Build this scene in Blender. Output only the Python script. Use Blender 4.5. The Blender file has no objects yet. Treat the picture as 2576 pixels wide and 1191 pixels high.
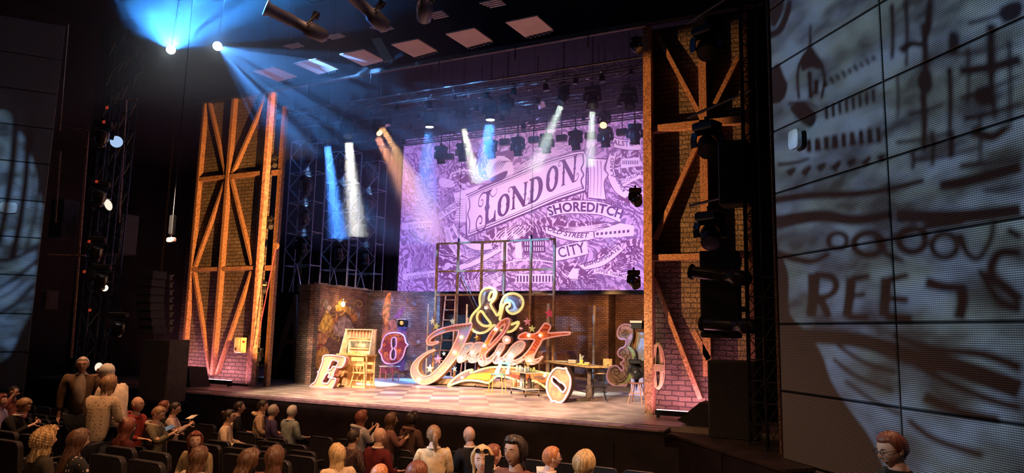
import bpy, math, random
from mathutils import Vector, Matrix, noise
PI = math.pi
random.seed(7)
scene = bpy.context.scene
col = scene.collection

# ------------------------------------------------------------------ camera
W_PX, H_PX = 2576.0, 1191.0
F_PX = 1755.4
YAW, PITCH, ROLL = math.radians(26.018), math.radians(7.863), math.radians(1.252)
CAM = Vector((0.0, 0.0, 1.75))
FWD = Vector((-math.sin(YAW)*math.cos(PITCH), math.cos(YAW)*math.cos(PITCH), math.sin(PITCH)))
_r = Vector((math.cos(YAW), math.sin(YAW), 0.0)); _u = _r.cross(FWD)
RGT = math.cos(ROLL)*_r + math.sin(ROLL)*_u
UPV = -math.sin(ROLL)*_r + math.cos(ROLL)*_u
cd = bpy.data.cameras.new('camera'); cam = bpy.data.objects.new('camera', cd); col.objects.link(cam)
cd.sensor_fit = 'HORIZONTAL'; cd.sensor_width = 36.0; cd.lens = 36.0*F_PX/W_PX
cd.clip_start = 0.05; cd.clip_end = 200
m = Matrix((RGT, UPV, -FWD)).transposed().to_4x4(); m.translation = CAM
cam.matrix_world = m
scene.camera = cam
scene.view_settings.view_transform = 'Standard'; scene.view_settings.look = 'None'
scene.view_settings.gamma = 1.0; scene.view_settings.exposure = 0.0; scene.view_settings.use_curve_mapping = False
scene.cycles.max_bounces = 5; scene.cycles.diffuse_bounces = 2; scene.cycles.glossy_bounces = 2
scene.cycles.transmission_bounces = 3; scene.cycles.volume_bounces = 0; scene.cycles.transparent_max_bounces = 8
scene.cycles.sample_clamp_indirect = 3.0; scene.cycles.caustics_reflective = False; scene.cycles.caustics_refractive = False
scene.cycles.use_adaptive_sampling = True; scene.cycles.adaptive_threshold = 0.02
scene.cycles.use_denoising = True
scene.cycles.volume_step_rate = 4.0; scene.cycles.volume_max_steps = 64

# ------------------------------------------------------------------ world: a dark auditorium
wd = bpy.data.worlds.new('world'); scene.world = wd; wd.use_nodes = True
bg = wd.node_tree.nodes['Background']; bg.inputs[0].default_value = (0.10, 0.07, 0.06, 1); bg.inputs[1].default_value = 0.05

# ------------------------------------------------------------------ pixel -> place in the theatre
def ray(x, y):
    return (x-1288.0)/F_PX*RGT - (y-595.5)/F_PX*UPV + FWD
def at_y(x, y, Y):
    d = ray(x, y); return CAM + d*((Y-CAM.y)/d.y)
def at_x(x, y, X):
    d = ray(x, y); return CAM + d*((X-CAM.x)/d.x)
def at_z(x, y, Z):
    d = ray(x, y); return CAM + d*((Z-CAM.z)/d.z)
def at_d(x, y, D):
    return CAM + ray(x, y)*D
def at_pl(x, y, P, n):
    d = ray(x, y); return CAM + d*((P-CAM).dot(n)/d.dot(n))

# ------------------------------------------------------------------ lights of the house and the stage
def _aim(o, target):
    o.rotation_euler = (Vector(target)-o.location).to_track_quat('-Z', 'Y').to_euler()
def spot(name, loc, target, watts, color, angle=40, blend=0.3, radius=0.1, vol=1.0):
    l = bpy.data.lights.new(name, 'SPOT'); l.energy = watts; l.color = color
    l.spot_size = math.radians(angle); l.spot_blend = blend; l.shadow_soft_size = radius; l.volume_factor = vol
    o = bpy.data.objects.new(name, l); col.objects.link(o); o.location = loc; _aim(o, target); return o
def area(name, loc, target, watts, color, sx=1, sy=1, spread=PI):
    l = bpy.data.lights.new(name, 'AREA'); l.shape = 'RECTANGLE'; l.size = sx; l.size_y = sy; l.energy = watts; l.color = color
    l.volume_factor = 0.0; l.spread = spread
    o = bpy.data.objects.new(name, l); col.objects.link(o); o.location = loc; _aim(o, target); return o
def point(name, loc, watts, color, radius=0.05, vol=0.0):
    l = bpy.data.lights.new(name, 'POINT'); l.energy = watts; l.color = color; l.shadow_soft_size = radius; l.volume_factor = vol
    o = bpy.data.objects.new(name, l); col.objects.link(o); o.location = loc; return o
def shutter(o, Yp, x0, x1, z0, z1, soft=0.15):
    """profile spot shutters: the beam is cut to a rectangle where it lands on the plane y = Yp"""
    d = o.data; d.use_nodes = True; nt = d.node_tree; e = nt.nodes['Emission']; L = nt.links
    g = nt.nodes.new('ShaderNodeNewGeometry'); sp = nt.nodes.new('ShaderNodeSeparateXYZ'); L.new(g.outputs['Incoming'], sp.inputs[0])
    def M(op, a, b=None):
        n = nt.nodes.new('ShaderNodeMath'); n.operation = op
        for i, v in enumerate((a, b)):
            if v is None: continue
            if isinstance(v, (int, float)): n.inputs[i].default_value = v
            else: L.new(v, n.inputs[i])
        return n.outputs[0]
    k = M('DIVIDE', Yp-o.location.y, sp.outputs[1])
    X = M('ADD', M('MULTIPLY', k, sp.outputs[0]), o.location.x); Z = M('ADD', M('MULTIPLY', k, sp.outputs[2]), o.location.z)
    def band(v, lo, hi):
        n = []
        for a_, b_ in ((lo-soft, lo+soft), (hi+soft, hi-soft)):
            m = nt.nodes.new('ShaderNodeMapRange'); m.inputs[1].default_value = a_; m.inputs[2].default_value = b_; L.new(v, m.inputs[0]); n.append(m.outputs[0])
        return M('MULTIPLY', n[0], n[1])
    L.new(M('MULTIPLY', band(X, x0, x1), band(Z, z0, z1)), e.inputs['Strength'])
    return o
# portal towers, cross-lit from low front-of-house positions
shutter(spot('amber_crosslight_left_tower', (-9.8, 13.0, 3.0), (-18.0, 15.9, 4.3), 10500, (1.0, 0.44, 0.11), 110, 0.2, 0.03), 15.8, -19.5, -15.6, 0.9, 9.3)
shutter(spot('amber_crosslight_right_tower', (-10.3, 13.0, 3.0), (-2.9, 15.8, 4.6), 7500, (1.0, 0.45, 0.14), 110, 0.2, 0.03), 15.8, -4.6, -2.2, 0.9, 8.6)
# stage wash
shutter(spot('stage_wash_left', (-12.5, 4.5, 6.5), (-12.5, 18.0, 0.5), 21027, (1.0, 0.72, 0.50), 50, 0.5, 0.2), 18.0, -15.8, -9.0, -2.75, 1.6, 0.5)
shutter(spot('stage_wash_right', (-4.5, 4.5, 6.5), (-8.0, 17.5, 0.3), 14868, (1.0, 0.78, 0.48), 50, 0.5, 0.2), 18.0, -12.0, -4.2, -2.75, 1.6, 0.5)
shutter(spot('stage_wash_pink', (-9.0, 4.0, 7.0), (-9.8, 17.5, 0.0), 23364, (1.0, 0.60, 0.52), 50, 0.5, 0.2), 17.5, -14.8, -4.6, -2.6, 0.6, 0.5)
shutter(spot('sign_special', (-8.0, 5.0, 5.6), (-9.6, 19.7, 1.7), 1700, (1.0, 0.74, 0.42), 40, 0.3, 0.10), 19.7, -12.9, -5.6, -0.3, 4.3, 0.3)
shutter(spot('desk_special', (-11.5, 11.5, 5.2), (-13.9, 17.4, 0.9), 520, (1.0, 0.78, 0.36), 30, 0.3, 0.06), 17.4, -15.2, -12.7, -0.2, 1.9, 0.3)
spot('brick_backlight_left', (-11.2, 24.8, 3.25), (-11.2, 27.8, 1.3), 220, (1.0, 0.48, 0.16), 120, 0.9, 0.1)
spot('brick_backlight_right', (-8.2, 24.8, 3.25), (-7.6, 27.8, 1.3), 300, (1.0, 0.48, 0.16), 120, 0.9, 0.1)
shutter(spot('second_wall_fill', (-9.0, 13.4, 4.4), (-15.2, 22.0, 1.5), 1900, (1.0, 0.52, 0.26), 34, 0.3, 0.06), 22.0, -17.2, -13.9, 0.0, 3.3, 0.4)  # added amber fill to warm the second brick wall
spot('scroll_fill', (-7.0, 13.0, 4.6), (-7.5, 23.8, 1.2), 1500, (1.0, 0.72, 0.50), 13, 0.4, 0.06)  # added fill that brightens the scroll letter upstage
spot('brick_wing_light', (-11.5, 15.6, 3.7), (-15.8, 20.3, 1.4), 900, (1.0, 0.58, 0.42), 50, 0.7, 0.12)
spot('backstage_blue', (-19.0, 18.5, 12.0), (-18.0, 23.0, 4.0), 1600, (0.10, 0.30, 1.0), 50, 0.8, 0.1)
# audience: last of the house light, warm, from above the stalls
area('house_light_warm', (-9.0, 6.5, 11.5), (-9.2, 7.6, 0), 340, (1.0, 0.46, 0.20), 9, 2, math.radians(75))
area('house_light_right', (1.5, 8.0, 8.0), (-3.5, 6.2, 0.5), 110, (1.0, 0.50, 0.24), 1.5, 1.0, math.radians(60))
spot('aisle_light_right', (-2.2, 1.5, 5.0), (0.2, 4.9, 1.0), 130, (1.0, 0.62, 0.45), 26, 0.8, 0.05)
area('added_face_fill', (-2.5, -1.0, 6.5), (-4.0, 6.0, 0.2), 60, (1.0, 0.56, 0.30), 2.0, 1.0, math.radians(60))  # added warm fill above the camera for faces turned this way
# ------------------------------------------------------------------ mesh builder
class MB:
    def __init__(s): s.v = []; s.f = []
    def add(s, vs, fs):
        b = len(s.v); s.v.extend(Vector(p) for p in vs); s.f.extend(tuple(b+i for i in f) for f in fs); return s
    def box(s, x0, x1, y0, y1, z0, z1):
        return s.add([(x0,y0,z0),(x1,y0,z0),(x1,y1,z0),(x0,y1,z0),(x0,y0,z1),(x1,y0,z1),(x1,y1,z1),(x0,y1,z1)],
                     [(3,2,1,0),(4,5,6,7),(0,1,5,4),(1,2,6,5),(2,3,7,6),(3,0,4,7)])
    def cbox(s, c, sx, sy, sz):
        return s.box(c[0]-sx/2, c[0]+sx/2, c[1]-sy/2, c[1]+sy/2, c[2]-sz/2, c[2]+sz/2)
    def bevbox(s, x0, x1, y0, y1, z0, z1, b=0.01):
        # box with chamfered vertical and horizontal edges
        vs = []; fs = []
        def ring(z, i):
            return [(x0+i+b,y0+i,z),(x1-i-b,y0+i,z),(x1-i,y0+i+b,z),(x1-i,y1-i-b,z),(x1-i-b,y1-i,z),(x0+i+b,y1-i,z),(x0+i,y1-i-b,z),(x0+i,y0+i+b,z)]
        R = [ring(z0, b), ring(z0+b, 0), ring(z1-b, 0), ring(z1, b)]
        for r in R: vs += r
        for k in range(3):
            for i in range(8): fs.append((k*8+i, k*8+(i+1)%8, (k+1)*8+(i+1)%8, (k+1)*8+i))
        fs.append(tuple(reversed(range(8)))); fs.append(tuple(range(24, 32)))
        return s.add(vs, fs)
    def bar(s, p, q, w, h=None, up=(0,0,1)):
        p = Vector(p); q = Vector(q); h = h or w; d = (q-p)
        if d.length < 1e-6: return s
        d.normalize(); up = Vector(up)
        if abs(d.dot(up)) > 0.98: up = Vector((0,1,0))
        a = d.cross(up).normalized(); b = a.cross(d).normalized()
        vs = [P + a*(w/2*i) + b*(h/2*j) for P in (p, q) for i, j in ((-1,-1),(1,-1),(1,1),(-1,1))]
        return s.add(vs, [(0,1,2,3),(7,6,5,4),(0,4,5,1),(1,5,6,2),(2,6,7,3),(3,7,4,0)])
    def tube(s, pts, r, seg=8, closed=False, caps=True):
        pts = [Vector(p) for p in pts]; n = len(pts)
        rr = r if isinstance(r, (list, tuple)) else [r]*n
        vs = []; fs = []; prev = None
        for i, p in enumerate(pts):
            if closed: t = pts[(i+1) % n]-pts[i-1]
            else: t = pts[min(i+1, n-1)]-pts[max(i-1, 0)]
            if t.length < 1e-9: t = Vector((0,0,1))
            t.normalize()
            if prev is None:
                a = t.orthogonal().normalized()
            else:
                a = prev - t*prev.dot(t)
                a = a.normalized() if a.length > 1e-6 else t.orthogonal().normalized()
            prev = a; b = t.cross(a)
            for k in range(seg):
                an = 2*PI*k/seg; vs.append(p + (a*math.cos(an)+b*math.sin(an))*rr[i])
        m_ = n if closed else n-1
        for i in range(m_):
            j = (i+1) % n
            for k in range(seg): fs.append((i*seg+k, i*seg+(k+1)%seg, j*seg+(k+1)%seg, j*seg+k))
        if caps and not closed:
            fs.append(tuple(reversed(range(seg)))); fs.append(tuple(range((n-1)*seg, n*seg)))
        return s.add(vs, fs)
    def cyl(s, p, q, r, seg=12, r2=None):
        return s.tube([p, q], [r, r if r2 is None else r2], seg)
    def lathe(s, prof, c, seg=16, M=None):
        # prof: list of (radius, height) about z through c, closed with caps
        c = Vector(c); vs = []; fs = []
        for (r, z) in prof:
            for k in range(seg):
                an = 2*PI*k/seg; p = Vector((r*math.cos(an), r*math.sin(an), z))
                if M: p = M @ p
                vs.append(c+p)
        for i in range(len(prof)-1):
            for k in range(seg): fs.append((i*seg+k, i*seg+(k+1)%seg, (i+1)*seg+(k+1)%seg, (i+1)*seg+k))
        fs.append(tuple(reversed(range(seg)))); fs.append(tuple(range((len(prof)-1)*seg, len(prof)*seg)))
        return s.add(vs, fs)
    def ball(s, c, r, seg=12, rings=8, sx=1, sy=1, sz=1):
        prof = [(max(1e-4, r*math.sin(PI*i/rings)), -r*math.cos(PI*i/rings)) for i in range(rings+1)]
        return s.lathe(prof, c, seg, Matrix.Diagonal((sx, sy, sz)))
    def poly(s, pts, ext, inset=0.0):
        """a flat polygon (3D points, any outline) extruded by the vector ext"""
        from mathutils.geometry import tessellate_polygon
        pts = [Vector(p) for p in pts]; ext = Vector(ext); n = len(pts)
        tris = tessellate_polygon([pts]); vs = pts+[p+ext for p in pts]; fs = []
        for t in tris: fs.append((t[0], t[1], t[2])); fs.append((t[2]+n, t[1]+n, t[0]+n))
        for i in range(n): j = (i+1) % n; fs.append((i, j, j+n, i+n))
        return s.add(vs, fs)
    def polyh(s, loops, ext):
        """outline with holes (list of loops) extruded by ext"""
        from mathutils.geometry import tessellate_polygon
        L = [[Vector(p) for p in l] for l in loops]; ext = Vector(ext)
        flat = [p for l in L for p in l]; n = len(flat)
        tris = tessellate_polygon(L); vs = flat+[p+ext for p in flat]; fs = []
        for t in tris: fs.append(tuple(t)); fs.append((t[2]+n, t[1]+n, t[0]+n))
        b = 0
        for l in L:
            k = len(l)
            for i in range(k): j = (i+1) % k; fs.append((b+i, b+j, b+j+n, b+i+n))
            b += k
        return s.add(vs, fs)
    def build(s, name, mat, parent=None, smooth=False, fix=True, label=None):
        me = bpy.data.meshes.new(name)
        org = parent_origin(parent)
        me.from_pydata([tuple(p-org) for p in s.v], [], s.f)
        me.validate()
        if fix:
            import bmesh
            bm = bmesh.new(); bm.from_mesh(me); bmesh.ops.recalc_face_normals(bm, faces=bm.faces); bm.to_mesh(me); bm.free()
        if smooth:
            for p in me.polygons: p.use_smooth = True
            try: me.set_sharp_from_angle(angle=math.radians(50))
            except Exception: pass
        me.materials.append(mat)
        o = bpy.data.objects.new(name, me); col.objects.link(o)
        if parent is not None: o.parent = parent
        elif False: pass
        if label: o['label'] = label
        return o
ORG = {}
def parent_origin(p):
    """world-built parts hang under an Empty at the thing's base; the Empty's location is subtracted"""
    if p is None: return Vector((0, 0, 0))
    return ORG.get(p.name, Vector((0, 0, 0)))
def tag(o, label=None, cat=None, group=None, kind=None):
    if label: o['label'] = label
    if cat: o['category'] = cat
    if group: o['group'] = group
    if kind: o['kind'] = kind
    return o
def empty(name, loc=(0,0,0), label=None, cat=None, group=None):
    """Empty at loc; parts added with world coordinates"""
    o = bpy.data.objects.new(name, None); col.objects.link(o); o.location = loc; o.empty_display_size = 0.1
    ORG[o.name] = Vector(loc)
    return tag(o, label, cat, group)
def sub(o):
    """lets o (a part built in its root's frame) carry sub-parts given in world coordinates"""
    r = o.parent; ORG[o.name] = parent_origin(r); return o
def proto(name, label=None, cat=None, group=None):
    """Empty whose parts are modelled about the origin, to be placed and copied"""
    o = bpy.data.objects.new(name, None); col.objects.link(o); ORG[o.name] = Vector((0,0,0)); o.empty_display_size = 0.1
    return tag(o, label, cat, group)
def children_of(o):
    return [c for c in bpy.data.objects if c.parent == o]
_tree = {}
def copy_tree(o, parent=None):
    c = o.copy(); col.objects.link(c); c.parent = parent
    if o.name not in _tree: _tree[o.name] = children_of(o)
    for ch in _tree[o.name]: copy_tree(ch, c)
    return c
def place(first, used, loc, rot=(0,0,0), label=None, group=None, scale=1.0):
    """first call moves the prototype itself, later calls copy it"""
    key = first.name
    if key not in used:
        used[key] = True; _tree[key] = children_of(first)
        for c in _tree[key]: _tree[c.name] = children_of(c)
        o = first
    else: o = copy_tree(first)
    o.location = loc; o.rotation_euler = rot; o.scale = (scale,)*3
    if label: o['label'] = label
    if group: o['group'] = group
    return o
USED = {}

# ------------------------------------------------------------------ materials
def new_mat(name):
    m = bpy.data.materials.new(name); m.use_nodes = True
    return m, m.node_tree, m.node_tree.nodes['Principled BSDF']
def nd(nt, t, **kw):
    n = nt.nodes.new(t)
    for k, v in kw.items():
        if k.startswith('i_'): n.inputs[int(k[2:])].default_value = v
        else: setattr(n, k, v)
    return n
_mats = {}
def mk(name, c, rough=0.6, metal=0.0, var=0.25, scale=6.0, bump=0.0, emit=None, es=0.0, spec=0.4, c2=None, detail=4):
    """procedural material: colour broken up by noise between c*(1-var) and c*(1+var) (or towards c2)"""
    if name in _mats: return _mats[name]
    m, nt, b = new_mat(name); L = nt.links
    tc = nd(nt, 'ShaderNodeTexCoord'); no = nd(nt, 'ShaderNodeTexNoise'); no.inputs['Scale'].default_value = scale; no.inputs['Detail'].default_value = detail
    L.new(tc.outputs['Object'], no.inputs['Vector'])
    r = nd(nt, 'ShaderNodeValToRGB'); L.new(no.outputs['Fac'], r.inputs[0])
    a = tuple(max(0, x*(1-var)) for x in c)+(1,); z = (tuple(c2)+(1,)) if c2 else tuple(min(1, x*(1+var)) for x in c)+(1,)
    r.color_ramp.elements[0].position = 0.35; r.color_ramp.elements[0].color = a
    r.color_ramp.elements[1].position = 0.65; r.color_ramp.elements[1].color = z
    L.new(r.outputs[0], b.inputs['Base Color'])
    b.inputs['Roughness'].default_value = rough; b.inputs['Metallic'].default_value = metal
    b.inputs['Specular IOR Level'].default_value = spec
    if bump:
        bp = nd(nt, 'ShaderNodeBump'); bp.inputs['Strength'].default_value = bump; bp.inputs['Distance'].default_value = 0.02
        L.new(no.outputs['Fac'], bp.inputs['Height']); L.new(bp.outputs[0], b.inputs['Normal'])
    if emit:
        b.inputs['Emission Color'].default_value = tuple(emit)+(1,); b.inputs['Emission Strength'].default_value = es
    _mats[name] = m; return m
def mglow(name, c, s):
    if name in _mats: return _mats[name]
    m, nt, b = new_mat(name); b.inputs['Base Color'].default_value = (0.8,0.8,0.8,1)
    b.inputs['Emission Color'].default_value = tuple(c)+(1,); b.inputs['Emission Strength'].default_value = s
    _mats[name] = m; return m
def mbrick(name, c1, c2, mortar, bw=0.23, bh=0.075, ms=0.012, bump=0.6, stain=None, rough=0.85, wob=0.02):
    if name in _mats: return _mats[name]
    m, nt, b = new_mat(name); L = nt.links
    tc = nd(nt, 'ShaderNodeTexCoord'); sp = nd(nt, 'ShaderNodeSeparateXYZ'); L.new(tc.outputs['Object'], sp.inputs[0])
    ad = nd(nt, 'ShaderNodeMath', operation='ADD'); L.new(sp.outputs[0], ad.inputs[0]); L.new(sp.outputs[1], ad.inputs[1])
    cb = nd(nt, 'ShaderNodeCombineXYZ'); L.new(ad.outputs[0], cb.inputs[0]); L.new(sp.outputs[2], cb.inputs[1])
    nw = nd(nt, 'ShaderNodeTexNoise'); nw.inputs['Scale'].default_value = 5.0; L.new(tc.outputs['Object'], nw.inputs['Vector'])
    vm = nd(nt, 'ShaderNodeVectorMath', operation='SCALE'); L.new(nw.outputs['Color'], vm.inputs[0]); vm.inputs['Scale'].default_value = wob
    va = nd(nt, 'ShaderNodeVectorMath', operation='ADD'); L.new(cb.outputs[0], va.inputs[0]); L.new(vm.outputs[0], va.inputs[1])
    br = nd(nt, 'ShaderNodeTexBrick'); L.new(va.outputs[0], br.inputs['Vector'])
    br.inputs['Scale'].default_value = 1.0; br.inputs['Brick Width'].default_value = bw; br.inputs['Row Height'].default_value = bh
    br.inputs['Mortar Size'].default_value = ms; br.inputs['Mortar Smooth'].default_value = 0.3; br.inputs['Bias'].default_value = 0.0
    br.inputs['Color1'].default_value = tuple(c1)+(1,); br.inputs['Color2'].default_value = tuple(c2)+(1,); br.inputs['Mortar'].default_value = tuple(mortar)+(1,)
    n2 = nd(nt, 'ShaderNodeTexNoise'); n2.inputs['Scale'].default_value = 1.3; n2.inputs['Detail'].default_value = 8; L.new(tc.outputs['Object'], n2.inputs['Vector'])
    rp = nd(nt, 'ShaderNodeValToRGB'); L.new(n2.outputs['Fac'], rp.inputs[0]); rp.color_ramp.elements[0].position = 0.42; rp.color_ramp.elements[1].position = 0.62
    mx = nd(nt, 'ShaderNodeMix', data_type='RGBA'); mx.blend_type = 'MULTIPLY'; mx.inputs[0].default_value = 0.7
    L.new(br.outputs['Color'], mx.inputs[6]); 
    rp.color_ramp.elements[0].color = tuple(stain or (0.35,0.3,0.3))+(1,); rp.color_ramp.elements[1].color = (1,1,1,1)
    L.new(rp.outputs[0], mx.inputs[7]); L.new(mx.outputs[2], b.inputs['Base Color'])
    b.inputs['Roughness'].default_value = rough; b.inputs['Specular IOR Level'].default_value = 0.3
    mt = nd(nt, 'ShaderNodeMath', operation='MULTIPLY_ADD'); L.new(br.outputs['Fac'], mt.inputs[0]); mt.inputs[1].default_value = -1.0
    n3 = nd(nt, 'ShaderNodeTexNoise'); n3.inputs['Scale'].default_value = 22; n3.inputs['Detail'].default_value = 5; L.new(tc.outputs['Object'], n3.inputs['Vector'])
    L.new(n3.outputs['Fac'], mt.inputs[2])
    bp = nd(nt, 'ShaderNodeBump'); bp.inputs['Strength'].default_value = bump; bp.inputs['Distance'].default_value = 0.03
    L.new(mt.outputs[0], bp.inputs['Height']); L.new(bp.outputs[0], b.inputs['Normal'])
    _mats[name] = m; return m

black = mk('black_metal', (0.012,0.012,0.014), 0.45, 0.3, 0.3, 9)
blackmat = mk('matt_black_paint', (0.010,0.010,0.012), 0.85, 0, 0.3, 4)
velvet = mk('black_drape', (0.008,0.008,0.011), 0.95, 0, 0.4, 2)
truss_m = mk('truss_steel', (0.05,0.05,0.055), 0.35, 0.8, 0.3, 12)
chrome = mk('chrome', (0.6,0.6,0.62), 0.2, 1.0, 0.1, 10)
rust = mk('rusty_painted_timber', (0.26,0.12,0.07), 0.6, 0.0, 0.5, 26, 0.3, c2=(0.40,0.21,0.12), detail=8)
wood_amber = mk('amber_timber', (0.55,0.33,0.14), 0.5, 0.0, 0.35, 9, 0.15)
wood_dark = mk('dark_timber', (0.10,0.06,0.045), 0.6, 0, 0.4, 8)

# ------------------------------------------------------------------ the setting
AZ = math.radians(39.334)
# right auditorium wall of perforated panels
def mperf(name, base, line=58.0):
    """perforated acoustic panel: fine horizontal rows of holes"""
    m, nt, b = new_mat(name); L = nt.links
    tc = nd(nt, 'ShaderNodeTexCoord'); sp = nd(nt, 'ShaderNodeSeparateXYZ'); L.new(tc.outputs['Object'], sp.inputs[0])
    hy = nd(nt, 'ShaderNodeVectorMath', operation='LENGTH'); c2 = nd(nt, 'ShaderNodeCombineXYZ')
    L.new(sp.outputs[0], c2.inputs[0]); L.new(sp.outputs[1], c2.inputs[1]); L.new(c2.outputs[0], hy.inputs[0])
    def wave(src, f):
        a = nd(nt, 'ShaderNodeMath', operation='MULTIPLY'); a.inputs[1].default_value = f; L.new(src, a.inputs[0])
        s_ = nd(nt, 'ShaderNodeMath', operation='SINE'); L.new(a.outputs[0], s_.inputs[0])
        t = nd(nt, 'ShaderNodeMath', operation='MULTIPLY_ADD'); t.inputs[1].default_value = 0.5; t.inputs[2].default_value = 0.5; L.new(s_.outputs[0], t.inputs[0])
        return t.outputs[0]
    wz = wave(sp.outputs[2], 2*PI*line); wx = wave(sp.outputs[0], 2*PI*line/0.63*0.8)
    mu = nd(nt, 'ShaderNodeMath', operation='MULTIPLY'); L.new(wz, mu.inputs[0]); L.new(wx, mu.inputs[1])
    ad = nd(nt, 'ShaderNodeMath', operation='MULTIPLY_ADD'); L.new(wz, ad.inputs[0]); ad.inputs[1].default_value = 0.9; L.new(mu.outputs[0], ad.inputs[2])
    rp = nd(nt, 'ShaderNodeValToRGB'); L.new(ad.outputs[0], rp.inputs[0])
    rp.color_ramp.elements[0].position = 0.15; rp.color_ramp.elements[1].position = 1.0
    rp.color_ramp.elements[0].color = tuple(x*1.25 for x in base)+(1,); rp.color_ramp.elements[1].color = tuple(x*0.25 for x in base)+(1,)
    L.new(rp.outputs[0], b.inputs['Base Color']); b.inputs['Roughness'].default_value = 0.55; b.inputs['Specular IOR Level'].default_value = 0.25
    return m
perf_r = mperf('perforated_panel', (0.36,0.36,0.37), 42.0)
perf_l = mperf('perforated_panel_left', (0.32,0.33,0.35), 42.0)
seam_m = mk('seam_metal', (0.42,0.42,0.40), 0.35, 0.6, 0.1, 5)
ZS = [-1.17, -0.12, 0.93, 1.98, 3.05, 4.11, 5.16, 6.25, 7.3, 8.35, 9.4, 10.45]
def panel_wall(name, P0, d, n, t_edges, zs, mat, ext=0.03):
    """flat wall of separate panels with narrow open seams over a black backing; n points into the room"""
    b = MB(); g = 0.014
    for i in range(len(t_edges)-1):
        for k in range(len(zs)-1):
            a = P0 + d*(t_edges[i]+g); c = P0 + d*(t_edges[i+1]-g)
            z0, z1 = zs[k]+g, zs[k+1]-g
            bb = 0.012
            o = [a, c]
            front = [(a+d*bb, z0+bb), (c-d*bb, z0+bb), (c-d*bb, z1-bb), (a+d*bb, z1-bb)]
            back = [(a, z0), (c, z0), (c, z1), (a, z1)]
            vs = [Vector((p.x, p.y, z))+n*ext for p, z in front] + [Vector((p.x, p.y, z))+n*(ext-bb) for p, z in back] + [Vector((p.x, p.y, z)) for p, z in back]
            fs = [(0,1,2,3)] + [(j, 4+j, 4+(j+1)%4, (j+1)%4) for j in range(4)] + [(4+j, 8+j, 8+(j+1)%4, 4+(j+1)%4) for j in range(4)]
            b.add(vs, fs)
    w = b.build(name, mat); tag(w, kind='structure')
    s_ = MB(); a = P0+d*t_edges[0]; c = P0+d*t_edges[-1]
    s_.add([Vector((p.x, p.y, z))-n*o for o in (0.0, 0.15) for p, z in ((a, zs[0]), (c, zs[0]), (c, zs[-1]), (a, zs[-1]))],
           [(0,1,2,3),(7,6,5,4),(0,4,5,1),(1,5,6,2),(2,6,7,3),(3,7,4,0)])
    s_.build('backing', blackmat, w)
    return w
PR0 = Vector((-1.05, 12.03, 0)); DR = Vector((math.sin(AZ), -math.cos(AZ), 0)); NR = Vector((-math.cos(AZ), -math.sin(AZ), 0))
wall_r = panel_wall('wall_right', PR0, DR, NR, [0, 2.46, 4.92, 7.38, 9.84, 12.3, 14.76], ZS, perf_r)
PL0 = Vector((-20.58, 11.80, 0)); DL = Vector((-math.sin(AZ), -math.cos(AZ), 0)); NL = Vector((math.cos(AZ), -math.sin(AZ), 0))
wall_l = panel_wall('wall_left', PL0, DL, NL, [0, 2.46, 4.92, 7.38, 9.84], ZS, perf_l)

# stalls floor, raked towards the back
def floor_z(Y): return -1.1 + 0.14*max(0.0, 9.5-Y)
carpet = mk('dark_carpet', (0.03,0.012,0.012), 0.95, 0, 0.4, 30)
b = MB(); ys = [13.86, 9.5, -6.0]; 
b.add([(-30, y, floor_z(y)) for y in ys]+[(9, y, floor_z(y)) for y in ys], [(0,1,4,3),(1,2,5,4)])
tag(b.build('floor', carpet), kind='structure')

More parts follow.
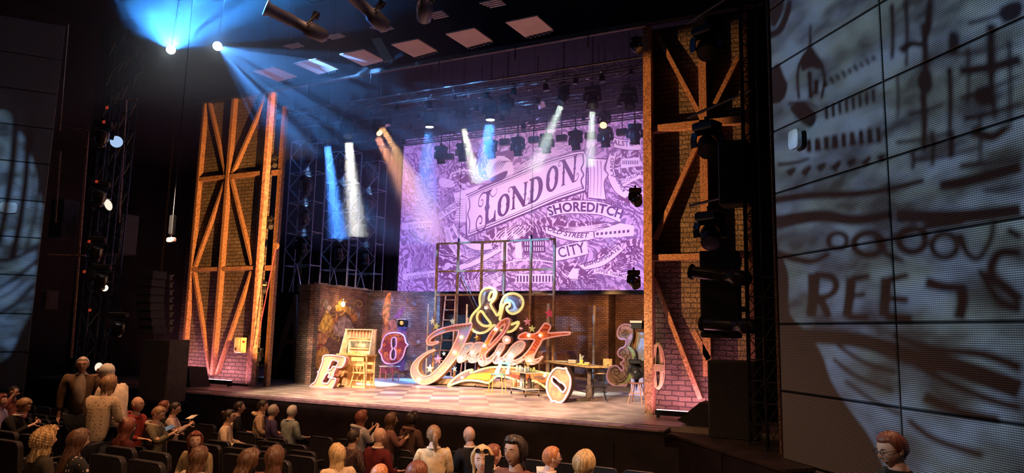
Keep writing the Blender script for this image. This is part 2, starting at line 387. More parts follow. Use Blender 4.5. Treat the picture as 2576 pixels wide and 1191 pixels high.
# stage deck
def mstage():
    m, nt, bs = new_mat('painted_stage_floor'); L = nt.links
    tc = nd(nt, 'ShaderNodeTexCoord')
    mp = nd(nt, 'ShaderNodeMapping'); mp.inputs['Rotation'].default_value = (0, 0, math.radians(-30.0)); L.new(tc.outputs['Object'], mp.inputs[0])
    ck = nd(nt, 'ShaderNodeTexChecker'); ck.inputs['Scale'].default_value = 1.35; L.new(mp.outputs[0], ck.inputs['Vector'])
    ck.inputs['Color1'].default_value = (0.34,0.25,0.28,1); ck.inputs['Color2'].default_value = (0.74,0.57,0.50,1)
    no = nd(nt, 'ShaderNodeTexNoise'); no.inputs['Scale'].default_value = 2.2; no.inputs['Detail'].default_value = 9; L.new(tc.outputs['Object'], no.inputs['Vector'])
    r = nd(nt, 'ShaderNodeValToRGB'); L.new(no.outputs['Fac'], r.inputs[0]); r.color_ramp.elements[0].position = 0.38; r.color_ramp.elements[1].position = 0.62
    r.color_ramp.elements[0].color = (0.42,0.33,0.27,1); r.color_ramp.elements[1].color = (0.62,0.50,0.42,1)
    # the checker is painted on a patch at centre stage, worn at its rim
    sp = nd(nt, 'ShaderNodeSeparateXYZ'); L.new(tc.outputs['Object'], sp.inputs[0])
    def lim(src, lo, hi, w=0.35):
        a = nd(nt, 'ShaderNodeMapRange'); a.inputs[1].default_value = lo-w; a.inputs[2].default_value = lo+w; L.new(src, a.inputs[0])
        c = nd(nt, 'ShaderNodeMapRange'); c.inputs[1].default_value = hi+w; c.inputs[2].default_value = hi-w; L.new(src, c.inputs[0])
        mm = nd(nt, 'ShaderNodeMath', operation='MULTIPLY'); L.new(a.outputs[0], mm.inputs[0]); L.new(c.outputs[0], mm.inputs[1]); return mm.outputs[0]
    mm = nd(nt, 'ShaderNodeMath', operation='MULTIPLY'); L.new(lim(sp.outputs[0], -13.2, -7.6), mm.inputs[0]); L.new(lim(sp.outputs[1], 14.9, 21.5), mm.inputs[1])
    m3 = nd(nt, 'ShaderNodeMath', operation='MULTIPLY'); L.new(mm.outputs[0], m3.inputs[0]); m3.inputs[1].default_value = 0.85
    mx = nd(nt, 'ShaderNodeMix', data_type='RGBA'); L.new(m3.outputs[0], mx.inputs[0]); L.new(r.outputs[0], mx.inputs[6]); L.new(ck.outputs[0], mx.inputs[7])
    m2 = nd(nt, 'ShaderNodeMix', data_type='RGBA'); m2.blend_type = 'MULTIPLY'; m2.inputs[0].default_value = 0.45; L.new(mx.outputs[2], m2.inputs[6]); L.new(no.outputs['Fac'], m2.inputs[7])
    L.new(m2.outputs[2], bs.inputs['Base Color'])
    rr = nd(nt, 'ShaderNodeMapRange'); rr.inputs[3].default_value = 0.22; rr.inputs[4].default_value = 0.48; L.new(no.outputs['Fac'], rr.inputs[0]); L.new(rr.outputs[0], bs.inputs['Roughness'])
    return m
stage_m = mstage()
fascia_m = mk('dark_fascia', (0.022,0.013,0.012), 0.6, 0, 0.35, 3)
lip_m = mk('painted_stage_lip', (0.30,0.19,0.20), 0.45, 0, 0.35, 7)
b = MB(); b.box(-24, 1.5, 14.06, 29.0, -0.12, 0.0)
tag(b.build('trim_1', stage_m), kind='structure')
# apron lip: two boards with a slot between, in front of the deck
b = MB(); b.box(-19.2, -3.3, 13.52, 13.74, -0.06, -0.02); b.box(-19.2, -3.3, 13.76, 14.01, -0.06, -0.012)
tag(b.build('trim_2', lip_m), kind='structure')
b = MB(); b.box(-24, -3.3, 13.56, 13.66, -1.1, -0.06); b.box(-24, -3.3, 13.66, 14.05, -0.40, -0.06)
for x in [-23+2.1*k for k in range(10)]: b.box(x, x+1.9, 13.52, 13.56, -0.95, -0.32)
tag(b.build('trim_3', fascia_m), kind='structure')
# angled apron at the right, running to the panel wall
A1 = at_z(1690, 1093, -0.1); A2 = at_z(1975, 1182, -0.1)
b = MB(); pts = [(-3.3, 13.56, -0.1), (A1.x, A1.y, -0.1), (A2.x, A2.y, -0.1), (0.6, 12.6, -0.1), (1.5, 14.05, -0.1), (-3.3, 14.05, -0.1)]
b.poly(pts, (0,0,-0.05)); tag(b.build('trim_4', mk('dark_apron', (0.055,0.035,0.03), 0.5, 0, 0.3, 3)), kind='structure')
b = MB()
for P, Q in (((-3.3,13.6,0),(A1.x+0.02, A1.y+0.04, 0)), ((A1.x, A1.y+0.03, 0),(A2.x, A2.y+0.03, 0))):
    b.add([(P[0],P[1],-0.15),(Q[0],Q[1],-0.15),(Q[0],Q[1],-1.3),(P[0],P[1],-1.3)], [(0,1,2,3)])
mid = (A1+A2)*0.5
b.bar((mid.x, mid.y, -0.15), (mid.x, mid.y, -1.2), 0.02, 0.03)
tag(b.build('trim_5', fascia_m), kind='structure')

# backstage: black masking all round, flat black ceiling over house and stage
b = MB()
for i in range(60):
    x0 = -27+i*0.5; b.add([(x0,29.2,-0.1),(x0+0.25,29.0,-0.1),(x0+0.5,29.2,-0.1),(x0,29.2,13),(x0+0.25,29.0,13),(x0+0.5,29.2,13)], [(0,1,4,3),(1,2,5,4)])
tag(b.build('wall_back', velvet), kind='structure')
b = MB(); b.box(-30, 9, -6, 15.2, 12.6, 12.8); b.box(-30, 9, 15.2, 30, 13.0, 13.2)
tag(b.build('ceiling', blackmat), kind='structure')
b = MB(); b.box(-27.2, -27.0, 15.3, 29, -0.1, 13)
tag(b.build('wall_left.001', velvet), kind='structure')
b = MB(); b.box(1.5, 1.7, 12.5, 29, -0.1, 13)
tag(b.build('wall_right.001', velvet), kind='structure')
# house wall between the left panels and the tower
hw = mk('house_wall_dark', (0.030,0.022,0.021), 0.8, 0, 0.2, 2)
b = MB(); b.add([(-25.0, 15.6, -1.1), (-19.9, 16.6, -1.1), (-19.9,16.6,13), (-25.0,15.6,13)], [(0,1,2,3)])
b.add([(-25.0, 12.0, -1.1), (-25.0, 15.6, -1.1), (-25.0,15.6,13), (-25.0,12.0,13)], [(0,1,2,3)])
tag(b.build('wall_left.002', hw), kind='structure')
b = MB(); b.box(-3.0, 1.5, 16.6, 16.7, -0.1, 13)
tag(b.build('wall_right.002', hw), kind='structure')
# the stage-left and stage-right header: black border over the opening
b = MB(); b.box(-20.5, 1.5, 15.55, 15.75, 9.15, 12.6)
tag(b.build('wall_front', velvet), kind='structure')
b = MB(); b.box(-16.6, -4.15, 15.46, 15.56, 9.05, 9.17)
for x in (-14.5,-12.2,-9.9,-7.6,-5.6): b.box(x, x+0.03, 15.48, 15.5, 8.75, 9.1)
tag(b.build('trim_6', mk('header_bar', (0.08,0.06,0.055), 0.6, 0, 0.3, 6)), kind='structure')
# ------------------------------------------------------------------ curves and lettering
def catmull(pts, n=6, closed=False):
    P = [tuple(p) for p in pts]; m = len(P); out = []
    rng = range(m) if closed else range(m-1)
    for i in rng:
        p1, p2 = P[i], P[(i+1) % m]
        p0 = P[i-1] if (closed or i > 0) else p1
        p3 = P[(i+2) % m] if (closed or i+2 < m) else p2
        for k in range(n):
            t = k/n
            out.append(tuple(0.5*((2*b)+(-a+c)*t+(2*a-5*b+4*c-d)*t*t+(-a+3*b-3*c+d)*t**3) for a, b, c, d in zip(p0, p1, p2, p3)))
    if not closed: out.append(P[-1])
    return out
def zc(pts, ox, oy, s): return [(ox+x/s, oy+y/s) for x, y in pts]
_glyphs = {}
def glyph_mesh(text, weight=0.0, shear=0.0):
    """built-in typeface -> (verts 2D, faces, width, height)"""
    key = (text, weight, shear)
    if key in _glyphs: return _glyphs[key]
    c = bpy.data.curves.new('lettering', 'FONT'); c.body = text; c.size = 1.0; c.offset = weight+0.012; c.shear = shear; c.resolution_u = 3; c.space_character = 1.05
    o = bpy.data.objects.new('lettering', c); col.objects.link(o)
    dg = bpy.context.evaluated_depsgraph_get(); me = bpy.data.meshes.new_from_object(o.evaluated_get(dg))
    vs = [(v.co.x, v.co.y) for v in me.vertices]; fs = [tuple(p.vertices) for p in me.polygons]
    bpy.data.objects.remove(o); bpy.data.curves.remove(c); bpy.data.meshes.remove(me)
    x0 = min(v[0] for v in vs); x1 = max(v[0] for v in vs); y0 = min(v[1] for v in vs); y1 = max(v[1] for v in vs)
    vs = [((x-x0)/(x1-x0), (y-y0)/(y1-y0)) for x, y in vs]
    _glyphs[key] = (vs, fs, x1-x0, y1-y0); return _glyphs[key]
def path_eval(path, u):
    n = len(path)-1; f = min(max(u, 0), 1)*n; i = min(int(f), n-1); t = f-i
    p = tuple(a+(b-a)*t for a, b in zip(path[i], path[i+1]))
    i0 = max(0, i-1); i1 = min(n, i+2)
    d = (path[i1][0]-path[i0][0], path[i1][1]-path[i0][1]); l = math.hypot(*d) or 1
    return p, (d[0]/l, d[1]/l)
def resample(path, n=60):
    L = [0]
    for a, b in zip(path, path[1:]): L.append(L[-1]+math.hypot(b[0]-a[0], b[1]-a[1]))
    out = []; j = 0
    for k in range(n+1):
        s = L[-1]*k/n
        while j < len(L)-2 and L[j+1] < s: j += 1
        t = (s-L[j])/max(1e-9, L[j+1]-L[j]); out.append(tuple(a+(b-a)*t for a, b in zip(path[j], path[j+1])))
    return out
def text_on(mb, text, base, height, to3d, weight=0.0, upright=False, h1=None, shear=0.0):
    """lettering whose foot follows the pixel path base; height in px (h1: at its end)"""
    vs, fs, w, h = glyph_mesh(text, weight, shear)
    path = resample(catmull(base, 8)); out = []
    for (u, v) in vs:
        p, d = path_eval(path, u); H = height+((h1 or height)-height)*u
        nrm = (0, -1) if upright else (d[1], -d[0])
        if nrm[1] > 0 and upright is False and abs(d[0]) > 0.3: nrm = (-nrm[0], -nrm[1])
        out.append(to3d(p[0]+nrm[0]*H*v, p[1]+nrm[1]*H*v))
    mb.add(out, fs)
def ribbon(mb, pts, w, to3d, w1=None, smooth=True, closed=False):
    """flat strip along a pixel path; width tapers from w to w1"""
    path = catmull(pts, 6, closed) if smooth else list(pts)
    n = len(path); L = []; R = []
    for i, p in enumerate(path):
        a = path[i-1] if (i > 0 or closed) else p; b = path[(i+1) % n] if (i < n-1 or closed) else p
        dx, dy = b[0]-a[0], b[1]-a[1]; l = math.hypot(dx, dy) or 1; nx, ny = -dy/l, dx/l
        t = i/max(1, n-1)
        if w1 is None: ww = w
        elif w1 == 'leaf': ww = w*math.sin(PI*min(1, max(0.04, t)))
        else: ww = w+(w1-w)*t
        L.append(to3d(p[0]+nx*ww/2, p[1]+ny*ww/2)); R.append(to3d(p[0]-nx*ww/2, p[1]-ny*ww/2))
    fs = [(i, (i+1) % n, n+(i+1) % n, n+i) for i in range(n if closed else n-1)]
    mb.add(L+R, fs)
def fill(mb, pts, to3d, smooth=0, holes=()):
    P = catmull(pts, smooth, True) if smooth else pts
    from mathutils.geometry import tessellate_polygon
    loops = [P]+[catmull(h, smooth, True) if smooth else h for h in holes]
    L3 = [[Vector(to3d(x, y)) for x, y in l] for l in loops]
    tris = tessellate_polygon(L3); mb.add([p for l in L3 for p in l], [tuple(t) for t in tris])
def spiral(cx, cy, r0, r1, a0, turns, n=26, sq=1.0):
    return [(cx+(r0+(r1-r0)*k/n)*math.cos(a0+turns*2*PI*k/n), cy+(r0+(r1-r0)*k/n)*math.sin(a0+turns*2*PI*k/n)*sq) for k in range(n+1)]

# ------------------------------------------------------------------ the video wall upstage
YS = 25.4
def mled(name, left, mid, right, art=False, thr=(0.38,0.5), lift=None):
    m, nt, b = new_mat(name); L = nt.links
    tc = nd(nt, 'ShaderNodeTexCoord'); sp = nd(nt, 'ShaderNodeSeparateXYZ'); L.new(tc.outputs['Object'], sp.inputs[0])
    mr = nd(nt, 'ShaderNodeMapRange'); mr.inputs[1].default_value = -17.6; mr.inputs[2].default_value = -7.0; L.new(sp.outputs[0], mr.inputs[0])
    r = nd(nt, 'ShaderNodeValToRGB'); L.new(mr.outputs[0], r.inputs[0])
    r.color_ramp.elements[0].position = 0.1; r.color_ramp.elements[0].color = tuple(left)+(1,)
    r.color_ramp.elements[1].position = 0.95; r.color_ramp.elements[1].color = tuple(right)+(1,)
    e = r.color_ramp.elements.new(0.5); e.color = tuple(mid)+(1,)
    out = r.outputs[0]
    if art:
        # engraved line work of the background picture
        n1 = nd(nt, 'ShaderNodeTexNoise'); n1.inputs['Scale'].default_value = 0.55; n1.inputs['Detail'].default_value = 2; L.new(tc.outputs['Object'], n1.inputs['Vector'])
        vs = nd(nt, 'ShaderNodeVectorMath', operation='SCALE'); vs.inputs['Scale'].default_value = 3.0; L.new(n1.outputs['Color'], vs.inputs[0])
        va = nd(nt, 'ShaderNodeVectorMath', operation='ADD'); L.new(tc.outputs['Object'], va.inputs[0]); L.new(vs.outputs[0], va.inputs[1])
        w = nd(nt, 'ShaderNodeTexWave'); w.wave_type = 'BANDS'; w.bands_direction = 'DIAGONAL'; w.inputs['Scale'].default_value = 1.6; w.inputs['Distortion'].default_value = 9; w.inputs['Detail'].default_value = 2.5; w.inputs['Detail Scale'].default_value = 1.6
        L.new(va.outputs[0], w.inputs['Vector'])
        n2 = nd(nt, 'ShaderNodeTexVoronoi'); n2.feature = 'DISTANCE_TO_EDGE'; n2.inputs['Scale'].default_value = 2.4; L.new(va.outputs[0], n2.inputs['Vector'])
        r2 = nd(nt, 'ShaderNodeValToRGB'); L.new(w.outputs['Fac'], r2.inputs[0]); r2.color_ramp.elements[0].position = thr[0]; r2.color_ramp.elements[1].position = thr[1]
        r3 = nd(nt, 'ShaderNodeValToRGB'); L.new(n2.outputs['Distance'], r3.inputs[0]); r3.color_ramp.elements[0].position = 0.02; r3.color_ramp.elements[1].position = 0.05
        mu = nd(nt, 'ShaderNodeMath', operation='MULTIPLY'); L.new(r2.outputs[0], mu.inputs[0]); L.new(r3.outputs[0], mu.inputs[1])
        mx = nd(nt, 'ShaderNodeMix', data_type='RGBA'); L.new(mu.outputs[0], mx.inputs[0])
        dk = nd(nt, 'ShaderNodeMix', data_type='RGBA'); dk.blend_type = 'MULTIPLY'; dk.inputs[0].default_value = 1; L.new(out, dk.inputs[6]); dk.inputs[7].default_value = lift or (0.44, 0.38, 0.47, 1)
        L.new(dk.outputs[2], mx.inputs[6]); L.new(out, mx.inputs[7]); out = mx.outputs[2]
    a = nd(nt, 'ShaderNodeMath', operation='MULTIPLY'); a.inputs[1].default_value = 2*PI/0.06; L.new(sp.outputs[0], a.inputs[0])
    s_ = nd(nt, 'ShaderNodeMath', operation='SINE'); L.new(a.outputs[0], s_.inputs[0])
    t = nd(nt, 'ShaderNodeMath', operation='MULTIPLY_ADD'); t.inputs[1].default_value = 0.08; t.inputs[2].default_value = 1.48; L.new(s_.outputs[0], t.inputs[0])
    L.new(out, b.inputs['Emission Color']); L.new(t.outputs[0], b.inputs['Emission Strength'])
    b.inputs['Base Color'].default_value = (0.02,0.02,0.02,1); b.inputs['Roughness'].default_value = 0.7
    return m
led_bg = mled('screen_picture', (0.34,0.17,0.62), (0.66,0.32,0.66), (0.56,0.26,0.70), True)
led_hi = mled('screen_light', (0.40,0.22,0.70), (0.86,0.48,0.78), (0.78,0.42,0.86))
led_mid = mled('screen_mid', (0.24,0.12,0.45), (0.40,0.17,0.42), (0.38,0.16,0.48))
led_gr = mled('screen_ground', (0.40,0.22,0.70), (0.72,0.38,0.76), (0.68,0.34,0.80), True, (0.66,0.74), (0.30,0.18,0.27,1))
led_lo = mled('screen_dark', (0.16,0.07,0.30), (0.15,0.045,0.17), (0.15,0.045,0.20))
SP = lambda dz: (lambda x, y: at_y(x, y, YS-dz))
sx0, sx1 = at_y(1000, 735, YS), at_y(1616, 735, YS)
ztop = 10.3; zbot = sx0.z
scr = MB(); scr.box(sx0.x, sx1.x+0.4, YS, YS+0.12, zbot, ztop)
screen = scr.build('video_wall', led_bg); tag(screen, 'large purple video wall showing an engraved London street map poster', 'screen')
ORG[screen.name] = Vector((0,0,0))
def scr_part(mb, name, mat, label=None):
    return mb.build(name, mat, screen, fix=False, label=label)
# dark ground areas
lo1, mid1, hi1, gr1 = MB(), MB(), MB(), MB()
T1, T2, T3, T4 = SP(0.006), SP(0.012), SP(0.018), SP(0.024)
rs = random.Random(3)
# ghost of the tower bracing across the left of the picture
for a, b_ in (((1010,372),(1094,566)), ((1170,400),(1094,566)), ((1094,380),(1094,735)), ((1002,568),(1180,564)), ((1094,566),(1012,728)), ((1094,566),(1150,640)), ((1188,360),(1188,735)), ((1512,575),(1590,700))):
    ribbon(mid1, [a, b_], 7, T1, smooth=False)
# clouds of darker ground that the banners lie on
for P in ([(1155,400),(1250,372),(1320,380),(1250,420),(1180,470),(1150,460)], [(1400,470),(1500,480),(1440,512),(1392,500)],
          [(1225,585),(1330,560),(1420,540),(1400,600),(1330,615),(1240,640)], [(1385,560),(1560,560),(1540,590),(1440,600),(1380,585)],
          [(1500,640),(1600,600),(1608,655),(1540,690)], [(1110,600),(1190,660),(1300,700),(1200,735),(1110,700)],
          [(1440,655),(1500,700),(1440,730),(1380,700)], [(1530,400),(1608,380),(1608,500),(1560,500)]):
    fill(gr1, P, T1, 5)
# hatching families: many tapering engraved strokes
def hatch(A, B, n, w, tgt, fn=T2, jit=1.5):
    A = resample(catmull(A, 6), 14); B = resample(catmull(B, 6), 14)
    for k in range(n):
        t = k/max(1, n-1)
        pts = [(a[0]+(b_[0]-a[0])*t, a[1]+(b_[1]-a[1])*t) for a, b_ in zip(A, B)]
        s0 = rs.randint(0, 3); s1 = 14-rs.randint(0, 3)
        ribbon(tgt, pts[s0:s1+1], w, fn, 'leaf')
hatch([(1296,455),(1380,370),(1480,345)], [(1316,470),(1400,400),(1470,385)], 9, 2.4, hi1)
hatch([(1235,470),(1330,430),(1440,385)], [(1250,455),(1330,405),(1400,370)], 5, 2.2, hi1)
hatch([(1300,560),(1250,590),(1225,640)], [(1345,540),(1330,580),(1280,610)], 9, 2.4, hi1)
hatch([(1390,590),(1450,585),(1540,575)], [(1400,560),(1450,572),(1540,560)], 6, 2.2, hi1)
hatch([(1150,620),(1200,650),(1270,650)], [(1140,640),(1200,680),(1270,670)], 7, 2.0, hi1)
hatch([(1140,700),(1200,705),(1290,670)], [(1150,735),(1210,735),(1300,700)], 9, 1.8, hi1)
hatch([(1400,690),(1500,692),(1608,700)], [(1400,735),(1500,735),(1608,735)], 12, 1.6, lo1)
hatch([(1010,430),(1060,410),(1100,405)], [(1010,560),(1060,540),(1080,560)], 16, 1.5, lo1)
hatch([(1015,600),(1030,640),(1060,720)], [(1080,600),(1080,660),(1085,720)], 12, 1.6, lo1)
hatch([(1105,480),(1130,460),(1165,440)], [(1105,540),(1130,520),(1170,500)], 8, 1.6, lo1)
hatch([(1550,660),(1580,650),(1608,640)], [(1530,700),(1570,690),(1608,690)], 8, 1.8, lo1)
for k in range(60):   # scattered engraving scrolls
    cx, cy = rs.uniform(1010, 1605), rs.uniform(400, 730)
    if 1170 < cx < 1480 and 400 < cy < 600: continue
    ribbon(lo1 if rs.random() < 0.6 else hi1, spiral(cx, cy, rs.uniform(8, 16), 1.5, rs.uniform(0, 6), rs.choice((-1, 1))*rs.uniform(0.9, 1.5), 20), 1.7, T1, 0.6)
# balloon and plumes above the main banner
fill(hi1, [(1222,430),(1230,405),(1255,392),(1282,402),(1292,425),(1285,450),(1262,460),(1236,455)], T2, 5)
for k in range(5): ribbon(lo1, [(1235+k*6, 440-k*3), (1245+k*7, 415-k*2), (1262+k*6, 400+k*2)], 2.2, T3, 'leaf')
fill(lo1, [(1232,452),(1250,440),(1276,430),(1270,448),(1248,460)], T3, 4)
# main banner with its folds
B_out = [(1172,493),(1222,470),(1300,438),(1380,404),(1440,385),(1467,381),(1475,395),(1473,440),(1472,478),(1400,502),(1330,532),(1250,565),(1176,594)]
fill(lo1, [(x+(-4 if x < 1200 else 3 if x > 1450 else 0), y+(-5 if i < 6 else 5)) for i, (x, y) in enumerate(B_out)], T2)
fill(hi1, B_out, T3)
fill(hi1, [(1480,400),(1527,402),(1520,425),(1530,440),(1520,460),(1525,502),(1480,496)], T3)
for k in range(4): ribbon(mid1, [(1484+k*9, 405), (1486+k*9, 440), (1484+k*9, 495)], 3, T4, 1)
ribbon(lo1, [(1478,398),(1480,450),(1478,497)], 3, T4); ribbon(lo1, [(1478,398),(1527,400)], 2.5, T4); ribbon(lo1, [(1480,499),(1525,505)], 3, T4)
ribbon(lo1, [(1527,402),(1520,425),(1530,440),(1520,460),(1525,502)], 2.5, T4)
fill(hi1, [(1140,488),(1200,468),(1212,466),(1200,478),(1172,490),(1172,560),(1144,555),(1150,520)], T3)
for k in range(9): ribbon(mid1, [(1146, 500+k*6), (1170, 502+k*6)], 2, T4, 0.5, False)
for off, w in ((4, 2.6), (9, 1.2)):
    ribbon(lo1, [(1176,492+off),(1222,470+off),(1300,438+off),(1380,404+off),(1440,387+off),(1464,383+off)], w, T4)
    ribbon(lo1, [(1180,592-off),(1250,564-off),(1330,531-off),(1400,501-off),(1470,477-off)], w, T4)
ribbon(lo1, [(1176+4,500),(1182,520),(1177,540),(1182,560),(1179,588)], 2.4, T4)
ribbon(lo1, [(1466,386),(1468,410),(1462,425),(1468,440),(1462,455),(1468,476)], 3.6, T4)
# second row of banners
def banner(top, bot, tgt=hi1, edge=True, th=T2):
    top = catmull(top, 5); bot = catmull(bot, 5); fill(tgt, top+bot[::-1], th)
    if edge:
        ribbon(lo1, top, 1.8, T3, smooth=False); ribbon(lo1, bot, 1.8, T3, smooth=False)
banner([(1376,518),(1410,508),(1450,504),(1510,508),(1568,528)], [(1378,548),(1410,540),(1450,538),(1510,542),(1560,560)])
banner([(1372,570),(1410,582),(1450,586),(1492,582)], [(1374,588),(1420,603),(1460,608),(1494,602)])
fill(hi1, [(1496,584),(1560,562),(1596,568),(1594,594),(1530,598),(1496,598)], T2)
for k in range(8): fill(lo1, [(1500+k*11,586-k),(1506+k*11,585-k),(1506+k*11,592-k),(1500+k*11,593-k)], T3)
banner([(1396,624),(1430,614),(1475,604)], [(1398,658),(1430,652),(1480,640)])
banner([(1455,668),(1510,650),(1555,615)], [(1470,680),(1520,668),(1568,630)])
banner([(1494,672),(1540,684),(1590,692)], [(1494,686),(1540,696),(1590,708)], edge=False)
banner([(1153,668),(1200,648),(1256,618)], [(1158,682),(1210,662),(1262,632)])
banner([(1141,560),(1165,596),(1200,612),(1235,612)], [(1136,574),(1160,610),(1196,630),(1240,628)])
banner([(1118,575),(1128,615),(1150,650)], [(1130,572),(1142,606),(1164,640)], edge=False)
banner([(1104,536),(1130,516),(1160,502)], [(1106,556),(1132,538),(1164,520)])
banner([(1132,432),(1162,420),(1192,424)], [(1132,452),(1162,440),(1194,442)], th=T2)
banner([(1010,562),(1050,558),(1088,556)], [(1012,580),(1050,574),(1090,570)], edge=False)
banner([(1012,690),(1060,684),(1096,680)], [(1014,706),(1060,700),(1098,696)], edge=False)
banner([(1532,390),(1524,430),(1545,480),(1572,500)], [(1552,385),(1545,425),(1562,465),(1588,486)])
banner([(1540,345),(1575,352),(1612,350)], [(1546,372),(1580,378),(1612,378)])
banner([(1556,462),(1580,445),(1612,432)], [(1562,474),(1585,460),(1612,448)], edge=False)
fill(hi1, [(1562,400),(1608,396),(1608,418),(1562,424)], T2)
for k in range(9): fill(lo1, [(1566+k*4.6,404),(1568.4+k*4.6,404),(1568.4+k*4.6,414),(1566+k*4.6,414)], T3)
# cathedral, river, palace and bridge
for x, w, t in ((1325, 7, 568), (1345, 10, 562), (1362, 7, 566)):
    fill(lo1, [(x-w,632),(x-w,606),(x-w*0.6,596),(x,t),(x+w*0.6,596),(x+w,606),(x+w,632)], T2)
fill(lo1, [(1317,636),(1317,604),(1371,604),(1371,636)], T2)
for k in range(9): fill(hi1, [(1320+k*5.6,608),(1322.4+k*5.6,608),(1322.4+k*5.6,618),(1320+k*5.6,618)], T3)
for k in range(9): fill(hi1, [(1320+k*5.6,622),(1322.4+k*5.6,622),(1322.4+k*5.6,632),(1320+k*5.6,632)], T3)
fill(hi1, [(1262,600),(1274,590),(1277,610),(1277,655),(1260,655)], T2); fill(hi1, [(1296,612),(1312,608),(1313,650),(1296,650)], T2)
fill(hi1, [(1275,580),(1297,580)] and [(1291,595),(1299,589),(1303,597),(1297,603)], T3, 4)
ribbon(hi1, [(1262,666),(1300,656),(1350,655),(1400,662)], 3, T2)
fill(hi1, [(1297,700),(1302,690),(1392,690),(1396,700)], T2); fill(hi1, [(1297,712),(1396,712),(1396,700),(1297,700)], T2)
for k in range(12): fill(lo1, [(1300+k*8,694),(1304.5+k*8,694),(1304.5+k*8,710),(1300+k*8,710)], T3)
for k in range(4): ribbon(lo1, [(1292+k*26,716),(1305+k*26,726),(1318+k*26,716)], 2.5, T3, 'leaf')
for k in range(7): ribbon(lo1, [(1405,732),(1425+k*4,705+k*3.5),(1500,706+k*3.5)], 1.6, T3)
for k in range(12): ribbon(lo1, [(1425+k*7,735),(1425+k*7.5,706)], 1.2, T3, smooth=False)
fill(hi1, [(1428,695),(1440,676),(1454,676),(1454,705),(1440,708)], T2); ribbon(lo1, [(1403,700),(1415,680),(1440,672),(1470,680),(1482,700)], 2.2, T3)
for r_ in (14, 9, 4): ribbon(lo1, [(1552+r_*math.cos(a*PI/8), 514+r_*math.sin(a*PI/8)) for a in range(16)], 1.6, T3, closed=True)
fill(hi1, [(1105,452),(1115,448),(1128,452),(1140,456),(1142,470),(1110,470)], T2, 4)
scr_part(gr1, 'engraved_ground', led_gr); scr_part(hi1, 'banner', led_hi); scr_part(lo1, 'line_art', led_lo); scr_part(mid1, 'shading', led_mid)
# lettering
tx = MB(); T5 = SP(0.032)
text_on(tx, 'SHOREDITCH', [(1382,545),(1410,537),(1450,533),(1510,537),(1562,552)], 25, T5, 0.022)
text_on(tx, 'OLD STREET', [(1376,580),(1410,592),(1450,599),(1483,598)], 13, T5, 0.012, shear=0.3)
text_on(tx, 'CITY', [(1407,650),(1430,645),(1474,635)], 27, T5, 0.004)
text_on(tx, 'BISHOPSGATE', [(1470,672),(1520,655),(1561,628)], 10, T5, 0.02)
text_on(tx, 'UPPER THAMES ST', [(1498,684),(1540,694),(1590,703)], 9, T5)
text_on(tx, 'CLERKENWELL RD', [(1172,666),(1210,648),(1255,625)], 10, T5, 0.008)
text_on(tx, 'CITY ROAD', [(1147,583),(1165,600),(1195,614),(1222,612)], 11, T5)
text_on(tx, 'FARRINGDON RD', [(1120,580),(1130,610),(1150,640)], 8, T5)
text_on(tx, 'St Pancras', [(1106,549),(1132,532),(1160,516)], 13, T5, 0.004)
text_on(tx, 'KINGS', [(1133,438),(1162,426),(1192,430)], 14, T5, 0.03); text_on(tx, 'CROSS', [(1138,450),(1162,441),(1190,443)], 10, T5, 0.03)
text_on(tx, 'EUSTON', [(1028,574),(1088,568)], 9, T5, 0.01); text_on(tx, 'OXFORD ST', [(1026,705),(1094,696)], 9, T5, 0.012)
text_on(tx, 'BLOOMSBURY', [(1050,632),(1112,600)], 11, T5, 0.01)
text_on(tx, 'KINGSLAND RD', [(1566,484),(1545,440),(1545,398),(1550,372)], 9, T5, 0.012)
text_on(tx, 'DALSTON', [(1528,362),(1575,368),(1611,366)], 13, T5, 0.01)
text_on(tx, 'ACORUM', [(1563,468),(1585,454),(1611,440)], 8, T5); text_on(tx, 'commercial', [(1578,532),(1611,538)], 6, T5)
text_on(tx, 'St Pauls', [(1322,648),(1368,648)], 9, T5, 0.006); text_on(tx, 'HOLBORN', [(1148,697),(1196,684)], 15, T5, 0.0)
text_on(tx, 'LONDON', [(1462,704),(1462,680)], 5, T5); text_on(tx, 'BRIDGE', [(1472,706),(1474,682)], 5, T5)
text_on(tx, 'SPL', [(1576,640),(1610,636)], 20, T5, 0.004)
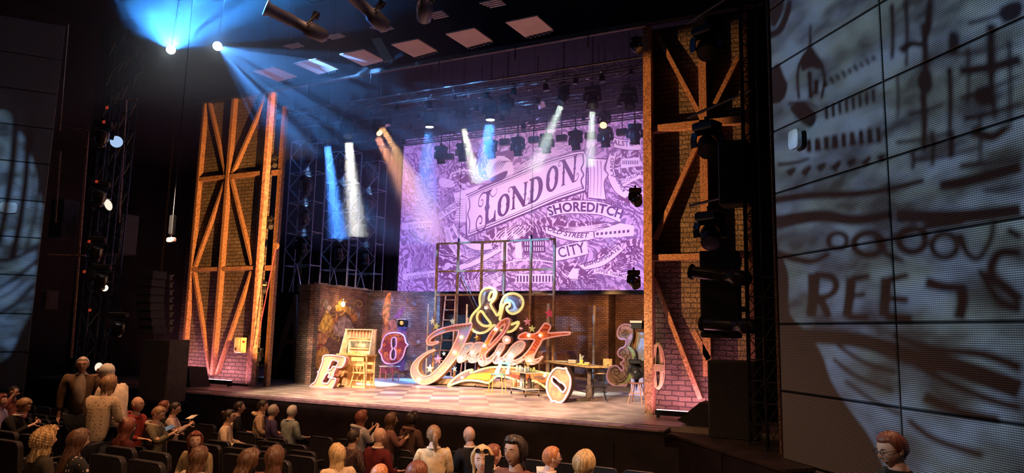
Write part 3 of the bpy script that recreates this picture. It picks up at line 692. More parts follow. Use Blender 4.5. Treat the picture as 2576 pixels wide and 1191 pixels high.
# LONDON in ornamented slab capitals: glyphs drawn in a unit box
def Lglyph(ch):
    S = []
    if ch == 'O':
        o = [(0.5+0.46*math.cos(a)*(1-0.10*abs(math.cos(a))**8), 0.5+0.5*math.sin(a)) for a in [2*PI*k/28 for k in range(28)]]
        i = []
        for k in range(28):
            a = 2*PI*k/28; r = 0.20-0.05*math.exp(-((math.sin(a))/0.16)**2)*1.0
            i.append((0.5+r*math.cos(a)*1.0, 0.5+0.40*math.sin(a)))
        return [('f', o, [i])]
    if ch == 'D':
        o = [(0.02,0),(0.02,0.06),(0.12,0.08),(0.12,0.46),(0.06,0.5),(0.12,0.54),(0.12,0.92),(0.02,0.94),(0.02,1)]+[(0.45+0.5*math.sin(a), 0.5+0.5*math.cos(a)) for a in [PI*k/14 for k in range(15)]]
        i = [(0.34,0.09),(0.34,0.44),(0.38,0.5),(0.34,0.56),(0.34,0.91)]+[(0.42+0.24*math.sin(a), 0.5+0.41*math.cos(a)) for a in [PI*(k+0.5)/11 for k in range(11)]]
        return [('f', o, [i])]
    if ch == 'N':
        return [('f', [(0.0,0.0),(0.3,0.0),(0.24,0.07),(0.21,0.45),(0.26,0.5),(0.21,0.55),(0.22,0.95),(0.08,0.95),(0.1,0.55),(0.05,0.5),(0.1,0.45),(0.1,0.07)], []),
                ('f', [(-0.05,1.0),(0.2,1.0),(0.86,0.16),(0.86,-0.04),(0.74,-0.02),(0.06,0.88)], []),
                ('f', [(0.7,1.0),(1.0,1.0),(0.93,0.93),(0.9,0.55),(0.95,0.5),(0.9,0.45),(0.87,0.05),(0.78,0.0),(0.8,0.45),(0.75,0.5),(0.8,0.55),(0.78,0.93)], []),
                ('r', [(0.85,0.0),(1.02,0.02),(1.12,0.16),(1.05,0.28),(0.96,0.2)], 0.05), ('r', [(0.0,1.0),(-0.14,0.97),(-0.2,0.86),(-0.12,0.8),(-0.06,0.86)], 0.05)]
    if ch == 'L':
        return [('f', [(0.28,1.0),(0.72,1.05),(0.6,0.94),(0.54,0.86),(0.54,0.6),(0.60,0.5),(0.54,0.4),(0.54,0.2),(0.62,0.06),(0.70,0.10),(0.86,0.14),(0.92,0.36),(0.98,0.36),(1.02,0.0),(0.8,0.02),(0.36,-0.02),(0.34,0.4),(0.26,0.5),(0.34,0.6),(0.36,0.88)], []),
                ('r', [(0.36,0.96),(0.12,0.98),(-0.08,0.86),(-0.12,0.66),(0.02,0.58),(0.16,0.66),(0.12,0.78),(0.02,0.76)], 0.055),
                ('r', [(0.4,-0.02),(0.3,-0.14),(0.06,-0.2),(-0.16,-0.08),(-0.2,0.14),(-0.02,0.3),(0.14,0.2),(0.1,0.06),(-0.0,0.08)], 0.085),
                ('r', [(0.56,0.92),(0.72,0.8),(0.92,0.84),(1.02,0.94),(0.94,1.04)], 0.035)]
lt = MB()
for ch, (x0, y0), (x1, y1), h in (('L',(1206,568),(1246,558),82), ('O',(1247,552),(1284,538),57), ('N',(1284,530),(1326,516),60), ('D',(1328,516),(1366,500),64), ('O',(1369,490),(1406,476),66), ('N',(1410,470),(1450,455),66)):
    f3 = lambda u, v: T5(x0+(x1-x0)*u+v*h*0.05, y0+(y1-y0)*u-v*h)
    for g in Lglyph(ch):
        if g[0] == 'f': fill(lt, g[1], f3, 0, g[2])
        else: ribbon(lt, g[1], g[2], f3, g[2]*0.5)
lt.build('lettering', led_lo, screen, fix=False, label='ornamented capitals spelling LONDON')
tx.build('lettering', led_lo, screen, fix=False, label='dark hand-drawn street and district names')
b = MB()
b.box(sx0.x-0.12, sx0.x, YS-0.1, YS+0.1, zbot-0.1, ztop); b.box(sx0.x-0.12, sx1.x+0.5, YS-0.1, YS+0.1, zbot-0.14, zbot)
for k in range(22): b.box(sx0.x-0.3, sx0.x-0.12, YS-0.03, YS, zbot+0.2+k*0.3, zbot+0.23+k*0.3)
b.box(sx0.x-0.33, sx0.x-0.3, YS-0.04, YS, zbot-0.1, ztop)
b.build('frame', blackmat, screen)
# ------------------------------------------------------------------ portal towers: brick flats with timber bracing in front
brick_t = mbrick('portal_brick', (0.17,0.13,0.10), (0.12,0.09,0.07), (0.05,0.04,0.035), 0.30, 0.115, 0.014, 1.0, (0.5,0.45,0.45), wob=0.05)
YT = 15.80; YB = 15.92            # faces of bracing and of brick
def pix_bar(mb, p, q, w, Y, d=0.12):
    P = at_y(p[0], p[1], Y); Q = at_y(q[0], q[1], Y); mb.bar(P, Q, d, w, up=(0,1,0)) if False else mb.bar(P, Q, w, d, up=(0,1,0))
def timber(mb, P, Q, w, d):
    """board of face width w (seen from the front) and depth d"""
    P, Q = Vector(P), Vector(Q); t = (Q-P).normalized(); side = t.cross(Vector((0,1,0))).normalized()
    vs = [A+side*(w/2*i)+Vector((0,d/2*j,0)) for A in (P, Q) for i, j in ((-1,-1),(1,-1),(1,1),(-1,1))]
    mb.add(vs, [(0,1,2,3),(7,6,5,4),(0,4,5,1),(1,5,6,2),(2,6,7,3),(3,7,4,0)])
# left tower
tw = empty('portal_tower', (-18.0, 16.2, 0), 'tall left portal tower of brickwork behind rusty timber braces', 'scenery')
b = MB(); b.box(-19.75, -16.3, YB, YB+0.12, 0, 9.2); b.build('brick_flat', brick_t, tw)
def post(root, x, w, z0, z1, Y=YT, d=0.22, name='post', mat=None, label=None):
    b = MB(); b.box(x-w/2, x+w/2, Y-0.06, (YB-0.002 if d > 0 else Y-d), z0, z1); return b.build(name, mat or rust, root, label=label)
post(tw, -19.30, 0.10, 0, 9.18); post(tw, -17.95, 0.11, 0.25, 9.18)
z1 = at_y(587, 443, YT).z; z2 = at_y(560, 677, YT).z
for z in (z1, z2):
    b = MB(); b.box(-19.25, -16.5, YT-0.04, YB-0.002, z-0.06, z+0.06); b.build('crossbar', rust, tw)
for p, q in (((-19.12, 9.15),(-18.1, z1+0.1)), ((-16.55, 9.15),(-17.8, z1+0.1)), ((-18.08, z1-0.1),(-19.18, z2+0.1)), ((-17.82, z1-0.1),(-16.65, z2+0.1)),
             ((-19.18, z2-0.1),(-18.1, 0.3)), ((-16.65, z2-0.1),(-17.8, 0.3))):
    b = MB(); timber(b, (p[0], YT+0.05, p[1]), (q[0], YT+0.05, q[1]), 0.085, 0.13); b.build('brace', rust, tw)
b = MB(); b.box(-19.7, -16.3, YT-0.16, YB, 0.0, 0.05); b.build('base_rail', blackmat, tw)
post(tw, -16.47, 0.10, 0, 8.4, YT+0.02, 0.2); 
rp = mk('red_oxide_post', (0.52,0.26,0.20), 0.5, 0, 0.4, 12, 0.3)
post(tw, -16.27, 0.13, 0, 9.15, YT-0.06, -0.12, mat=rp, label='reddish inner portal post'); post(tw, -15.90, 0.13, 0, 8.7, YT+0.2, -0.1)
for z in (z1, z2):
    b = MB(); b.box(-16.2, -15.8, YT+0.1, YT+0.2, z-0.08, z+0.08); b.build('bracket', rust, tw)
# right tower
tr = empty('portal_tower', (-3.2, 16.2, 0), 'tall right portal tower of brickwork behind orange timber braces', 'scenery')
b = MB(); b.box(-4.2, -1.8, YB+0.02, YB+0.14, 0, 9.13); b.build('brick_flat', brick_t, tr)
b = MB(); b.box(-4.27, -4.08, YT-0.12, YB+0.018, 0, 9.13); b.build('post', rust, tr)
xc = at_y(1771, 400, YT).x
b = MB(); b.box(xc-0.085, xc+0.085, YT-0.06, YB+0.018, 0.9, 9.13); b.build('post', rust, tr); post(tr, -1.95, 0.10, 0, 9.13, YT+0.1, 0.12)
b = MB(); y1 = at_y(1693, 320, YT).z; b.box(-4.1, -2.0, YT-0.06, YB+0.018, y1-0.08, y1+0.08); b.build('crossbar', rust, tr)
b = MB(); y2 = at_y(1690, 648, YT).z; b.box(-4.1, -2.0, YT-0.06, YB+0.018, y2-0.07, y2+0.07); b.build('crossbar', rust, tr)
for p, q in (((1648,78),(1764,296)), ((1856,140),(1798,262)), ((1764,334),(1646,604)), ((1643,700),(1762,1005))):
    P = at_y(p[0], p[1], YT)+Vector((0,0.12,0)); Q = at_y(q[0], q[1], YT)+Vector((0,0.05,0)); b = MB(); timber(b, P, Q, 0.10, 0.15); b.build('brace', rust, tr)
b = MB(); P = at_y(1745, 835, YT); Q = at_y(1785, 905, YT); timber(b, P, Q, 0.12, 0.12); b.build('brace', rust, tr)
# LED battens washing the tower feet
pinkglow = mglow('batten_pink', (1.0,0.42,0.52), 7.0)
def batten(cx, y, L, label, watts):
    r = empty('led_batten', (cx, y, 0), label, 'stage light', 'led battens at the tower feet')
    b = MB(); b.bevbox(cx-L/2, cx+L/2, y-0.05, y+0.06, 0.05, 0.16, 0.01); b.build('housing', black, r)
    b = MB(); b.box(cx-L/2+0.03, cx+L/2-0.03, y-0.02, y+0.05, 0.161, 0.168); b.build('lens_strip', pinkglow, r)
    for s in (-1, 1):
        b = MB(); b.box(cx+s*L/2*0.9-0.02, cx+s*L/2*0.9+0.02, y-0.07, y+0.07, 0.0, 0.05); b.build('foot', black, r)
    area('batten_wash', (cx, y+0.02, 0.19), (cx, y+0.42, 0.95), watts*5, (1.0,0.36,0.48), L, 0.05)
batten(-17.35, YT-0.42, 1.35, 'led batten right of pair at the foot of left tower', 9)
batten(-19.0, YT-0.42, 1.3, 'led batten by the wedge monitor at left tower foot', 8)
batten(-3.32, YT-0.42, 1.25, 'led batten at the foot of the right tower', 10)
# first-aid style box on the left tower, coil of rope on the right tower
cream = mk('cream_metal', (0.75,0.68,0.38), 0.45, 0.1, 0.15, 12)
c = at_y(598, 870, YB-0.31)
r = empty('junction_box', (c.x, c.y+0.1, c.z-0.24), 'cream metal junction box fixed on the left tower brickwork', 'box')
b = MB(); b.bevbox(c.x-0.15, c.x+0.15, c.y, c.y+0.3, c.z-0.22, c.z+0.24, 0.02); b.build('case', cream, r)
b = MB(); b.box(c.x-0.13, c.x+0.06, c.y-0.02, c.y, c.z-0.18, c.z+0.2); b.build('door', cream, r)
b = MB(); b.cyl((c.x+0.15, c.y+0.05, c.z+0.12), (c.x+0.21, c.y+0.05, c.z+0.12), 0.03, 10); b.build('knob', mk('red_knob', (0.7,0.05,0.04), 0.4), r)
b = MB(); b.box(c.x-0.09, c.x-0.02, c.y-0.03, c.y-0.02, c.z-0.14, c.z-0.06); b.build('window', mk('smoky_window', (0.12,0.08,0.05), 0.2), r)
rope_m = mk('manila_rope', (0.62,0.40,0.24), 0.75, 0, 0.3, 60, 0.5)
rc = at_y(1656, 925, YB-0.03); b = MB(); rr = random.Random(5)
for k in range(7):
    ph = rr.uniform(-0.03, 0.03); ww = 0.06+0.014*k; hh = 0.48+rr.uniform(-0.04, 0.05); yy = rc.y-0.05-0.012*(k % 3)
    for up in (1, -1):
        pts = []
        for j in range(15):
            a = PI*j/14
            pts.append((rc.x+ph+ww*(-math.cos(a)), yy+rr.uniform(-0.003,0.003), rc.z+up*hh*math.sin(a)**0.8*(1 if up > 0 else 0.95)+0.02))
        b.tube(pts, 0.013, 6)
for k in range(5):
    z = rc.z-0.07+k*0.032
    b.tube([(rc.x+0.15*math.cos(a*PI/9), rc.y-0.05+0.075*math.sin(a*PI/9), z+0.006*math.sin(a)) for a in range(18)], 0.014, 6, closed=True)
o = b.build('rope_coil', rope_m, None, True); tag(o, 'coil of tan rope hanging on the right tower brickwork', 'rope')
# ------------------------------------------------------------------ brick wings upstage left, painted with graffiti
brick_w = mbrick('wing_brick', (0.48,0.27,0.19), (0.26,0.15,0.12), (0.14,0.10,0.10), 0.20, 0.068, 0.010, 1.0, (0.30,0.24,0.26))
brick_g = mbrick('wing_brick_grey', (0.26,0.19,0.14), (0.13,0.10,0.09), (0.07,0.06,0.06), 0.20, 0.068, 0.012, 1.0, (0.4,0.34,0.34))
P1 = Vector((-15.57, 17.54, 0)); P1b = at_z(917, 952, 0); 
def wing(root, pts, z0, z1, th=0.25, mats=None, name='brick_face'):
    """folded wall of upright brick panels through ground points pts"""
    for k in range(len(pts)-1):
        A, B = Vector(pts[k]), Vector(pts[k+1]); d = (B-A).normalized(); n = Vector((d.y, -d.x, 0))
        b = MB(); steps = max(2, int((B-A).length/0.12)); rr = random.Random(k+11)
        top = [z1+rr.choice((0, 0, 0.02, -0.02, 0.03)) for _ in range(steps)]
        base = [A, B, B-n*th, A-n*th]
        b.add([(p.x, p.y, z) for z in (z0, z1) for p in base], [(3,2,1,0),(4,5,6,7),(0,1,5,4),(1,2,6,5),(2,3,7,6),(3,0,4,7)])
        b.build(name, (mats or [brick_w])[k % len(mats or [1])], root)
zw = 3.17
w1 = empty('brick_wall', (-15.8, 19, 0), 'graffiti covered brick wall behind the wooden desk', 'wall', 'folding graffiti brick walls')
wing(w1, [(-16.25, 17.54, 0), (P1.x, P1.y, 0), (-16.12, P1b.y, 0)], 0, zw, 0.2, [brick_g, brick_w])
w2c = at_z(955, 953, 0); w2l = (w2c.x-0.75, w2c.y+0.0, 0); w2e = (w2c.x+1.05, w2c.y+1.35, 0)
w2 = empty('brick_wall', (w2c.x, w2c.y, 0), 'graffiti covered brick wall behind the purple figure-of-eight letter', 'wall', 'folding graffiti brick walls')
w2m = Vector((w2c.x+0.55, w2c.y+0.75, 0)); w2f = Vector((w2c.x+1.9, w2c.y+0.9, 0))
zw2 = at_y(955, 731, w2c.y).z
wing(w2, [w2l, w2c, w2m, w2f], 0, zw2, 0.2, [brick_g, brick_w, brick_w])
# coping of loose bricks
cop = mbrick('coping_brick', (0.45,0.36,0.34), (0.35,0.28,0.27), (0.15,0.13,0.13), 0.24, 0.08, 0.01, 0.6)
b = MB(); rr = random.Random(2)
for k in range(12):
    t = k/12; y = 17.6+t*3.3; x = -15.57-0.33*t
    b.box(x-0.16, x+0.03, y, y+0.22, zw, zw+0.035+rr.uniform(0, 0.03))
b.build('coping', cop, w1)
# graffiti: flat painted shapes lying on the brick faces
def paint(root, pts, A, B, z_of, mat, name='graffiti', off=0.012, holes=()):
    d = (B-A).normalized(); n = Vector((d.y, -d.x, 0))
    b = MB(); P = [A + n*off]; 
    fn = lambda x, y: at_pl(x, y, A+n*off, n)
    fill(b, pts, fn, 5); b.build(name, mat, root, fix=False)
def gm(name, c): return mk('paint_'+name, c, 0.6, 0, 0.45, 7, 0.15)
FA, FB = Vector((P1.x, P1.y, 0)), Vector((-16.12, P1b.y, 0))
G = [([(801,828),(812,800),(822,782),(835,800),(838,826),(826,838),(810,836)], gm('gold', (0.60,0.40,0.08))),
     ([(845,768),(868,770),(888,778),(880,792),(862,782),(846,784)], gm('yellow', (0.55,0.34,0.10))),
     ([(838,826),(850,806),(868,798),(884,812),(878,840),(858,848),(842,842)], gm('grey_rose', (0.38,0.30,0.30))),
     ([(790,905),(800,880),(820,874),(828,896),(822,920),(800,930)], gm('amber', (0.55,0.30,0.08))),
     ([(786,858),(806,838),(824,842),(820,862),(800,872)], gm('sienna', (0.42,0.20,0.10))),
     ([(880,790),(892,786),(900,800),(888,812)], gm('orange', (0.60,0.26,0.06))),
     ([(790,880),(796,868),(812,866),(806,880)], gm('crimson', (0.32,0.07,0.08))),
     ([(804,758),(816,748),(822,764),(812,772)], gm('umber', (0.22,0.15,0.10)))]
for pts, m_ in G: paint(w1, pts, FA, FB, None, m_)
for k in range(16):
    rr = random.Random(40+k); cx, cy = rr.uniform(798, 905), rr.uniform(758, 925)
    b = MB(); d = (FB-FA).normalized(); n = Vector((d.y, -d.x, 0)); fn = lambda x, y: at_pl(x, y, FA+n*0.02, n)
    ribbon(b, spiral(cx, cy, rr.uniform(7, 15), 2, rr.uniform(0, 6), rr.choice((-1, 1))*1.1, 20), 2.4, fn, 1.0)
    b.build('graffiti', gm(('gold','yellow','umber','sienna')[k % 4], ((0.6,0.4,0.08),(0.55,0.34,0.10),(0.22,0.15,0.10),(0.42,0.20,0.10))[k % 4]), w1, fix=False)
def on_seg(A, B, off=0.015):
    d = (B-A).normalized(); n = Vector((d.y, -d.x, 0)); return lambda x, y: at_pl(x, y, A+n*off, n)
f2 = on_seg(Vector(w2c), w2m)
for pts, m_ in (([(962,790),(972,745),(984,740),(980,790),(974,830)], gm('flame', (0.62,0.22,0.06))), ([(960,850),(972,815),(990,805),(1000,830),(985,850),(975,880)], gm('rust_rose', (0.45,0.16,0.10))),
                ([(990,800),(1005,780),(1018,775),(1006,800)], gm('plum', (0.25,0.08,0.16))), ([(984,905),(990,850),(1010,815),(1035,800),(1052,830),(1056,880),(1040,925),(1010,935)], gm('plum', (0.25,0.08,0.16))), ([(960,940),(966,905),(985,895),(1000,930)], gm('crimson', (0.32,0.07,0.08)))):
    b = MB(); fill(b, pts, f2, 5); b.build('graffiti', m_, w2, fix=False)
rg = random.Random(21); cols = [((0.55,0.34,0.10),'g1'), ((0.30,0.30,0.36),'g2'), ((0.45,0.16,0.06),'g3'), ((0.20,0.10,0.10),'g4'), ((0.50,0.42,0.38),'g5'), ((0.16,0.14,0.20),'g6')]
dA = (FB-FA).normalized(); nA = Vector((dA.y, -dA.x, 0)); dB = (w2m-Vector(w2c)).normalized(); nB = Vector((dB.y, -dB.x, 0)); dC = (Vector(w2f)-w2m).normalized(); nC = Vector((dC.y, -dC.x, 0))
for k in range(34):
    A_, n_, x0_, x1_, y0_, y1_, rt_ = ((FA, nA, 798, 908, 745, 945, w1), (Vector(w2c), nB, 962, 990, 750, 940, w2), (w2m, nC, 1000, 1060, 750, 940, w2))[(0, 0, 1, 2)[k % 4]]
    cx, cy = rg.uniform(x0_, x1_), rg.uniform(y0_, y1_); r0 = rg.uniform(5, 12)
    pts = [(cx+r0*rg.uniform(0.5, 1.2)*math.cos(a*PI/4), cy+r0*rg.uniform(0.5, 1.3)*math.sin(a*PI/4)) for a in range(8)]
    fn = (lambda P_, m_: (lambda x, y: at_pl(x, y, P_+m_*0.009, m_)))(A_, n_); c_, nm = cols[rg.randrange(6)]
    b = MB(); fill(b, pts, fn, 3); b.build('graffiti', gm(nm, c_), rt_, fix=False)
    fn = (lambda P_, m_: (lambda x, y: at_pl(x, y, P_+m_*0.013, m_)))(A_, n_)
    b = MB(); ribbon(b, pts+[pts[0]], 1.3, fn); b.build('graffiti_outline', gm('umber', (0.12,0.08,0.07)), rt_, fix=False)
# wall lamps with glowing bulbs
bulbglow = mglow('filament_glow', (1.0,0.52,0.14), 14.0)
def wall_lamp(x, y, A, B, label, w):
    d = (B-A).normalized(); n = Vector((d.y, -d.x, 0)); c = at_pl(x, y, A+n*0.14, n)
    r = empty('wall_lamp', (c.x, c.y, c.z), label, 'lamp', 'bare bulb wall lamps')
    b = MB(); b.tube([c-n*0.14+Vector((0,0,0.16)), c-n*0.05+Vector((0,0,0.19)), c+Vector((0,0,0.16))], 0.015, 8); b.cyl(c+Vector((0,0,0.07)), c+Vector((0,0,0.17)), 0.035, 10); b.build('holder', chrome, r)
    b = MB(); b.ball(c, 0.075, 12, 8, 1, 1, 1.25); b.build('bulb', bulbglow, r, True)
    point('bulb_light', c+n*0.12, w, (1.0,0.5,0.18), 0.05)
wall_lamp(863, 766, FA, FB, 'bare glowing bulb on the brick wall behind the desk', 9)
wall_lamp(999, 774, w2m, w2f, 'bare glowing bulb on the brick wall near the figure-of-eight letter', 9)
# back wall of brick with piers, below the screen
brick_b = mbrick('back_brick', (0.26,0.14,0.08), (0.17,0.09,0.06), (0.07,0.045,0.035), 0.22, 0.075, 0.012, 0.9, (0.45,0.38,0.36))
b = MB(); b.box(-17.6, -3.5, 27.5, 27.7, 0, 4.2); 
bw = b.build('wall_back.001', brick_b); tag(bw, kind='structure')
def pier(px0, px1, Y, dz=3.9, label=None):
    A = at_y(px0, 800, Y).x; B = at_y(px1, 800, Y).x
    b = MB(); b.box(A, B, Y, 27.495, 0, dz); o = b.build('brick_pier', brick_b); tag(o, label, 'pier', 'brick piers at the back wall')
pier(1480, 1531, 26.6, label='brick pier left of the scroll letter, lit amber')
pier(1215, 1238, 26.9, label='narrow brick pier behind the ampersand')
pier(1300, 1330, 26.9, label='narrow brick pier behind the letter l')
b = MB(); b.box(-17.6, -3.5, 25.9, 26.2, 3.3, 3.75); o = b.build('trim_7', mk('lintel', (0.12,0.07,0.05), 0.7, 0, 0.3, 3)); tag(o, kind='structure')
# raking timber brace and dark flat left of the walls
br = empty('stage_brace', (-18.4, 18.5, 0), 'dark raking timber brace supporting the brick wall', 'scenery')
Yb = 18.3
for p, q, w in (((744,742),(742,950),0.13), ((742,760),(684,950),0.14), ((712,860),(745,862),0.14)):
    b = MB(); timber(b, at_y(*p, Yb), at_y(*q, Yb), w, 0.1); b.build('timber', wood_dark, br)
b = MB(); b.box(at_y(668,900,Yb+0.4).x, at_y(775,900,Yb+0.4).x, Yb+0.4, Yb+0.5, 0, 3.0); tag(b.build('masking_flat', velvet), 'black masking flat behind the raking timber brace', 'scenery')
# ------------------------------------------------------------------ stage props: marquee letters
def mfil(name, base, line, scale=5.0, third=None, rough=0.5, thr=0.03, glow=0.0):
    """printed face with engraved filigree lines"""
    if name in _mats: return _mats[name]
    m, nt, b = new_mat(name); L = nt.links
    tc = nd(nt, 'ShaderNodeTexCoord'); n1 = nd(nt, 'ShaderNodeTexNoise'); n1.inputs['Scale'].default_value = scale*0.5; L.new(tc.outputs['Object'], n1.inputs['Vector'])
    vs = nd(nt, 'ShaderNodeVectorMath', operation='SCALE'); vs.inputs['Scale'].default_value = 1.2; L.new(n1.outputs['Color'], vs.inputs[0])
    va = nd(nt, 'ShaderNodeVectorMath', operation='ADD'); L.new(tc.outputs['Object'], va.inputs[0]); L.new(vs.outputs[0], va.inputs[1])
    w = nd(nt, 'ShaderNodeTexWave'); w.bands_direction = 'DIAGONAL'; w.inputs['Scale'].default_value = scale*0.8; w.inputs['Distortion'].default_value = 6; w.inputs['Detail'].default_value = 2
    L.new(va.outputs[0], w.inputs['Vector'])
    r = nd(nt, 'ShaderNodeValToRGB'); L.new(w.outputs['Fac'], r.inputs[0]); r.color_ramp.elements[0].position = 0.12; r.color_ramp.elements[1].position = 0.22
    n2 = nd(nt, 'ShaderNodeTexNoise'); n2.inputs['Scale'].default_value = scale*0.45; L.new(tc.outputs['Object'], n2.inputs['Vector'])
    r2 = nd(nt, 'ShaderNodeValToRGB'); L.new(n2.outputs['Fac'], r2.inputs[0]); r2.color_ramp.elements[0].position = 0.46; r2.color_ramp.elements[1].position = 0.54
    r2.color_ramp.elements[0].color = tuple(base)+(1,); r2.color_ramp.elements[1].color = tuple(third or base)+(1,)
    mx = nd(nt, 'ShaderNodeMix', data_type='RGBA'); L.new(r.outputs[0], mx.inputs[0]); mx.inputs[6].default_value = tuple(line)+(1,); L.new(r2.outputs[0], mx.inputs[7])
    L.new(mx.outputs[2], b.inputs['Base Color']); b.inputs['Roughness'].default_value = rough
    _mats[name] = m; return m
def mneon(name, c, s):
    if name in _mats: return _mats[name]
    m, nt, b = new_mat(name); b.inputs['Base Color'].default_value = tuple(c)+(1,); b.inputs['Roughness'].default_value = 0.4
    b.inputs['Emission Color'].default_value = tuple(c)+(1,); b.inputs['Emission Strength'].default_value = s
    _mats[name] = m; return m
neon_y = mneon('neon_pale_yellow', (1.0,0.90,0.34), 0.55)
neon_p = mneon('neon_pink', (1.0,0.42,0.36), 0.35)
neon_lp = mneon('neon_light_pink', (0.82,0.40,0.46), 0.15)
neon_v = mneon('neon_violet', (0.60,0.42,0.95), 0.35)
side_o = mk('letter_side_orange', (0.62,0.33,0.13), 0.5, 0, 0.2, 6)
side_p = mk('letter_side_pink', (0.55,0.22,0.18), 0.5, 0, 0.2, 6)
side_d = mk('letter_side_dark', (0.10,0.05,0.04), 0.5, 0, 0.2, 6)
bulb_m = mglow('marquee_bulb', (1.0,0.86,0.60), 9.0)
def letter(root, name, outline, Y, depth, trim, face, side, holes=(), smooth=3, tr=0.026, label=None, bulbs=(), inset=0.03, closed_trim=True, lean=0.0, trims=None):
    o = catmull(outline, smooth, True) if smooth else outline
    hs = [catmull(h, smooth, True) if smooth else h for h in holes]
    fn = (lambda x, y: at_y(x, y, Y)) if not lean else (lambda x, y: (lambda P: at_y(x, y, Y+lean*P.z))(at_y(x, y, Y)))
    f3 = lambda pts, off=0.0: [fn(x, y)+Vector((0, off, 0)) for x, y in pts]
    b = MB(); b.polyh([f3(o, inset)]+[f3(h, inset) for h in hs], (0, depth, 0)); body = b.build(name, side, root, label=label)
    ORG[body.name] = parent_origin(root)
    fb = MB(); fb.polyh([f3(o, inset-0.006)]+[f3(h, inset-0.006) for h in hs], (0, 0.004, 0)); fb.build('face', face, body)
    for l in ([o]+hs if trims is None else trims):
        t = MB(); t.tube(f3(l, 0.0), tr, 6, closed=trims is None); t.build('neon_trim', trim, body, True)
        if trims is None:
            # upstand behind the neon
            u = MB(); A = f3(l, 0.0); n = len(A); u.add(A+[p+Vector((0, inset+0.01, 0)) for p in A], [(i, (i+1) % n, n+(i+1) % n, n+i) for i in range(n)]); u.build('rim', side, body)
    for (x, y) in bulbs:
        c = fn(x, y); g = MB(); g.ball(c+Vector((0,-0.02,0)), 0.042, 10, 7); g.build('bulb', bulb_m, body, True)
    return body
YJ = 19.6
sg = empty('theatre_sign', (-10.5, YJ, 0), 'large illuminated script marquee sign topped by a yellow ampersand', 'sign')
Jp = zc([(950,200),(880,203),(760,215),(620,240),(500,275),(400,325),(335,380),(303,430),(303,470),(325,497),(365,505),(420,490),(475,462),(440,452),(390,470),(360,465),(348,440),(360,415),(400,385),(470,350),(560,318),(660,297),(740,292),(755,300),(755,340),(735,400),(690,500),(640,600),(590,680),(530,760),(450,850),(380,915),(310,950),(250,945),(205,910),(180,860),(180,800),(200,740),(250,680),(320,625),(390,595),(422,578),(400,570),(340,590),(250,640),(170,700),(110,770),(83,840),(83,920),(110,980),(160,1030),(220,1062),(290,1065),(370,1040),(450,990),(540,910),(620,820),(700,720),(770,620),(820,520),(870,420),(915,310)],1020,780,5.673)
up = zc([(240,612),(290,595),(370,590),(398,600),(385,640),(340,700),(290,760),(255,800),(255,825),(280,830),(320,800),(360,730),(400,650),(430,600),(480,580),(560,578),(600,590),(595,620),(560,690),(510,760),(450,820),(440,845),(460,857),(500,840),(545,795),(575,820),(550,880),(510,920),(450,960),(380,975),(330,960),(305,920),(298,875),(270,910),(200,950),(140,975),(100,960),(85,920),(90,860),(120,790),(170,710),(215,640)],1140,790,7.9375)
lp = zc([(500,930),(505,890),(530,800),(570,700),(620,600),(680,500),(740,390),(820,290),(900,200),(980,130),(1050,95),(1105,95),(1130,130),(1120,200),(1080,290),(1010,400),(930,500),(850,590),(760,680),(700,740),(660,790),(640,840),(650,890),(690,900),(740,870),(790,820),(850,760),(870,790),(830,860),(800,905),(730,970),(640,1025),(580,1040),(530,1010)],1140,790,7.9375)
lh = zc([(1022,205),(1035,225),(1000,320),(930,420),(830,530),(740,625),(718,625),(740,560),(800,450),(860,370),(940,270)],1140,790,7.9375)
ip = zc([(800,930),(800,880),(820,820),(850,740),(890,670),(930,605),(960,595),(1010,610),(1030,640),(1010,700),(960,780),(925,840),(930,880),(960,885),(1010,850),(1065,790),(1085,820),(1060,900),(1000,940),(900,990),(840,995),(808,970)],1140,790,7.9375)
dotp = [(1274.2+9.6*math.cos(a*PI/8), 855.9+9.6*math.sin(a*PI/8)) for a in range(16)]
ep = zc([(60,870),(100,820),(150,740),(210,660),(270,600),(340,560),(400,545),(450,560),(480,600),(470,660),(430,730),(370,790),(300,840),(250,890),(245,925),(280,935),(340,915),(400,880),(470,840),(510,870),(480,905),(400,960),(320,1000),(230,1025),(160,1010),(125,970),(90,930)],1260,790,7.942)
tp = zc([(880,190),(950,205),(990,240),(985,290),(950,350),(945,370),(1000,385),(1150,375),(1370,372),(1385,388),(1355,415),(1200,435),(1000,470),(850,510),(820,540),(780,620),(730,700),(690,780),(660,850),(655,900),(690,915),(760,895),(835,850),(825,875),(790,920),(740,970),(660,1005),(600,1010),(520,990),(488,900),(430,925),(425,870),(520,770),(590,680),(640,590),(670,540),(660,512),(600,505),(480,505),(370,500),(352,470),(370,430),(440,390),(500,372),(560,395),(640,405),(720,380),(770,330),(820,260)],1260,790,7.942)
amp = zc([(185,800),(190,740),(220,670),(270,605),(325,550),(365,505),(378,460),(372,400),(370,330),(385,255),(415,190),(460,143),(520,120),(590,118),(655,145),(695,190),(705,240),(685,315),(645,370),(600,420),(590,455),(620,520),(665,590),(712,665),(750,635),(780,560),(785,480),(800,425),(825,355),(870,290),(935,245),(1020,227),(1105,240),(1180,280),(1228,345),(1240,430),(1215,510),(1160,580),(1085,625),(1020,635),(965,612),(925,570),(912,530),(920,498),(955,490),(975,450),(955,412),(905,412),(855,450),(830,520),(812,600),(785,700),(775,745),(815,790),(900,830),(960,850),(1020,842),(1090,815),(1148,798),(1130,865),(1070,940),(1000,985),(920,1000),(850,985),(770,945),(700,885),(650,865),(590,920),(525,975),(450,1012),(370,1022),(295,1002),(230,955),(195,890)],1160,710,7.939)
ah1 = zc([(318,700),(335,630),(375,585),(420,595),(460,655),(520,735),(578,805),(590,840),(555,872),(490,880),(420,862),(365,815),(328,765)],1160,710,7.939)
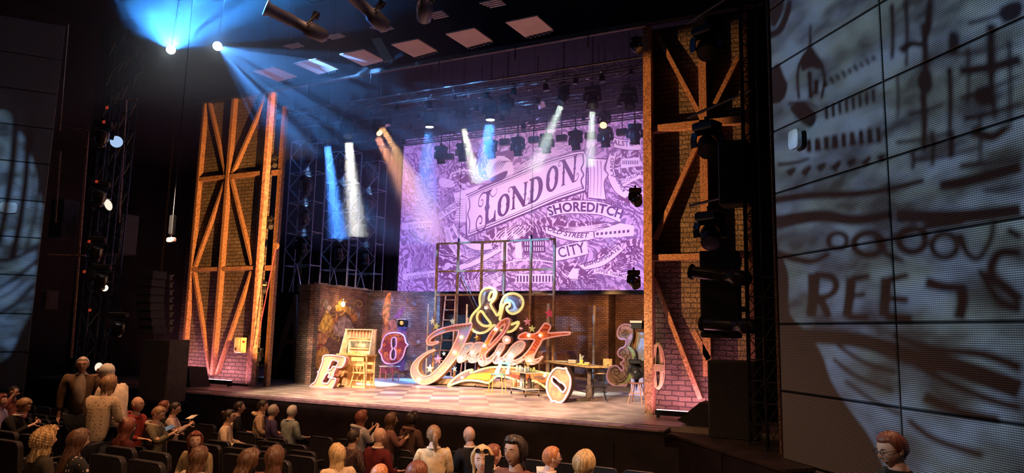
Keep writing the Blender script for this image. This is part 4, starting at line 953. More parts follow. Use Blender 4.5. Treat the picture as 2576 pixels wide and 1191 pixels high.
ah2 = zc([(552,330),(568,262),(602,205),(645,198),(655,240),(640,310),(598,355),(566,365)],1160,710,7.939)
sw = zc([(150,640),(205,560),(305,460),(420,375),(560,305),(645,280),(700,275),(665,315),(660,345),(760,320),(900,265),(1050,228),(1200,215),(1400,215),(1560,222),(1700,235),(1900,270),(2100,305),(2300,345),(2440,380),(2420,560),(2370,690),(2250,615),(2120,540),(2040,520),(1990,545),(1900,560),(1700,515),(1500,450),(1350,425),(1270,415),(1200,445),(1100,530),(1040,572),(900,540),(750,517),(600,512),(450,532),(300,585)],1110,900,8.883)
f_amp = mfil('face_taupe', (0.20,0.12,0.11), (0.10,0.06,0.06), 4.0, (0.66,0.38,0.30))
f_J = mfil('face_pink_scroll', (0.66,0.34,0.36), (0.42,0.22,0.26), 10.0, (0.52,0.44,0.26))
f_u = mfil('face_white_hatch', (0.50,0.50,0.54), (0.14,0.13,0.18), 9.0, (0.70,0.52,0.52))
f_l = mfil('face_pink_orange', (0.76,0.38,0.38), (0.35,0.12,0.14), 4.0, (0.95,0.30,0.08))
f_t = mfil('face_scarlet', (0.90,0.16,0.04), (0.45,0.05,0.03), 2.4, (0.92,0.22,0.05))
f_s = mfil('face_orange_rays', (0.58,0.18,0.03), (0.22,0.09,0.05), 2.6, (0.80,0.20,0.04))
letter(sg, 'ampersand', amp, YJ+0.10, 0.20, neon_y, f_amp, side_o, (ah1, ah2), 3, 0.042, 'pale yellow ampersand', [(1222.5,774.8)])
letter(sg, 'letter', Jp, YJ, 0.22, neon_p, f_J, side_o, (), 3, 0.026, 'pink capital J', [(1160,849),(1143,887),(1053,956)])
letter(sg, 'letter', up, YJ-0.02, 0.18, neon_p, f_u, side_o, (), 3, 0.026, 'pink and white letter u', [(1186,887),(1158,902)])
letter(sg, 'letter', lp, YJ-0.06, 0.18, neon_p, f_l, side_o, (lh,), 3, 0.026, 'pink and orange letter l', [(1247,829),(1219,871),(1209,911)])
letter(sg, 'letter', ip, YJ-0.03, 0.18, neon_p, f_u, side_o, (), 3, 0.026, 'pink and white letter i', [(1252,890)])
letter(sg, 'letter_dot', dotp, YJ-0.03, 0.18, neon_p, f_J, side_o, (), 0, 0.024, None, [(1274.2,855.9)])
letter(sg, 'letter', ep, YJ-0.07, 0.18, neon_p, f_u, side_o, (), 3, 0.026, 'pink and white letter e', [(1284,894)])
letter(sg, 'letter', tp, YJ-0.11, 0.18, neon_p, f_t, side_o, (), 3, 0.026, 'scarlet letter t', [(1330,845),(1359,844.5),(1332,909)])
letter(sg, 'swoosh', sw, YJ+0.12, 0.14, neon_y, f_s, side_o, (), 3, 0.034, 'lightning swoosh under the word', [(1163,951),(1371,946)])
# ornaments on faces
taupe = mk('ornament_taupe', (0.20,0.12,0.11), 0.5); white_o = mk('ornament_white', (0.80,0.78,0.76), 0.5, 0, 0.1); redot = mk('ornament_crimson', (0.45,0.03,0.05), 0.5)
pinkp = mk('ornament_pink', (0.85,0.40,0.33), 0.5, 0, 0.15); orangep = mk('ornament_orange', (0.95,0.40,0.05), 0.5, 0, 0.1)
def orn(root, mat, fnY, items, name='ornament'):
    T = lambda x, y: at_y(x, y, fnY)
    for kind, pts, w in items:
        b = MB()
        if kind == 'f': fill(b, pts, T, 4)
        else: ribbon(b, pts, w, T, 'leaf')
        b.build(name, mat, root, fix=False)
orn(sg, white_o, YJ+0.115, [('f', zc([(840,400),(900,300),(960,260),(930,330),(990,345),(1060,380),(1110,470),(1190,520),(1150,580),(1080,610),(1010,600),(975,560),(1040,530),(1040,470),(1000,410),(940,380),(880,390)],1160,710,7.939), 0),
    ('f', zc([(430,250),(470,190),(500,200),(480,280),(470,380),(420,460),(405,400),(410,320)],1160,710,7.939), 0)])
orn(sg, taupe, YJ+0.110, [('f', zc([(1000,300),(1050,260),(1120,310),(1160,400),(1190,480),(1150,530),(1100,500),(1060,400),(990,345)],1160,710,7.939), 0),
    ('f', zc([(250,760),(300,620),(340,800),(420,890),(560,920),(520,960),(420,980),(330,960),(270,860)],1160,710,7.939), 0), ('f', zc([(500,560),(560,560),(640,680),(720,760),(760,740),(740,800),(650,760),(560,660)],1160,710,7.939), 0)])
for k in range(15):
    b = MB(); t = k/14; px_, py_ = 1178-100*t**0.95-8*t, 820.5+2.2*t+24*t**2.2
    c = at_y(px_, py_, YJ+0.018); b.ball(c, 0.024, 8, 5, 1, 0.4, 1); b.build('stud', redot, sg)
orn(sg, taupe, YJ+0.13, [('f', zc([(190,620),(330,470),(560,330),(900,290),(1060,250),(1040,300),(700,370),(480,480),(350,560)],1110,900,8.883), 0)])
orn(sg, orangep, YJ+0.128, [('f', zc([(560,470),(700,370),(1080,350),(1110,440),(1020,510),(800,480)],1110,900,8.883), 0)])
orn(sg, redot, YJ+0.122, [('r', zc([(1450,360+k*14),(1800,420+k*26),(2350,600+k*18)],1110,900,8.883), 1.2) for k in range(5)])
orn(sg, orangep, YJ-0.045, [('f', zc([(640,590),(700,480),(740,450),(745,520),(700,600),(660,620)],1140,790,7.9375), 0), ('f', zc([(770,400),(830,340),(840,370),(790,410)],1140,790,7.9375), 0)])
orn(sg, pinkp, YJ-0.105, [('f', zc([(500,860),(620,800),(660,790),(650,860),(680,930),(740,940),(650,990),(560,990),(510,920)],1260,790,7.942), 0)])
# steel grid frame behind, on its low wagon
grid_m = mk('grid_steel', (0.46,0.22,0.09), 0.5, 0.0, 0.35, 8)
YG = 20.15
gr = empty('steel_grid_frame', (-10.3, YG, 0), 'tall rusty steel window grid standing behind the marquee sign', 'frame')
zt = at_y(1246, 608, YG).z; gx = [at_y(x, 700, YG).x for x in (1098,1151,1211,1268,1335,1394)]
for x in gx:
    b = MB(); b.box(x-0.035, x+0.035, YG-0.035, YG+0.035, 0.22, zt); b.build('upright', grid_m, gr)
for yy in (608, 681, 742):
    z = at_y(1246, yy, YG).z; b = MB(); b.box(gx[0]-0.03, gx[-1]+0.03, YG-0.03, YG+0.03, z-0.03, z+0.03); b.build('rail', grid_m, gr)
for i in (1, 4):
    b = MB(); b.cyl((gx[i], YG, zt), (gx[i], YG, zt+0.16), 0.035, 8); b.build('lifting_eye', black, gr)
wg = MB(); wg.box(gx[0]-0.3, gx[-1]+0.35, YJ+0.3, YG+1.0, 0.08, 0.22); wg.box(gx[0]-0.28, gx[-1]+0.33, YJ+0.33, YG+0.95, 0.04, 0.08)
o = wg.build('wagon', mk('wagon_timber', (0.36,0.20,0.11), 0.55, 0, 0.35, 6), gr)
for x in (gx[0]-0.1, gx[2], gx[4], gx[5]+0.2):
    b = MB(); b.cyl((x-0.02, YJ+0.36, 0.05), (x+0.02, YJ+0.36, 0.05), 0.05, 10); b.build('caster', black, gr)
for x0, y0, x1, y1 in ((1152,690,1216,820),(1160,690,1224,820)):
    b = MB(); b.tube([at_y(x0, y0, YG+0.25), at_y(x1, y1, YG+0.25), at_y(x1+38, y1+80, YG+0.25)], 0.022, 6); b.build('diagonal_stay', wood_dark, gr)
# rigging lines down to the frame
for i in (1, 4):
    b = MB(); b.tube([(gx[i], YG, zt+0.17), (gx[i], YG, 12.9)], 0.008, 5); o = b.build('rigging_line', black); tag(o, 'thin black rigging line above the %s of the grid frame' % ('left side' if i == 1 else 'right side'), 'cable', 'rigging lines')
# step ladders inside the frame
lad_m = mk('ladder_red_oxide', (0.42,0.16,0.09), 0.5, 0, 0.3, 8)
def ladder(x0, x1, ytop, ybot, Y, label, mat, n=8, splay=0.06):
    A = at_y(x0, ytop, Y); B = at_y(x1, ytop, Y); z0 = 0.23; r = empty('ladder', ((A.x+B.x)/2, Y, z0), label, 'ladder', 'ladders behind the sign')
    for s, P in ((-1, A), (1, B)):
        b = MB(); b.bar((P.x, Y+0.15, P.z), (P.x+s*splay, Y-0.1, z0), 0.05, 0.03, (1,0,0)); b.build('rail', mat, r)
    for k in range(n):
        t = (k+0.5)/n; z = P.z*(1-t)+z0*t; b = MB(); b.box(A.x-splay*t, B.x+splay*t, Y+0.12-0.25*t, Y+0.16-0.25*t, z-0.02, z+0.02); b.build('rung', mat, r)
ladder(1116, 1141, 742, 950, YG+0.75, 'reddish ladder standing behind the capital J', lad_m)
ladder(1172, 1196, 800, 950, YG+0.9, 'short reddish ladder standing behind the letter u', lad_m, 6, 0.1)
# stars
def star_mb(r=1.0, t=0.35):
    b = MB(); pts = []
    for k in range(10):
        a = PI/2+k*PI/5; q = r if k % 2 == 0 else r*0.42; pts.append(Vector((q*math.cos(a), 0, q*math.sin(a))))
    vs = pts+[Vector((0,-t*r,0)), Vector((0,t*r*0.5,0))]
    return b.add(vs, [(i, (i+1) % 10, 10) for i in range(10)]+[((i+1) % 10, i, 11) for i in range(10)])
star_glow = {'yellow': mneon('star_yellow', (0.95,0.78,0.25), 0.31), 'pale': mneon('star_pale', (0.90,0.85,0.55), 0.31), 'pink': mneon('star_pink', (0.95,0.30,0.38), 0.26), 'white': mneon('star_white', (0.9,0.82,0.75), 0.26), 'red': mneon('star_red', (0.85,0.08,0.12), 0.26), 'gold': mneon('star_gold', (0.85,0.40,0.05), 0.21)}  # plywood stars carry some emission so they look brightly lit
for x, y, rp_, c_, lab, tl, Yk in ((1088,808.5,10,'pale','pale green-yellow star at the top left of the grid frame',0.15,YG-0.1), (1097.5,821.6,11,'yellow','yellow star touching the pale star above the J',-0.2,YG-0.2), (1138.7,809.5,9.5,'pale','pale star above the middle of the J crossbar',0.2,YG-0.1),
        (1116.6,890.7,6.5,'white','small whitish star inside the curve of the J',0.1,YG-0.1), (1101.5,905.2,14,'pink','large pink star inside the curve of the J',0.05,YG-0.1), (1081.3,928.4,12.5,'pale','cream star low inside the curve of the J',-0.05,YG-0.1), (1143,929.4,9,'white','cream star right of the J stem above the swoosh tip',0.25,YG-0.1),
        (1326.3,810,11.5,'pink','pink star right of the ampersand',0.1,YG-0.1), (1310.5,827.8,6.5,'pink','smallest pink star right of the ampersand tail',-0.1,YG-0.1), (1338.7,827.8,10.5,'yellow','yellow star above the letter t bar',0.0,YG-0.1), (1382.4,789,15.5,'red','large crimson star in front of the tall pale pipe',0.05,YG+0.4),
        (1199,850.5,9,'gold','golden star between the J and the letter u',0.3,YG+0.2), (1186.5,933,5.5,'yellow','tiny yellow star on the notch of the swoosh',0.1,YJ+0.05)):
    c = at_y(x, y, Yk); r = rp_/F_PX*(c-CAM).dot(FWD); o = star_mb(r).build('star', star_glow[c_]); 
    for v in o.data.vertices: v.co = Vector((v.co.x*math.cos(tl)-v.co.z*math.sin(tl), v.co.y, v.co.x*math.sin(tl)+v.co.z*math.cos(tl)))
    o.location = c; tag(o, lab, 'star', 'plywood stars round the sign')
# upright pipes behind
pipe_m = mk('pale_pipe', (0.62,0.45,0.32), 0.4, 0.3, 0.15, 6)
for x, y0, Yk, rr_, lab in ((1381,765,21.3,0.075,'thick pale upright pipe under the crimson star'), (1175,766,22.0,0.03,'thin upright pipe left of the ampersand'), (1078,766,21.6,0.03,'thin upright pipe left of the grid frame'), (1494,769,25.2,0.06,'pale upright pipe in front of the lit brick pier')):
    P = at_y(x, y0, Yk); b = MB(); b.cyl((P.x, Yk, 0), (P.x, Yk, P.z), rr_, 12)
    o = b.build('pipe', pipe_m, None, True); tag(o, lab, 'pipe', 'upright pipes')
# ---- pale covers on the edge of the stage
cov = mk('pale_cover', (0.75,0.52,0.48), 0.5, 0, 0.1)
for k, (x0, x1, y) in enumerate(((481,516,989),(846,886,1019),(1150,1193,1044),(1328,1370,1060),(1524,1568,1079))):
    A = at_y(x0, y, 13.46); B = at_y(x1, y+2, 13.46); zc0 = -0.012
    b = MB(); b.poly([(A.x, 13.60, -0.018), (A.x+0.08, 13.525, -0.018), (B.x-0.08, 13.525, -0.018), (B.x, 13.62, -0.018), (B.x-0.1, 13.73, -0.018)], (0,0,0.02)); tag(b.build('footlight_cover', cov), ('first','second','third','fourth','last')[k]+' pale cover plate along the stage edge from house left', 'cover', 'cover plates along the stage edge')
# ---- loose letters
E_ = zc([(285,600),(272,605),(300,535),(400,525),(520,537),(655,575),(600,720),(505,715),(535,665),(525,628),(440,607),(395,690),(362,760),(375,775),(420,760),(450,715),(500,730),(465,800),(445,880),(400,895),(370,888),(395,840),(360,820),(330,845),(300,900),(265,975),(350,1000),(390,950),(420,915),(495,925),(420,1085),(330,1068),(80,1055),(110,1000),(150,970),(205,840),(195,800),(222,780)],770,815,6.6167)
fE = mfil('face_cream_scroll', (0.60,0.36,0.20), (0.42,0.40,0.26), 4.0, (0.42,0.40,0.22))
le = empty('marquee_letter', (-14.5, 16.7, 0), 'pink edged letter E leaning in front of the wooden desk', 'letter', 'loose marquee letters')
letter(le, 'body', E_, 16.72, 0.14, neon_lp, fE, side_p, (), 3, 0.028)
O8 = zc([(230,480),(290,450),(360,440),(430,450),(480,480),(500,520),(515,580),(545,620),(515,650),(495,720),(470,790),(420,850),(350,880),(280,885),(220,870),(180,820),(165,760),(130,705),(165,660),(175,590),(195,530)],930,760,5.669)
O8h = zc([(345,508),(372,518),(380,560),(376,630),(350,665),(370,700),(370,780),(350,820),(322,825),(300,800),(302,720),(325,668),(312,640),(310,560),(320,520)],930,760,5.669)
lo8 = at_z(984, 957, 0)
l8 = empty('marquee_letter', (lo8.x, lo8.y-0.2, 0.5), 'violet edged letter O standing on a small stool', 'letter', 'loose marquee letters')
letter(l8, 'body', O8, lo8.y-0.22, 0.12, neon_v, mfil('face_plum', (0.28,0.06,0.16), (0.08,0.02,0.07), 5.0, (0.60,0.20,0.10)), side_d, (O8h,), 3, 0.028)
OB = zc([(290,452),(350,460),(400,470),(435,455),(445,490),(470,540),(500,600),(512,680),(503,780),(470,880),(420,970),(370,1030),(300,1045),(240,1020),(185,1025),(178,990),(142,930),(112,850),(104,760),(118,670),(152,590),(202,510),(250,467)],1360,860,6.806)
OBh = zc([(192,622),(215,605),(250,618),(310,675),(335,695),(380,718),(425,770),(430,810),(408,850),(380,872),(345,845),(295,785),(270,765),(235,735),(197,690)],1360,860,6.806)
lob = at_z(1398, 1014, 0)
lO = empty('marquee_letter', (lob.x, lob.y, 0), 'large cream letter O with pale pink edge leaning at the bar table', 'letter', 'loose marquee letters')
letter(lO, 'body', OB, lob.y, 0.30, neon_lp, mfil('face_cream_leaves', (0.24,0.17,0.09), (0.20,0.14,0.09), 9.0, (0.30,0.29,0.14)), side_d, (OBh,), 3, 0.03)
b = MB(); P = at_z(1378, 1006, 0); b.box(P.x-0.12, P.x+0.1, P.y, P.y+0.12, 0, 0.06); o = b.build('sandbag', wood_dark); tag(o, 'small dark wedge at the foot of the large letter O', 'wedge')
SC = zc([(405,108),(378,92),(310,88),(252,122),(225,180),(228,240),(265,277),(335,285),(325,370),(262,402),(228,450),(242,500),(290,525),(308,545),(298,570),(262,595),(298,630),(302,670),(290,692),(268,680),(240,648),(200,624),(140,642),(102,690),(88,750),(102,820),(150,868),(220,892),(290,878),(320,888),(350,865),(400,850),(455,800),(462,700),(465,600),(458,500),(445,430),(410,388),(380,368),(412,290),(428,210),(425,150)],1510,800,5.175)
lsc = at_z(1562, 972, 0)
lS = empty('marquee_letter', (lsc.x, lsc.y, 0), 'tall scroll shaped numeral with pink edge and green face at stage right side', 'letter', 'loose marquee letters')
fS = mfil('face_russet', (0.52,0.26,0.13), (0.16,0.08,0.06), 3.0, (0.50,0.28,0.14))
letter(lS, 'body', SC, lsc.y-0.05, 0.16, neon_lp, fS, side_d, (), 3, 0.034, trims=[catmull(zc([(405,108),(378,92),(310,88),(252,122),(225,180),(228,240),(265,277),(335,285),(325,370),(262,402),(228,450),(242,500),(290,525),(308,545),(298,570),(262,595),(298,630),(302,670),(290,692),(268,680),(240,648),(200,624),(140,642),(102,690),(88,750),(102,820),(150,868),(220,892),(290,878),(320,888),(350,865)],1510,800,5.175),3)])
lime = mk('ornament_lime', (0.55,0.70,0.22), 0.5, 0, 0.2); dkb = mk('ornament_brown', (0.10,0.05,0.04), 0.5); rose = mk('ornament_rose', (0.80,0.42,0.40), 0.5)
Tn = lsc.y-0.05
orn(lS, rose, Tn+0.018, [('f', zc([(300,110),(400,130),(420,200),(400,290),(345,360),(350,280),(390,200),(340,150),(260,200),(270,140)],1510,800,5.175), 0)])
orn(lS, lime, Tn+0.018, [('f', zc([(350,372),(410,400),(450,470),(455,560),(440,700),(400,800),(300,860),(230,870),(320,840),(380,760),(340,800),(410,640),(420,520),(400,440)],1510,800,5.175), 0)])
orn(lS, dkb, Tn+0.015, [('r', spiral(1510+305/5.175, 800+205/5.175, 11, 2, 3.0, 1.4), 2.2), ('r', spiral(1510+300/5.175, 800+460/5.175, 12, 2, 0.4, 1.5), 2.2), ('r', spiral(1510+205/5.175, 800+710/5.175, 16, 2, 1.0, 1.7), 2.6),
    ('r', zc([(150,820),(240,850),(330,800),(390,700)],1510,800,5.175), 3), ('r', zc([(180,790),(250,810),(320,770),(370,680)],1510,800,5.175), 2.4), ('r', zc([(320,560),(380,480),(390,430)],1510,800,5.175), 2)])
# letters behind it, half hidden by the tower post
b = MB(); T = lambda x, y: at_y(x, y, 24.2)
r = empty('marquee_letter', (at_y(1600, 960, 24.2).x, 24.2, 0), 'orange and white striped letter behind the scroll numeral', 'letter', 'loose marquee letters')
b.polyh([[T(*p) for p in zc([(430,190),(530,190),(640,200),(640,560),(440,560)],1510,800,5.175)]], (0,0.14,0)); b.build('body', mk('offwhite_face', (0.72,0.66,0.62), 0.5), r)
orn(r, orangep, 24.18, [('f', zc([(428,210),(485,205),(470,300),(450,440),(432,430)],1510,800,5.175), 0)]); orn(r, dkb, 24.17, [('r', zc([(447,225+k*28),(458,228+k*28),(455,238+k*28)],1510,800,5.175), 1.5) for k in range(7)])
b = MB(); b.box(T(1596,900).x, T(1625,900).x, 24.22, 24.3, 0, 1.4); b.build('prop_leg', wood_dark, r)
r = empty('marquee_letter', (at_y(1600, 1000, 20.5).x, 20.5, 0), 'lavender letter V propped behind the dark stool', 'letter', 'loose marquee letters')
T = lambda x, y: at_y(x, y, 20.5)
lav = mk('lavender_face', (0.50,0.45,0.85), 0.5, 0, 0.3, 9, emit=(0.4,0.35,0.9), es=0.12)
vb = at_y(1596, 1001, 20.5).z
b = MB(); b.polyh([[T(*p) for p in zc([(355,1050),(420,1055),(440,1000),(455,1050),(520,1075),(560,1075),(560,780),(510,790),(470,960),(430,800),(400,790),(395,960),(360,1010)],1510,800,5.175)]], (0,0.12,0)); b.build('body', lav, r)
# ------------------------------------------------------------------ furniture
def leg_tube(name, pts, r, mat, root, seg=8): b = MB(); b.tube(pts, r, seg); return b.build(name, mat, root, True)
# bureau desk with shelved top
amb = mk('honey_wood', (0.72,0.46,0.20), 0.45, 0, 0.25, 5); peach = mk('peach_paint', (0.78,0.48,0.32), 0.5, 0, 0.2, 7); dkg = mk('slate_panel', (0.13,0.12,0.10), 0.3, 0, 0.5, 9)
YD = 17.35
dL, dR = at_y(844, 960, YD).x, at_y(919, 960, YD).x
zt_ = at_y(880, 830, YD+0.3).z; zs_ = at_y(880, 893, YD).z
dk = empty('bureau_desk', ((dL+dR)/2, YD+0.25, 0), 'wooden bureau desk with pigeonhole top glowing under a lamp', 'desk')
b = MB(); b.bevbox(dL-0.02, dR+0.02, YD-0.02, YD+0.5, zs_-0.03, zs_+0.02, 0.008); b.build('worktop', amb, dk)
b = MB(); b.box(dL, dL+0.42, YD+0.02, YD+0.48, 0.05, zs_-0.03); b.build('cabinet', amb, dk)
b = MB(); b.box(dL+0.03, dL+0.39, YD, YD+0.02, 0.12, zs_-0.08); d_ = b.build('door', mk('honey_wood_dark', (0.60,0.33,0.12), 0.45, 0, 0.3, 5), dk)
for k in range(2):
    b = MB(); b.box(dR-0.05, dR, YD+0.02+k*0.4, YD+0.06+k*0.4, 0.0, zs_-0.03); b.build('leg', amb, dk)
b = MB(); b.box(dL+0.42, dR-0.05, YD+0.44, YD+0.46, 0.1, zs_-0.03); b.build('back_panel', amb, dk)
b = MB(); b.box(dL-0.03, dR+0.03, YD, YD+0.5, 0.0, 0.05); b.build('plinth', amb, dk)
tL, tR = dL+0.10, dR+0.02
b = MB(); b.box(tL, tR, YD+0.38, YD+0.42, zs_+0.02, zt_); b.build('hutch_back', peach, dk)
for x in (tL, tR-0.03):
    b = MB(); sx = 0.10 if x == tL else 0; b.add([(x-sx, YD+0.1, zs_+0.02),(x-sx+0.03, YD+0.1, zs_+0.02),(x-sx+0.03, YD+0.4, zs_+0.02),(x-sx, YD+0.4, zs_+0.02),(x, YD+0.22, zt_),(x+0.03, YD+0.22, zt_),(x+0.03, YD+0.4, zt_),(x, YD+0.4, zt_)], [(3,2,1,0),(4,5,6,7),(0,1,5,4),(1,2,6,5),(2,3,7,6),(3,0,4,7)]); b.build('hutch_side', mk('pale_frame', (0.80,0.68,0.50), 0.5), dk)
b = MB(); b.box(tL-0.01, tR+0.01, YD+0.2, YD+0.42, zt_, zt_+0.025); b.build('hutch_top', _mats['pale_frame'], dk)
hh = zt_-zs_
b = MB(); b.box(tL+0.03, tR-0.03, YD+0.26, YD+0.39, zt_-hh*0.34, zt_-hh*0.32); b.build('shelf', peach, dk)
for k in range(1, 8):
    x = tL+0.03+(tR-tL-0.06)*k/8; b = MB(); b.box(x-0.006, x+0.006, YD+0.28, YD+0.39, zt_-hh*0.32, zt_-0.01); b.build('divider', peach, dk)
b = MB(); b.box(tL+0.13, tR-0.17, YD+0.34, YD+0.38, zt_-hh*0.72, zt_-hh*0.47); b.build('slate', dkg, dk)
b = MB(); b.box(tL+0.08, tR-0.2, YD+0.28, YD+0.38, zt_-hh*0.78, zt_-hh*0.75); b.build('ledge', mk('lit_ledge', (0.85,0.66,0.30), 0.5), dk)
for k in range(5):
    cx = tL+0.12+k*0.13; b = MB(); b.lathe([(0.02,0),(0.022,0.05),(0.012,0.06),(0.012,0.075)], (cx, YD+0.15, zs_+0.021), 8); o = b.build('paint_pot', mk('ochre_pot', (0.8,0.5,0.1), 0.4), None, True)
    tag(o, ('leftmost','second','middle','fourth','rightmost')[k]+' small ochre pot on the bureau worktop', 'pot', 'pots on the bureau worktop')
point('desk_fill_point', ((tL+tR)/2, YD+0.2, zs_+0.28), 6, (1.0,0.75,0.3), 0.05)  # unseen point light brightening the hutch; no lamp body stands here
# honey wooden chair seen from behind
YC = 16.95
cc = at_z(900, 977, 0); ch = empty('wooden_chair', (cc.x, cc.y+0.2, 0), 'honey coloured wooden chair with its back to the audience at the bureau', 'chair')
x0, y0 = cc.x, cc.y
cw = mk('yellow_wood', (0.80,0.52,0.18), 0.45, 0, 0.2, 8)
for sx in (-1, 1):
    leg_tube('back_leg', [(x0+sx*0.27, y0-0.05, 0), (x0+sx*0.20, y0+0.02, 0.42), (x0+sx*0.20, y0-0.06, 0.92)], 0.018, cw, ch)
    leg_tube('front_leg', [(x0+sx*0.17, y0+0.42, 0), (x0+sx*0.16, y0+0.38, 0.43)], 0.018, cw, ch)
b = MB(); b.bevbox(x0-0.23, x0+0.23, y0-0.02, y0+0.42, 0.43, 0.47, 0.01); b.build('seat', cw, ch)
b = MB(); b.box(x0-0.23, x0+0.23, y0-0.09, y0-0.06, 0.80, 0.92); b.build('top_rail', cw, ch)
b = MB(); b.box(x0-0.20, x0+0.20, y0-0.05, y0-0.03, 0.66, 0.71); b.build('mid_rail', cw, ch)
for sx in (-1, 1): leg_tube('splat', [(x0+sx*0.15, y0-0.04, 0.80), (x0+sx*0.04, y0-0.0, 0.47)], 0.011, cw, ch)
for z, yy in ((0.22, y0-0.0), (0.28, y0+0.4)):
    leg_tube('stretcher', [(x0-0.22, yy, z), (x0+0.22, yy, z)], 0.011, cw, ch)
# small stool under the violet letter
st = empty('small_stool', (lo8.x, lo8.y, 0), 'small pink legged stool carrying the violet letter O', 'stool')
b = MB(); b.bevbox(lo8.x-0.3, lo8.x+0.3, lo8.y-0.35, lo8.y+0.1, 0.46, 0.50, 0.01); b.build('seat', mk('pale_blue_seat', (0.6,0.65,0.8), 0.4), st)
for sx in (-1, 1):
    for sy in (-0.3, 0.05): leg_tube('leg', [(lo8.x+sx*0.26, lo8.y+sy, 0.46), (lo8.x+sx*0.28, lo8.y+sy, 0)], 0.016, mk('rose_leg', (0.55,0.15,0.22), 0.5), st)
# turquoise metal chair
tq = mk('turquoise_paint', (0.22,0.62,0.62), 0.35, 0.2, 0.12, 5); orl = mk('orange_leg', (0.80,0.36,0.08), 0.4, 0.2, 0.2, 5)
tc_ = at_z(1250, 989, 0); tz = empty('metal_chair', (tc_.x, tc_.y, 0), 'turquoise metal chair with orange legs beside the drinks trolley', 'chair')
x0, y0 = tc_.x, tc_.y; sz_ = at_y(1254, 942, y0).z
b = MB(); b.lathe([(0.02,0.0),(0.21,0.0),(0.235,0.012),(0.225,0.03),(0.02,0.022)], (x0+0.02, y0, sz_-0.02), 20, Matrix.Diagonal((1.08,0.9,1))); b.build('seat', tq, tz, True)
for dx, dy in ((-0.22,-0.05),(-0.05,-0.18),(0.23,-0.14),(0.16,0.2)):
    leg_tube('leg', [(x0+dx*0.75, y0+dy*0.8, sz_-0.02), (x0+dx*0.95, y0+dy, sz_-0.1), (x0+dx*1.15, y0+dy*1.15, 0)], 0.014, orl, tz)
zb_ = at_y(1260, 912, y0).z
for dx, dx2, w in ((-0.08, 0.02, 0.1), (0.27, 0.30, 0.07)):
    b = MB(); b.add([(x0+dx-w, y0+0.12, sz_),(x0+dx+w*0.7, y0+0.13, sz_),(x0+dx2+w*0.4, y0+0.17, zb_),(x0+dx2-w*0.3, y0+0.16, zb_),
                     (x0+dx-w, y0+0.14, sz_),(x0+dx+w*0.7, y0+0.15, sz_),(x0+dx2+w*0.4, y0+0.19, zb_),(x0+dx2-w*0.3, y0+0.18, zb_)], [(0,1,2,3),(7,6,5,4),(0,4,5,1),(1,5,6,2),(2,6,7,3),(3,7,4,0)]); b.build('back_strip', tq, tz)
b = MB(); b.bar((x0-0.02, y0+0.17, zb_-0.03), (x0+0.33, y0+0.17, zb_-0.03), 0.02, 0.07, (0,0,1)); b.build('top_rail', tq, tz)
for s in (0, 1): leg_tube('cross_brace', [(x0+0.03+s*0.22, y0+0.155, zb_-0.06), (x0+0.25-s*0.22, y0+0.155, sz_+0.02)], 0.008, tq, tz, 6)
# drinks trolley
A_ = at_z(1286, 991, 0); B_ = at_z(1322, 1000, 0); C_ = at_z(1355, 998, 0)
ux = (C_-B_); uy = (A_-B_); D_ = A_+ux
brass = mk('brass', (0.62,0.40,0.20), 0.3, 0.8, 0.15, 10); tray = mk('white_tray', (0.75,0.72,0.66), 0.35, 0, 0.1, 8)
tro = empty('drinks_trolley', ((A_+C_)/2), 'brass drinks trolley crowded with jars and bottles in front of the swoosh', 'trolley')
def quadslab(mb, P, z, h, g=0.0):
    c = sum((Vector(p) for p in P), Vector())/4
    Q = [Vector((p[0], p[1], 0))+(Vector((p[0], p[1], 0))-Vector((c.x, c.y, 0))).normalized()*g for p in P]
    return mb.poly([(q.x, q.y, z) for q in Q], (0,0,h))
zb1 = 0.18; zt1 = at_z(1322, 1000, 0) and at_y(1322, 941, B_.y).z; zh = at_y(1322, 916, B_.y).z
Q4 = [A_, B_, C_, D_]
for z in (zb1, zt1): b = MB(); quadslab(b, Q4, z, 0.02, 0.02); b.build('tray', tray, tro); b = MB(); b.tube([(p.x, p.y, z+0.05) for p in Q4], 0.006, 6, closed=True); b.build('gallery_rail', brass, tro)
for p in Q4:
    leg_tube('post', [(p.x, p.y, 0.07), (p.x, p.y, zh)], 0.009, brass, tro); b = MB(); b.cyl((p.x-0.01, p.y, 0.035), (p.x+0.01, p.y, 0.035), 0.035, 10); b.build('caster', black, tro)
for P_, Q_ in ((A_, B_), (C_, D_)): leg_tube('handle', [(P_.x, P_.y, zh), (Q_.x, Q_.y, zh)], 0.008, brass, tro)
def tp_(u, v, z): p = B_+ux*u+uy*v; return Vector((p.x, p.y, z))
glass_c = mk('pale_glass', (0.62,0.62,0.58), 0.12, 0.1, 0.2, 9, spec=0.8); tin = mk('tin', (0.55,0.53,0.55), 0.3, 0.7, 0.3, 9); amberb = mk('amber_bottle', (0.30,0.12,0.04), 0.15, 0, 0.3, 6, spec=0.8); greenb = mk('olive_bottle', (0.40,0.38,0.12), 0.2, 0, 0.3, 6)
rj = random.Random(9)
specs = [('jar',glass_c,'whitish jar on the trolley top shelf'),('jar',tin,'silver tin on the trolley top shelf'),('jar',greenb,'olive jar on the trolley top shelf')]
for k in range(9):
    nm, m_, lb = specs[k % 3]; p = tp_(0.08+0.84*((k*0.37) % 1), 0.12+0.78*((k*0.61) % 1), zt1+0.021)
    hgt = rj.uniform(0.10, 0.18); b = MB(); b.lathe([(0.036,0),(0.04,0.01),(0.04,hgt*0.8),(0.03,hgt*0.9),(0.032,hgt)], p, 12); o = b.build(nm, m_, None, True); tag(o, ('left end','front left','rear left','centre left','centre','rear centre','centre right','front right','right end')[k]+' '+lb, 'jar', 'jars on the trolley top shelf, '+('white','silver','olive')[k % 3])
